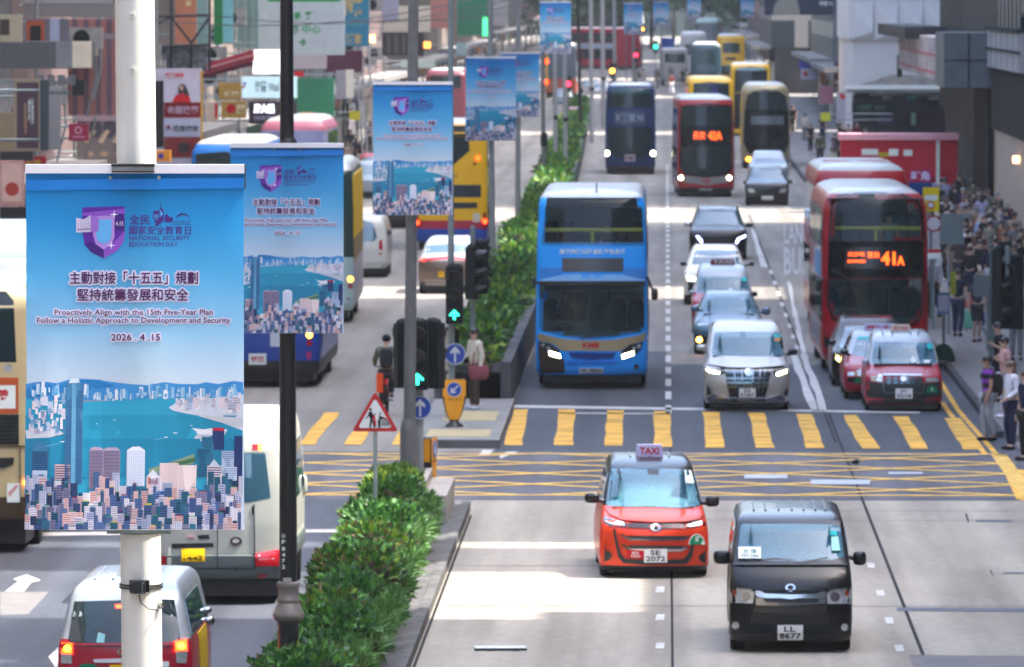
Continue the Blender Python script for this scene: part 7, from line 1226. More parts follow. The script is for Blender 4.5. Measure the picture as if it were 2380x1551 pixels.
YS = F / ((1549 - 425) / 16.2); t = thing('steel_frame', 'dark steel sign frame with crossed bracing at the upper left', 'frame', A(425, 165, YS)); fx = lambda x: A(x, 80, YS).x - t.location.x; fz = lambda y: z_(y, YS) - t.location.z
mb = MB(); 
for a, b in (((398,-40),(398,165)), ((487,-40),(487,165)), ((360,38),(490,36)), ((398,40),(445,100)), ((487,40),(445,100)), ((445,100),(445,165)), ((360,110),(490,104)), ((360,60),(398,38))): mb.cyl((fx(a[0]), 0, fz(a[1])), (fx(b[0]), 0, fz(b[1])), .045, n=6)
mb.build('bars', flat('steel_dark', '#35383c'), t); mb = MB(); mb.box(fx(358), .1, fz(165), fx(480), .4, fz(108)); mb.build('mesh_panel', M('mesh_grey', (.12, .13, .14), .7, var=.6, scale=6), t, False)
ls('orange painted wall strip behind the steel frame', 407, -40, 456, 102, '#c47a58', (), [(Rr(432,2,444,14), flat('lamp_cream', '#e0c890'))], X=-16.8, name='wall_panel'); ls('pale teal wall strip behind the steel frame', 457, -40, 482, 104, '#8fb4ac', X=-16.8, name='wall_panel'); ls('bright green vertical strip sign at the upper left', 497, -40, 517, 104, '#10803c', X=-16.2); ls('cyan vertical strip beside the green one', 518, -40, 541, 100, '#7cc0c4', X=-16.3); ls('grey teal corrugated wall behind the black ornate post', 542, -40, 600, 112, '#5a7474', (), [(Rr(a,-40,a+7,112), flat('corrugation', '#6f8884')) for a in (548, 566, 584)], X=-16.8, name='wall_panel')
for i, (lb, pts) in enumerate((('upper red and white striped awning left of the black ornate post', [(478, 148), (590, 116), (592, 140), (480, 172)]), ('lower pink edged dark awning left of the black ornate post', [(470, 172), (588, 140), (590, 152), (472, 182)]))):
    Yq = F / ((1549 - 530) / 15.4) + i * 2; t = thing('awning', lb, 'awning', A(530, pts[2][1], Yq)); mb = MB(); L_ = [(A(a, b, Yq).x - t.location.x, z_(b, Yq) - t.location.z) for a, b in pts]; mb.prism(L_, -1.2, .1); mb.build('sheet', flat('awning_red' if i == 0 else 'awning_maroon', '#a8404a' if i == 0 else '#6a2a38'), t, False)
    mb = MB(); mb.prism([(a, b + .16) for a, b in (L_[3], L_[2], (L_[2][0], L_[2][1] + .05), (L_[3][0], L_[3][1] + .05))], -1.24, -1.2); mb.build('edge_trim', flat('trim_pink', '#d9a0a4'), t, False); mb = MB(); mb.cyl((0, .1, 0), (XL - t.location.x, .1, .1), .04, n=6); mb.build('bracket', GALV, t)
ls('white glowing sign between the red awnings and the black post', 588, 116, 652, 172, '#f0eef0', X=-15.2, mat=lamp('white_sign', '#f0eaf0', .35)); ls('upper gold shop sign with pale lettering', 508, 193, 560, 232, '#b8903c', (('金行珠寶', 520, 212, 556, 226, flat('gold_pale', '#e4d8b0')),), X=-15.2); ls('lower gold shop sign with a red roundel', 514, 236, 572, 275, '#b08a3c', (('珠寶', 550, 242, 570, 266, flat('gold_pale', '#e4d8b0')),), [(Cc(537, 253, 11), REDS)], X=-15.0); ls('pale beige box sign with red edge left of the gold signs', 478, 238, 506, 284, '#d4bca4', (), [(Rr(499,240,506,276), REDS)], X=-15.0); ls('pale blue white pharmacy sign with grey lettering', 562, 178, 690, 228, '#bfd8dc', (('裕豐 Vital', 592, 188, 648, 214, flat('letter_slate', '#7c909a')),), [([(563,192),(574,192),(568,200)], flat('mark_blue', '#4a50b8')), ([(563,200),(571,200),(563,208)], REDS)], X=-14.8, mat=lamp('pharmacy', '#b8d4da', .12)); ls('dark brown jeweller sign with white lettering behind the black post', 578, 236, 690, 288, '#34202a', (('周大福', 590, 242, 637, 264, lamp('letter_white', '#e0e4f4', .6)), ('CHOW TAI', 590, 270, 634, 280, LAV)), X=-14.8)
ls('huge white clinic board with green characters behind the black post', 602, -60, 800, 128, '#c2c9c8', (('李', 682, 28, 700, 46, flat('letter_green', '#2f9a58')), ('牙', 708, 28, 728, 46, MATS.get('flat_letter_green', STK)), ('醫', 676, 58, 694, 78, flat('letter_green2', '#3f9f62')), ('中心', 702, 58, 746, 78, flat('letter_green3', '#5fae78')), ('卡', 694, 90, 712, 108, flat('letter_green4', '#3a9a60'))), [(Rr(622,-60,790,4), flat('board_green', '#1f9a4c'))], .5, -14.2, name='billboard'); t = ls('teal banner sign with gold characters at the top, right of the clinic board', 790, -40, 857, 108, '#0d7a9a', (('海港', 800, -20, 842, 40, flat('gold_text', '#c4a870')), ('酒家', 804, 78, 842, 104, flat('gold_text', '#c4a870')), ('RESTAURANT', 796, 50, 850, 62, flat('teal_text', '#5aa0ac'))), (), .4, -14.0)
ls('maroon panel below the teal banner sign', 756, 118, 842, 168, '#5e2440', X=-14.6, name='wall_panel'); ls('lilac grey slab under the clinic board', 652, 118, 758, 160, '#8f8a94', X=-14.8, name='wall_panel'); ls('green hoarding panel right of the black ornate post', 682, 182, 776, 272, '#0a6a4c', (), [(Rr(684,166,706,178), REDS)], .4, -14.4, name='hoarding'); ls('cream edged white frame beside the green hoarding', 780, 164, 822, 230, '#9a969c', (), [(Rr(804,162,822,228), flat('frame_cream', '#e4dcc8'))], .6, -14.2, name='wall_panel'); ls('small yellow sign above the left pavement crowd', 812, 259, 836, 280, '#d4c820', X=-14.6); ls('orange parking sign at the foot of the green hoarding', 697, 262, 730, 282, '#d98a10', (), [(Cc(713, 270, 5), flat('roundel_purple', '#5a4a9a'))], X=-14.2)
ls('cream shop box behind the grey lamp post at the top', 890, 14, 1000, 75, '#cfc4ae', X=-15, name='shop_box'); ls('lilac shutter beside the cream shop box', 888, -40, 926, 48, '#9a98ac', X=-15.4, name='shutter'); ls('dark shop interior front below the cream shop box', 888, 76, 985, 130, '#2a2628', (), [(Rr(900 + i * 18,82,906 + i * 18,124), flat('mullion', '#6a6058')) for i in range(4)], X=-15.2, name='shopfront'); ls('pale lit cube sign under the dark shop front', 932, 140, 1010, 158, '#a8b8b0', X=-14.8); ls('glowing orange lantern by the teal banner sign', 861, 82, 870, 98, '#ff9a3a', X=-14.2, mat=lamp('lantern', '#ffa040', 4), name='lantern'); ls('glowing orange curved sign right of the grey lamp post', 972, 98, 1000, 112, '#e07820', X=-14.6, mat=lamp('curved', '#e88030', 1.2)); ls('brick red wall strip at the top between the grey posts', 1000, -40, 1042, 66, '#8f5a50', X=-14.6, name='wall_panel'); ls('bright green construction netting on a far left facade', 1062, -40, 1132, 84, '#0f7a50', (), [(Rr(1122,40,1133,84), lamp('net_glow', '#40e080', .5))], X=-14.4, name='netting'); ls('white far sign with pale face left of the fourth banner post', 1146, 0, 1180, 60, '#a8a4a8', X=-14.2); ls('pale grey green board far left above the maroon double decker', 1060, 100, 1085, 130, '#9fb8b4', X=-14.0)  # netting edge glows by emission, not from a lamp
acu = thing('air_conditioner', 'small pale air conditioner box on the left facades', 'air conditioner', (0, 0, 0), 0, 'air conditioners on the left facades'); mb = MB(); mb.box(-.45, 0, 0, .45, .35, .6); mb.build('case', M('ac_case', (.32, .31, .29), .6, var=.3), acu, False); mb = MB(); mb.cyl((-.12, -.012, .3), (-.12, 0, .3), .23, n=14); mb.build('fan_grille', DARKP, acu); mb = MB(); mb.tube([(.4, .1, 0), (.42, .1, -.5), (.2, .1, -1.4)], .03, 5); mb.build('drain_pipe', GALV, acu)
rg = random.Random(8)
for i in range(46):
    o = acu if i == 0 else copy_tree(acu); Yq = rg.uniform(215, 520); o.location = (XL + rg.uniform(.45, 1.6), Yq, rg.uniform(4.4, 8.3)); k = rg.uniform(.8, 1.25); o.scale = (k, k, k)
for i in range(16):
    Yq = 220 + i * 17; mb = MB(); xq = XL + rg.uniform(.12, .9); mb.cyl((xq, Yq, .1), (xq, Yq, 14), rg.uniform(.05, .1), n=7); o = mb.build('drain_pipe', rg.choice([PGR, GALV, POLEG]), None); tag(o, 'vertical drain pipe running up a left hand facade', 'pipe', 'drain pipes on the left facades')
for i in range(5):
    a = Vector((XL + .5, 240 + i * 60, 8.6 - i * .2)); b = Vector((-4, 262 + i * 62, 9.2)); mb = MB(); mb.tube([a.lerp(b, q / 8) - Vector((0, 0, .9 * math.sin(math.pi * q / 8))) for q in range(9)], .018, 5); o = mb.build('cable', BLACK, None); tag(o, 'sagging black cable from a left hand facade towards the median posts', 'cable', 'cables over the left carriageway')
# scaffold mast on the left pavement
t = thing('lattice_mast', 'leaning white lattice mast on the left pavement beside the third banner', 'mast', G(866, 430)); Yq = t.location.y; mb = MB()
for a, b in (((-.35, 0), (-.9, 7.4)), ((.1, 0), (-.2, 7.4)), ((-.15, 0), (-.6, 7.4))): mb.cyl((a[0], 0, a[1]), (b[0], 0, b[1]), .05, n=6)
for i in range(9): z = .5 + i * .8; mb.cyl((-.35 - .07 * z, 0, z), (.1 - .04 * z, 0, z + .4), .03, n=5)
mb.build('lattice', M('mast_white', (.5, .5, .52), .5, .2, var=.1), t)
# trees and blocks closing the street
def tree(label, x, Y, h, r, n=2600):
    t = thing('street_tree', label, 'tree', (x, Y, gz(Y)), 0, 'trees at the far end of the street'); mb = MB(); mb.tube([(0, 0, 0), (.1, 0, h * .35), (-.05, .1, h * .7)], [.28, .2, .1], 8)
    for i in range(6): a = i * 1.05; mb.tube([(.05, 0, h * (.35 + .05 * i)), (math.cos(a) * r * .5, math.sin(a) * r * .5, h * (.5 + .05 * i))], [.09, .03], 6)
    mb.build('trunk', TWIG, t); bl = [(ru(-.5, .5) * r, ru(-.5, .5) * r, h * ru(.5, .85), r * ru(.35, .6), h * ru(.12, .22), r * ru(.35, .6)) for _ in range(9)]
    leafmesh(bl, n, .75, [(.03, .075, .025), (.05, .11, .03), (.025, .06, .03), (.08, .15, .04)]).build('crown', LEAF, t, False, recalc=False)
for i, (x, Y, h, r) in enumerate(((-13, 930, 11, 4), (-9.5, 1010, 12, 4.5), (-14, 1080, 12, 5), (-4, 1160, 13, 6), (7, 1190, 12, 6), (15, 1120, 12, 5), (1, 1230, 14, 7), (-10, 1220, 14, 7), (10.5, 1060, 10, 4), (-6, 1090, 10, 3.5), (20, 1240, 14, 7), (-20, 1250, 14, 7), (-2, 1120, 13, 6), (4, 1150, 13, 6), (-7, 1140, 13, 6), (11, 1170, 13, 6), (-12, 1160, 13, 6))): tree('hazy green street tree far down the road', x, Y, h, r)
for i, (x0, x1, Y, h) in enumerate(((-60, -25, 1320, 45), (-24.5, -4, 1360, 60), (-3.5, 14, 1330, 40), (14.5, 34, 1350, 55), (34.5, 70, 1320, 45))): building('hazy block closing the far end of the street, %s' % ('leftmost', 'second from left', 'middle one', 'fourth from left', 'rightmost')[i], x0, x1, Y, Y + 30, h, facade('far%d' % i, '#4f5a5a', '#333c3e'), None, False)
panel('direction_sign', 'blue direction board far down the street above the traffic', 'sign', 1632, 62, 1700, 138, 1000, flat('board_blue', '#1c4a9c'), .15, (), 1666) if False else None
panel('direction_sign', 'far blue direction board with pale edges', 'sign', 1637, 75, 1690, 104, 980, flat('board_blue', '#1c4a9c'), .15, (), 1690); panel('direction_sign', 'far blue direction board left of the pale edged one', 'sign', 1635 - 2, 88, 1637 - 2 + 1, 90, 980, MATS['flat_board_blue'], .1, (), 1634) if False else panel('direction_sign', 'far tall blue board just left of centre', 'sign', 1534, 88, 1568, 136, 900, MATS['flat_board_blue'], .15, (), 1550)
for x, y, Y, m, lb in ((1524, 109, 700, GREENL, 'far signal showing green, left of the bus queue'), (1650, 117 - 49, 930, REDON, 'far signal pair showing red, left one'), (1675, 68, 930, REDON, 'far signal pair showing red, right one'), (1456, 68, 760, AMBER, 'far amber lamp left of two, under the double banner'), (1492, 68, 760, AMBER, 'far amber lamp right of two, under the double banner'), (1478, 128, 640, REDON, 'far red signal in front of the broadside red double decker'), (1423, 165, 560, AMBER, 'far amber signal among the slim posts'), (1321, 195, 520, REDON, 'far red signal left of the slim black post')):
    p = A(x, y, Y); t = thing('traffic_signal', lb, 'traffic signal', (p.x, Y, gz(Y))); z = p.z - gz(Y); mb = MB(); mb.cyl((0, .1, 0), (0, .1, z + .3), .05, n=8); mb.build('mast', PGR, t); mb = MB(); mb.box(-.17, -.05, z - .5, .17, .09, z + .5); o = mb.build('signal_head', BLACK, t, False); mb = MB(); mb.cyl((0, -.07, z), (0, -.052, z), .14, n=14); mb.build('lit_lens', m, o)
# ================================================================== PEOPLE
SKIN = M('skin', (.50, .32, .24), .55, var=.06); SKIND = M('skin_tan', (.36, .21, .14), .55, var=.06); HAIR = M('hair_black', (.012, .011, .012), .45, var=.3, scale=20); HAIRB = M('hair_brown', (.07, .035, .02), .45, var=.3, scale=20); HAIRG = M('hair_grey', (.3, .29, .28), .5, var=.3, scale=20)
def skin_mesh(pts, edges, rad, root=0, sub=2):
    me = bpy.data.meshes.new('s'); me.from_pydata(pts, edges, []); o = bpy.data.objects.new('s', me); COL.objects.link(o); m = o.modifiers.new('k', 'SKIN'); m.use_smooth_shade = True
    sv = me.skin_vertices[0].data
    for i, r in enumerate(rad): sv[i].radius = (r, r) if not isinstance(r, tuple) else r
    sv[root].use_root = True; s_ = o.modifiers.new('b', 'SUBSURF'); s_.levels = sub; s_.render_levels = sub
    dg = bpy.context.evaluated_depsgraph_get(); r = bpy.data.meshes.new_from_object(o.evaluated_get(dg)); bpy.data.objects.remove(o); bpy.data.meshes.remove(me)
    vs = [tuple(v.co) for v in r.vertices]; fs = [tuple(p.vertices) for p in r.polygons]; bpy.data.meshes.remove(r); return vs, fs
def pose(lleg=(0, 0), rleg=(0, 0), larm=None, rarm=None, turn=0.0, stoop=0.0):
    # figure facing -Y; legs: (knee forward, ankle forward); arms: (elbow, wrist) offsets
    J = {}; J['pel'] = (0, 0, .93); J['spi'] = (0, -.01 - stoop * .3, 1.1); J['che'] = (0, -.01 - stoop * .7, 1.3); J['nek'] = (0, -.015 - stoop, 1.455)
    J['hb'] = (0, -.03 - stoop * 1.1, 1.535); J['hm'] = (0, -.035 - stoop * 1.2, 1.60); J['ht'] = (0, -.025 - stoop * 1.2, 1.67)
    for s, k, lg, ar in ((-1, 'l', lleg, larm), (1, 'r', rleg, rarm)):
        J[k + 'sh'] = (s * .165, -stoop * .8, 1.395); e, w_ = ar or ((s * .215, .02, 1.13), (s * .225, -.05, .90))
        J[k + 'el'] = (e[0], e[1] - stoop * .6, e[2]); J[k + 'wr'] = (w_[0], w_[1] - stoop * .4, w_[2]); v = (Vector(w_) - Vector(e)).normalized() * .085; J[k + 'ha'] = (J[k + 'wr'][0] + v.x, J[k + 'wr'][1] + v.y, J[k + 'wr'][2] + v.z)
        J[k + 'hi'] = (s * .085, 0, .88); J[k + 'kn'] = (s * .095, -lg[0] - .015, .49); J[k + 'an'] = (s * .095, -lg[1] + .01, .085 + abs(lg[1]) * .12 * (lg[1] < 0)); J[k + 'to'] = (s * .105, -lg[1] - .13, .035)
    return J
def make_person(J, sleeves=.5, shorts=False, female=False, hair='short', bag=None, fat=1.0):
    K = list(J); ix = {k: i for i, k in enumerate(K)}; R = dict(pel=(.125, .1), spi=(.115, .085), che=(.135, .1), nek=.05, hb=.066, hm=.086, ht=.066)
    for k in 'lr': R.update({k+'sh': .058, k+'el': .04, k+'wr': .027, k+'ha': (.036, .017), k+'hi': .085, k+'kn': .054, k+'an': .036, k+'to': .03})
    E = [('pel','spi'),('spi','che'),('che','nek'),('nek','hb'),('hb','hm'),('hm','ht')]
    for k in 'lr': E += [('che',k+'sh'),(k+'sh',k+'el'),(k+'el',k+'wr'),(k+'wr',k+'ha'),('pel',k+'hi'),(k+'hi',k+'kn'),(k+'kn',k+'an'),(k+'an',k+'to')]
    body = MB(); vs, fs = skin_mesh([J[k] for k in K], [(ix[a], ix[b]) for a, b in E], [R[k] for k in K]); body.add(vs, fs)
    h = Vector(J['hm']); body.add(*[x for x in (lambda m: (m.v, m.f))((lambda m: (m.ell((h.x, h.y - .085, h.z - .012), (.014, .022, .022), 8, 6), m)[1])(MB()))])
    for s in (-1, 1): body.ell((h.x + s * .083, h.y + .008, h.z - .005), (.012, .02, .03), 8, 6)
    for s, k in ((-1, 'l'), (1, 'r')):
        w_, ha = Vector(J[k+'wr']), Vector(J[k+'ha']); d = (ha - w_).normalized(); side = d.cross(Vector((0, 1, 0))); side = (side if side.length > .1 else d.cross(Vector((1, 0, 0)))).normalized(); cur = d.cross(side).normalized() * s
        for f_, (o_, ln) in enumerate(((-.024, .062), (-.008, .072), (.008, .066), (.024, .052))):
            a = ha + side * o_ + d * .01; body.tube([a, a + d * ln * .5 + cur * .006, a + d * ln * .9 + cur * .026], [.0095, .0085, .0065], 5)
        a = w_ + d * .03 + side * -.03; body.tube([a, a + side * -.022 + d * .028, a + side * -.026 + d * .058 + cur * .01], [.011, .01, .008], 5)
    def cloth(keys, grow, extra=(), ends=None):
        pts = [J[k] for k in keys] + [e[0] for e in extra]; nm = {k: i for i, k in enumerate(keys)}; ed = [(nm[a], nm[b]) for a, b in E if a in nm and b in nm]; rad = []
        for k in keys: r = R[k]; rad.append(tuple(x * fat + grow for x in r) if isinstance(r, tuple) else r * (fat if k in ('hi',) else 1) + grow)
        for i, e in enumerate(extra): ed.append((nm[e[1]], len(keys) + i)); rad.append(e[2])
        m = MB(); m.add(*skin_mesh(pts, ed, rad, nm['pel'])); return m
    ex = [((J['nek'][0], J['nek'][1], J['nek'][2] - .03), 'che', .075)]
    for k in 'lr':
        a, b = Vector(J[k+'sh']), Vector(J[k+'el']); ex.append((tuple(a.lerp(b, .62)) if sleeves <= .5 else tuple(b), k+'sh', .062 if sleeves <= .5 else .054))
    top = cloth(['pel','spi','che','lsh','rsh'], .022, ex)
    if sleeves > .5:
        for k in 'lr': top.tube([J[k+'sh'], J[k+'el'], tuple(Vector(J[k+'el']).lerp(Vector(J[k+'wr']), .92))], [.068, .058, .044], 10)
    ex = []; bot = None
    if shorts == 'skirt': bot = MB(); p = J['pel']; bot.lathe([(.135, p[2] + .08), (.15, p[2] - .02), (.19, .62), (.21, .5)], 16, (p[0], p[1], 0))
    else:
        ks = ['pel','lhi','rhi','lkn','rkn'] + ([] if shorts else ['lan','ran']); bot = cloth(ks, .024)
    shoes = MB()
    for k in 'lr': a, t_ = Vector(J[k+'an']), Vector(J[k+'to']); c = (a + t_) / 2; shoes.ell((c.x, c.y, max(.04, c.z - .02)), (.048, .135, .045), 10, 6)
    hr = MB(); hr.ell((h.x, h.y + .018, h.z + .03), (.098, .102, .088), 14, 8)
    if hair == 'long': hr.ell((h.x, h.y + .06, h.z - .13), (.1, .06, .2), 12, 8)
    if hair == 'cap': hr.ell((h.x, h.y - .07, h.z + .055), (.085, .09, .014), 12, 6)
    face = MB()
    for s in (-1, 1): face.ell((h.x + s * .032, h.y - .08, h.z + .008), (.012, .006, .007), 8, 5)
    face.ell((h.x, h.y - .082, h.z - .045), (.022, .006, .006), 8, 5)
    return dict(body=body, top=top, trousers=bot, shoes=shoes, hair=hr, face=face)
def place_person(D, label, loc, rz, skin, top, bot, shoe, hair, group=None, bag=None, scale=1.0, top_name='top'):
    t = thing('person', label, 'person', loc, rz, group); t.scale = (scale,) * 3
    for k, nm, m in (('body', 'body', skin), ('top', top_name, top), ('trousers', 'trousers', bot), ('shoes', 'shoes', shoe), ('hair', 'hair', hair), ('face', 'face_features', HAIR)):
        if isinstance(D[k], MB): D[k] = D[k].build(nm, m, None); D[k].parent = t
        else:
            c = D[k].copy(); COL.objects.link(c); c.parent = t; c.material_slots[0].link = 'OBJECT'; c.material_slots[0].material = m
    return t
ARM = lambda s, e, w_: ((s * e[0], e[1], e[2]), (s * w_[0], w_[1], w_[2]))
PH = ((.2, .05, 1.13), (.09, -.13, 1.22)); HOLD = ((.22, .02, 1.13), (.2, -.18, 1.0))
PR = [make_person(pose()), make_person(pose((.12, .02), (.02, -.2)), 1), make_person(pose((.02, -.18), (.14, .1))), make_person(pose(larm=ARM(-1, *PH), rarm=ARM(1, *PH)), .5), make_person(pose((.05, .0), (.0, .04), rarm=ARM(1, *HOLD)), 1, hair='long'), make_person(pose((.1, .04), (.0, -.12)), .5, True, hair='short'), make_person(pose((.04, 0), (0, 0)), .5, 'skirt', hair='long'), make_person(pose((.03, .0), (.08, -.02)), 1, False, hair='cap')]
CL = {}
def cl(n, c): 
    if n not in CL: CL[n] = M('cloth_' + n, c, .8, var=.15, scale=9)
    return CL[n]
def bagmesh(t, kind, c, at=(0, .17, 1.18)):
    mb = MB()
    if kind == 'backpack': mb.ell(at, (.15, .1, .22), 14, 9, e=.6); nm, lb = 'backpack', None
    p = t.matrix_basis @ Vector((0, 0, 0))
    o = mb.build('backpack', cl(*c), None); o.location = t.location; o.rotation_euler = t.rotation_euler; o.scale = t.scale
    for s in (-1, 1): b = MB(); b.tube([(s * .1, .1, 1.38), (s * .11, -.04, 1.44), (s * .11, -.12, 1.3), (s * .12, -.06, 1.1), (s * .12, .1, 1.05)], .016, 6); b.build('strap', cl(*c), o)
    return o
GT = G(2296, 1026); PUR = cl('purple_stripe', (.08, .05, .12))
D = make_person(pose((.06, .02), (-.02, -.1), larm=((-.2, .06, 1.12), (-.2, .0, .87)), rarm=((.2, .02, 1.12), (.2, -.06, .88))), .5, fat=1.08)
t = place_person(D, 'person in purple striped shirt and grey trousers stepping off the right kerb', (GT.x, GT.y, .005), math.radians(-78), SKIND, PUR, cl('grey_trousers', (.27, .29, .33)), cl('black', (.015, .015, .017)), HAIR)
for z in (1.24, 1.34, 1.06): mb = MB(); mb.lathe([(.165, z - .02), (.168, z + .02)], 20, (0, -.012, 0), loop=False); 
m_ = PUR.node_tree; b_ = m_.nodes['Principled BSDF']; tc_ = m_.nodes.new('ShaderNodeTexCoord'); wv = m_.nodes.new('ShaderNodeTexWave'); wv.bands_direction = 'Z'; wv.inputs['Scale'].default_value = 1.7; wv.inputs['Distortion'].default_value = .3; rr_ = m_.nodes.new('ShaderNodeValToRGB'); rr_.color_ramp.elements[0].color = (.035, .03, .045, 1); rr_.color_ramp.elements[1].color = (.24, .05, .42, 1); rr_.color_ramp.elements[0].position = .55; rr_.color_ramp.elements[1].position = .62
m_.links.new(tc_.outputs['Object'], wv.inputs['Vector']); m_.links.new(wv.outputs['Fac'], rr_.inputs[0]); m_.links.new(rr_.outputs[0], b_.inputs['Base Color'])
for s in (-1, 1): mb = MB(); mb.tube([(s * .19, .0, .9), (s * .155, -.02, .5), (s * .15, .02, .12)], .008, 5); mb.build('trouser_stripe', cl('black', (.015, .015, .017)), t)
tag(bagmesh(t, 'backpack', ('black', (.015, .015, .017)), (0, .2, 1.12)), 'large black backpack worn by the person in the purple striped shirt', 'backpack')
# people waiting at the right edge
FG = [((2352, 1046), 4, 'person in white jacket carrying a cream paper bag at the right edge', -70, SKIN, ('white', (.6, .6, .66)), ('navy', (.015, .02, .05)), HAIRB, 1.0), ((2336, 972), 3, 'person in a pale pink top looking down, behind the paper bag carrier', -75, SKIN, ('pink', (.55, .33, .32)), ('pale_grey', (.42, .4, .46)), HAIR, .98), ((2322, 934), 3, 'person in black holding a phone beside the green signal mast', -80, SKIN, ('black', (.015, .015, .017)), ('charcoal', (.03, .03, .035)), HAIR, 1.0), ((2385, 1072), 0, 'person in dark navy clothes cut off by the right edge', -60, SKIN, ('navy', (.015, .02, .05)), ('black', (.015, .015, .017)), HAIRB, 1.0), ((2362, 838), 0, 'person in grey tee and grey trousers, right of the right signal mast', 10, SKIN, ('mid_grey', (.2, .22, .24)), ('light_grey', (.24, .25, .26)), HAIR, 1.0),
    ((2270, 795), 5, 'person in dark grey tee with blue bag and shorts, beside the mint suitcase', 20, SKIN, ('dark_grey', (.05, .052, .06)), ('charcoal', (.03, .03, .035)), HAIR, 1.0), ((2226, 782), 2, 'person in a navy jacket with back turned, between timetable post and suitcase', 165, SKIN, ('navy2', (.02, .026, .045)), ('jeans_dark', (.02, .035, .07)), HAIR, 1.02), ((2170, 738), 1, 'person in a white shirt with black bag, right beside the red double decker', -30, SKIN, ('white', (.6, .6, .66)), ('black', (.015, .015, .017)), HAIR, 1.0), ((2229, 690), 2, 'tall person in a dark brown shirt walking away, in front of the crowd', 170, SKIND, ('brown_dark', (.05, .035, .04)), ('charcoal', (.03, .03, .035)), HAIR, 1.06), ((2275, 668), 6, 'person with long auburn hair in maroon top and pale blue shorts', 175, SKIN, ('maroon', (.12, .02, .03)), ('pale_blue', (.2, .32, .38)), HAIRB, 1.0), ((2246, 650), 1, 'person in a bright white top leaning forward near the sign back', -60, SKIN, ('bright_white', (.78, .78, .8)), ('pale_blue', (.2, .32, .38)), HAIR, 1.0), ((2300, 640), 0, 'person in an olive grey shirt among the right hand crowd', 150, SKIN, ('olive_grey', (.16, .16, .13)), ('charcoal', (.03, .03, .035)), HAIR, 1.0), ((2284, 622), 7, 'person with a pale cap and light blue bag in the right hand crowd', 180, SKIN, ('sky', (.25, .36, .6)), ('navy', (.015, .02, .05)), HAIRG, 1.0)]
DB = {}
for i, ((x, y), pi, lb, rz, sk, tp, bt, hr_, sc2) in enumerate(FG):
    p = G(x, y, .13); place_person(PR[pi], lb, p, math.radians(rz), sk, cl(*tp), cl(*bt), cl('black', (.015, .015, .017)) if i != 1 else cl('white', (.6, .6, .66)), hr_, None, None, sc2)
# paper bag, other carried things
q = A(2351, 928, Yd(1040) - .25); mb = MB(); mb.prism([(-.16, -.18), (.16, -.18), (.15, .2), (-.15, .2)], -.06, .06); o = mb.build('paper_bag', flat('kraft', '#c8a878', .8), None, False, loc=q); tag(o, 'cream paper carrier bag with a red mark at the right edge', 'bag'); mb = MB(); mb.prism([(-.06, -.1), (.0, -.1), (.04, .12), (-.01, .12)], -.066, -.061); mb.build('red_mark', REDS, o, False); mb = MB(); mb.tube([(-.08, 0, .2), (-.06, 0, .32), (.06, 0, .32), (.08, 0, .2)], .008, 6); mb.build('handle', flat('kraft_dark', '#a5865a', .8), o)
q = A(2279, 740, Yd(795) + .1); mb = MB(); mb.ell((0, 0, 0), (.13, .08, .2), 12, 8, e=.6); o = mb.build('shoulder_bag', cl('denim', (.06, .1, .24)), None, loc=q); tag(o, 'blue denim bag hanging at the back of the person beside the mint suitcase', 'bag')
# crowd on the right pavement, then far right and left pavement
TOPS = [('black', (.015, .015, .017)), ('white', (.6, .6, .66)), ('charcoal', (.03, .03, .035)), ('cream', (.5, .45, .36)), ('navy', (.015, .02, .05)), ('grey', (.15, .15, .16)), ('beige', (.35, .27, .2)), ('maroon', (.12, .02, .03)), ('lilac', (.3, .3, .42)), ('olive', (.09, .09, .05)), ('rust', (.25, .1, .06)), ('teal', (.05, .15, .16))]
def crowd(n, xr, yr, where, group, excl=lambda p: False, seed=5):
    rg = random.Random(seed); pts = []; tries = 0
    while len(pts) < n and tries < 4000:
        tries += 1; Y = rg.uniform(*yr); X = rg.uniform(*xr)
        if excl((X, Y)) or any(abs(X - a) < .55 and abs(Y - b) < 1.2 for a, b in pts): continue
        pts.append((X, Y))
    for i, (X, Y) in enumerate(sorted(pts, key=lambda q: q[1])):
        tp = TOPS[0] if rg.random() < .26 else rg.choice(TOPS); bt = rg.choice(TOPS[:6] + [('jeans', (.04, .07, .14))]); pi = rg.randrange(8); hr_ = rg.choice([HAIR, HAIR, HAIR, HAIRB, HAIRG]); hn = {HAIR: 'black', HAIRB: 'brown', HAIRG: 'grey'}[hr_]
        b = A(VX, 400, Y); xp = VX + X * F / Y
        seen_ = CL.setdefault('_lab', {}) if False else None; lb = 'person, %s hair, %s top, %s bottoms, %s' % (hn, tp[0], bt[0], where(X, Y, i, n))
        place_person(PR[pi], lb, (X, Y, .13 + gz(Y)), math.radians(rg.choice((0, 180)) + rg.uniform(-35, 35)), rg.choice([SKIN, SKIN, SKIND]), cl(*tp), cl(*bt), cl(*rg.choice(TOPS[:2])), hr_, group, None, rg.uniform(.92, 1.05))
def wr_(X, Y, i, n): return ('front' if i < n * .2 else 'fairly front' if i < n * .4 else 'middle' if i < n * .65 else 'rear' if i < n * .85 else 'far rear') + ' of right crowd, %s' % ('kerb side' if X < 9.6 else 'centre' if X < 10.8 else 'wall side')
crowd(88, (8.5, 12.0), (245, 338), wr_, 'crowd on the right pavement')
crowd(26, (7.6, 10.8), (355, 560), lambda X, Y, i, n: ('nearer' if i < n / 2 else 'farther') + ' far right pavement', 'walkers on the far right pavement', lambda p: p[1] < 362 and p[0] > 7, 9)
crowd(34, (-16.8, -14.6), (340, 560), lambda X, Y, i, n: ('nearer' if i < n / 3 else 'middle' if i < n * .66 else 'farther') + ' left pavement crowd', 'crowd on the left pavement', lambda p: False, 12)
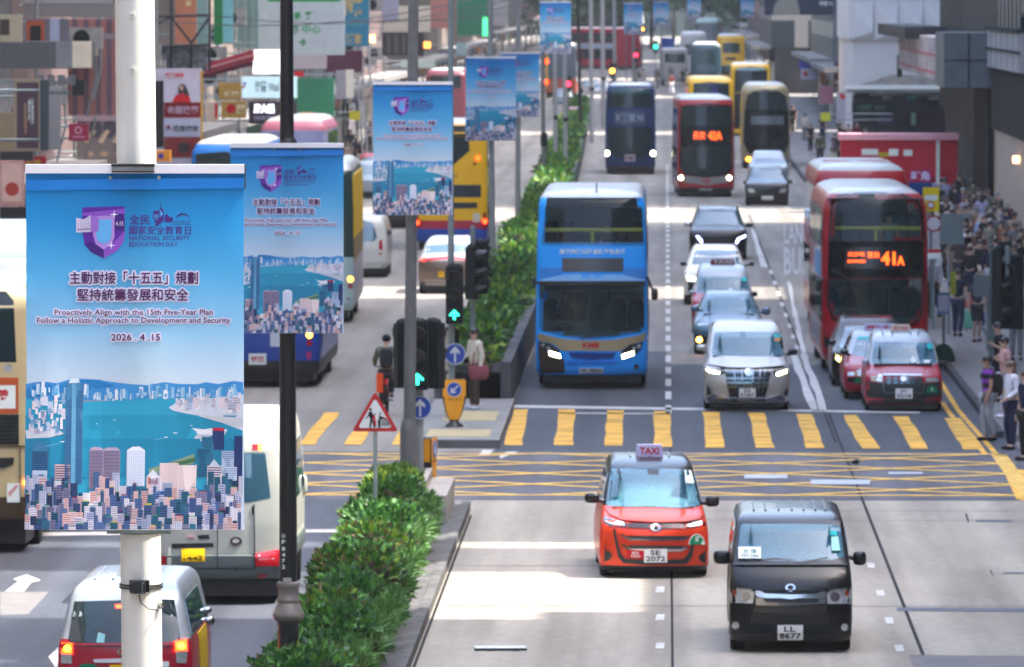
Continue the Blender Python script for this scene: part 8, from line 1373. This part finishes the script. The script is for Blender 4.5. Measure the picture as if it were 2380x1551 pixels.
crowd(8, (11.7, 13.0), (225, 262), lambda X, Y, i, n: ['first', 'second', 'third', 'fourth', 'fifth', 'sixth', 'seventh', 'eighth'][i] + ' nearest, right edge', 'people at the right edge', lambda p: False, 3)
crowd(16, (-3, 6.2), (700, 760), lambda X, Y, i, n: ('left' if X < 0 else 'middle' if X < 3 else 'right') + ' of the far crossing', 'people on the far crossing', lambda p: abs(p[0]) < .2, 21)
SJ = pose(larm=((-.2, -.1, 1.14), (-.12, -.32, 1.02)), rarm=((.2, -.1, 1.14), (.12, -.32, 1.02)))
for k, sx_ in (('l', -1), ('r', 1)): SJ[k+'kn'], SJ[k+'an'], SJ[k+'to'] = (sx_ * .11, -.42, .9), (sx_ * .11, -.4, .47), (sx_ * .11, -.54, .43)
SD = make_person(SJ, .5, hair='long')
BB = [o for o in COL.objects if o.parent is None and o.name.startswith('double_decker_bus')]
for bus, x, y, z, lb, tp in ((BB[0], .38, 1.28, 2.05, 'person in dark top seated upstairs at the front of the blue bus', ('black', (.015, .015, .017))), (BB[0], -.62, 1.5, .42, 'driver in a pale blue shirt at the wheel of the blue bus', ('sky', (.25, .36, .6))), (BB[1], .36, 1.28, 2.05, 'person in a pale teal top seated upstairs at the front of the red bus', ('teal_pale', (.3, .42, .42))), (BB[1], -.62, 1.5, .42, 'driver in a pale shirt at the wheel of the red bus', ('white', (.6, .6, .66)))):
    place_person(SD, lb, bus.matrix_basis @ Vector((x, y, z)), bus.rotation_euler.z, SKIN, cl(*tp), cl('charcoal', (.03, .03, .035)), cl('black', (.015, .015, .017)), HAIR)
# woman on the island, cyclist
f = G(1104, 952, .14); D = make_person(pose((.02, 0), (.03, .02), larm=((-.22, -.02, 1.14), (-.12, -.2, 1.12)), rarm=((.22, .04, 1.13), (.22, -.02, .88))), 1, female=True, hair='short', fat=1.05)
t = place_person(D, 'person in cream jacket waiting on the crossing island with a plum bag', f, math.radians(-55), SKIN, cl('cream_jacket', (.62, .58, .5)), cl('brown', (.08, .06, .05)), cl('white', (.6, .6, .66)), HAIR)
mb = MB(); mb.ell((0, 0, 0), (.22, .09, .16), 14, 8, e=.55); o = mb.build('handbag', cl('plum', (.23, .07, .09)), None, loc=A(1113, 866, f.y - .16)); tag(o, 'large plum purple handbag carried by the person on the crossing island', 'handbag'); mb = MB(); mb.tube([(-.14, 0, .12), (-.1, 0, .4), (.02, .03, .55), (.1, 0, .4), (.14, 0, .12)], .014, 6); mb.build('strap', cl('plum', (.23, .07, .09)), o)
mb = MB(); mb.ell((0, 0, 0), (.1, .07, .09), 12, 8, e=.55); o = mb.build('small_bag', cl('black', (.015, .015, .017)), None, loc=A(1084, 876, f.y - .12)); tag(o, 'small black bag in the hand of the person on the island', 'bag'); mb = MB(); mb.tube([(-.06, 0, .06), (0, 0, .2), (.06, 0, .06)], .01, 6); mb.build('handle', cl('black', (.015, .015, .017)), o)
f = G(897, 968); t = thing('bicycle', 'bicycle with red details ridden away from the camera on the left carriageway', 'bicycle', (f.x, f.y, 0)); FR = flat('bike_red', '#a81c28', .3)
for y in (.05, 1.05):
    mb = MB(); mb.lathe([(.30, -.022), (.335, -.015), (.335, .015), (.30, .022)], 28, (0, y, .335), axis='x', loop=True); o = mb.build('wheel', RUBBER, t); mb = MB()
    for i in range(12): a = math.pi * i / 6; mb.cyl((0, y, .335), (0, y + .3 * math.cos(a), .335 + .3 * math.sin(a)), .003, n=4)
    mb.build('spokes', GALV, o)
mb = MB(); 
for a, b in (((0, .05, .335), (0, .42, .33)), ((0, .42, .33), (0, .3, .85)), ((0, .3, .82), (0, .95, .85)), ((0, .42, .33), (0, .95, .78)), ((0, .05, .335), (0, .3, .8)), ((0, 1.05, .335), (0, .93, .95))): mb.tube([a, b], .017, 8)
mb.build('frame', FR, t); mb = MB(); mb.tube([(-.28, .86, 1.02), (-.1, .93, 1.0), (.1, .93, 1.0), (.28, .86, 1.02)], .014, 6); mb.build('handlebar', BLACK, t); mb = MB(); mb.ell((0, .28, .9), (.08, .14, .035), 12, 6); mb.build('saddle', BLACK, t); mb = MB(); mb.ell((0, -.02, .72), (.045, .02, .06), 10, 6); mb.build('rear_light', REDS, t); mb = MB(); mb.box(-.14, .36, .31, .14, .5, .34); mb.build('pedal', BLACK, t, False); mb = MB(); mb.prism([(-.2, .5), (-.06, .5), (-.06, .9), (-.2, .9)], .0, .05); mb.build('pannier', flat('pannier_orange', '#d8501c'), t, False)
J = pose(larm=((-.26, -.16, 1.14), (-.26, -.42, 1.05)), rarm=((.26, -.16, 1.14), (.26, -.42, 1.05)), stoop=.1); dz = .0
for k, kn, an, to in (('l', (-.11, -.38, .72), (-.1, -.2, .42), (-.11, -.34, .37)), ('r', (.11, -.33, .55), (.1, -.12, .16), (.11, -.27, .12))): J[k+'kn'], J[k+'an'], J[k+'to'] = kn, an, to
D = make_person(J, 1, hair='cap'); t = place_person(D, 'person in a grey green jacket and dark cap riding the bicycle with a backpack', (f.x, f.y + .26, .05), math.pi, SKIN, cl('grey_green', (.13, .14, .11)), cl('charcoal', (.03, .03, .035)), cl('black', (.015, .015, .017)), M('cap_navy', (.015, .02, .03), .8, var=.2), None, None, .97)
tag(bagmesh(t, 'backpack', ('black_blue', (.018, .022, .03)), (0, .1, 1.2)), 'black backpack worn by the cyclist', 'backpack')
# ================================================================== dapples: an invented unseen pierced screen throws spots of sun on the left lanes
t = thing('dapple_screen', 'pierced screen on the roof of a right hand building, out of view', 'screen', (XR + 9, 97, 36)); mb = MB(); rg = random.Random(4); c = .55
for j in range(48):
    for i in range(44):
        q = math.sin(i * .35 + j * .5) + math.sin(i * .13 - j * .9) + math.sin(j * 1.7 + i * .05)
        if j > 18 and rg.random() < .5 and q > .4: continue
        y0, z0 = i * c, j * c; mb.quad((0, y0, z0), (0, y0 + c, z0), (0, y0 + c, z0 + c), (0, y0, z0 + c))
mb.build('sheet', CONC, t, False)
# ================================================================== air
mb = MB(); mb.box(-420, -90, -1.2, 420, 1480, 128); hz = mb.build('haze', [], None, False); hz.data.materials.clear()
hm = bpy.data.materials.new('haze'); hm.use_nodes = True; _t = hm.node_tree; _t.nodes.remove(_t.nodes['Principled BSDF']); _v = _t.nodes.new('ShaderNodeVolumePrincipled'); _v.inputs['Color'].default_value = (.86, .92, .97, 1); _v.inputs['Density'].default_value = .00009; _v.inputs['Anisotropy'].default_value = .3
_t.links.new(_v.outputs[0], _t.nodes['Material Output'].inputs['Volume']); hz.data.materials.append(hm); hz['kind'] = 'stuff'; hz['label'] = 'thin pale city haze'
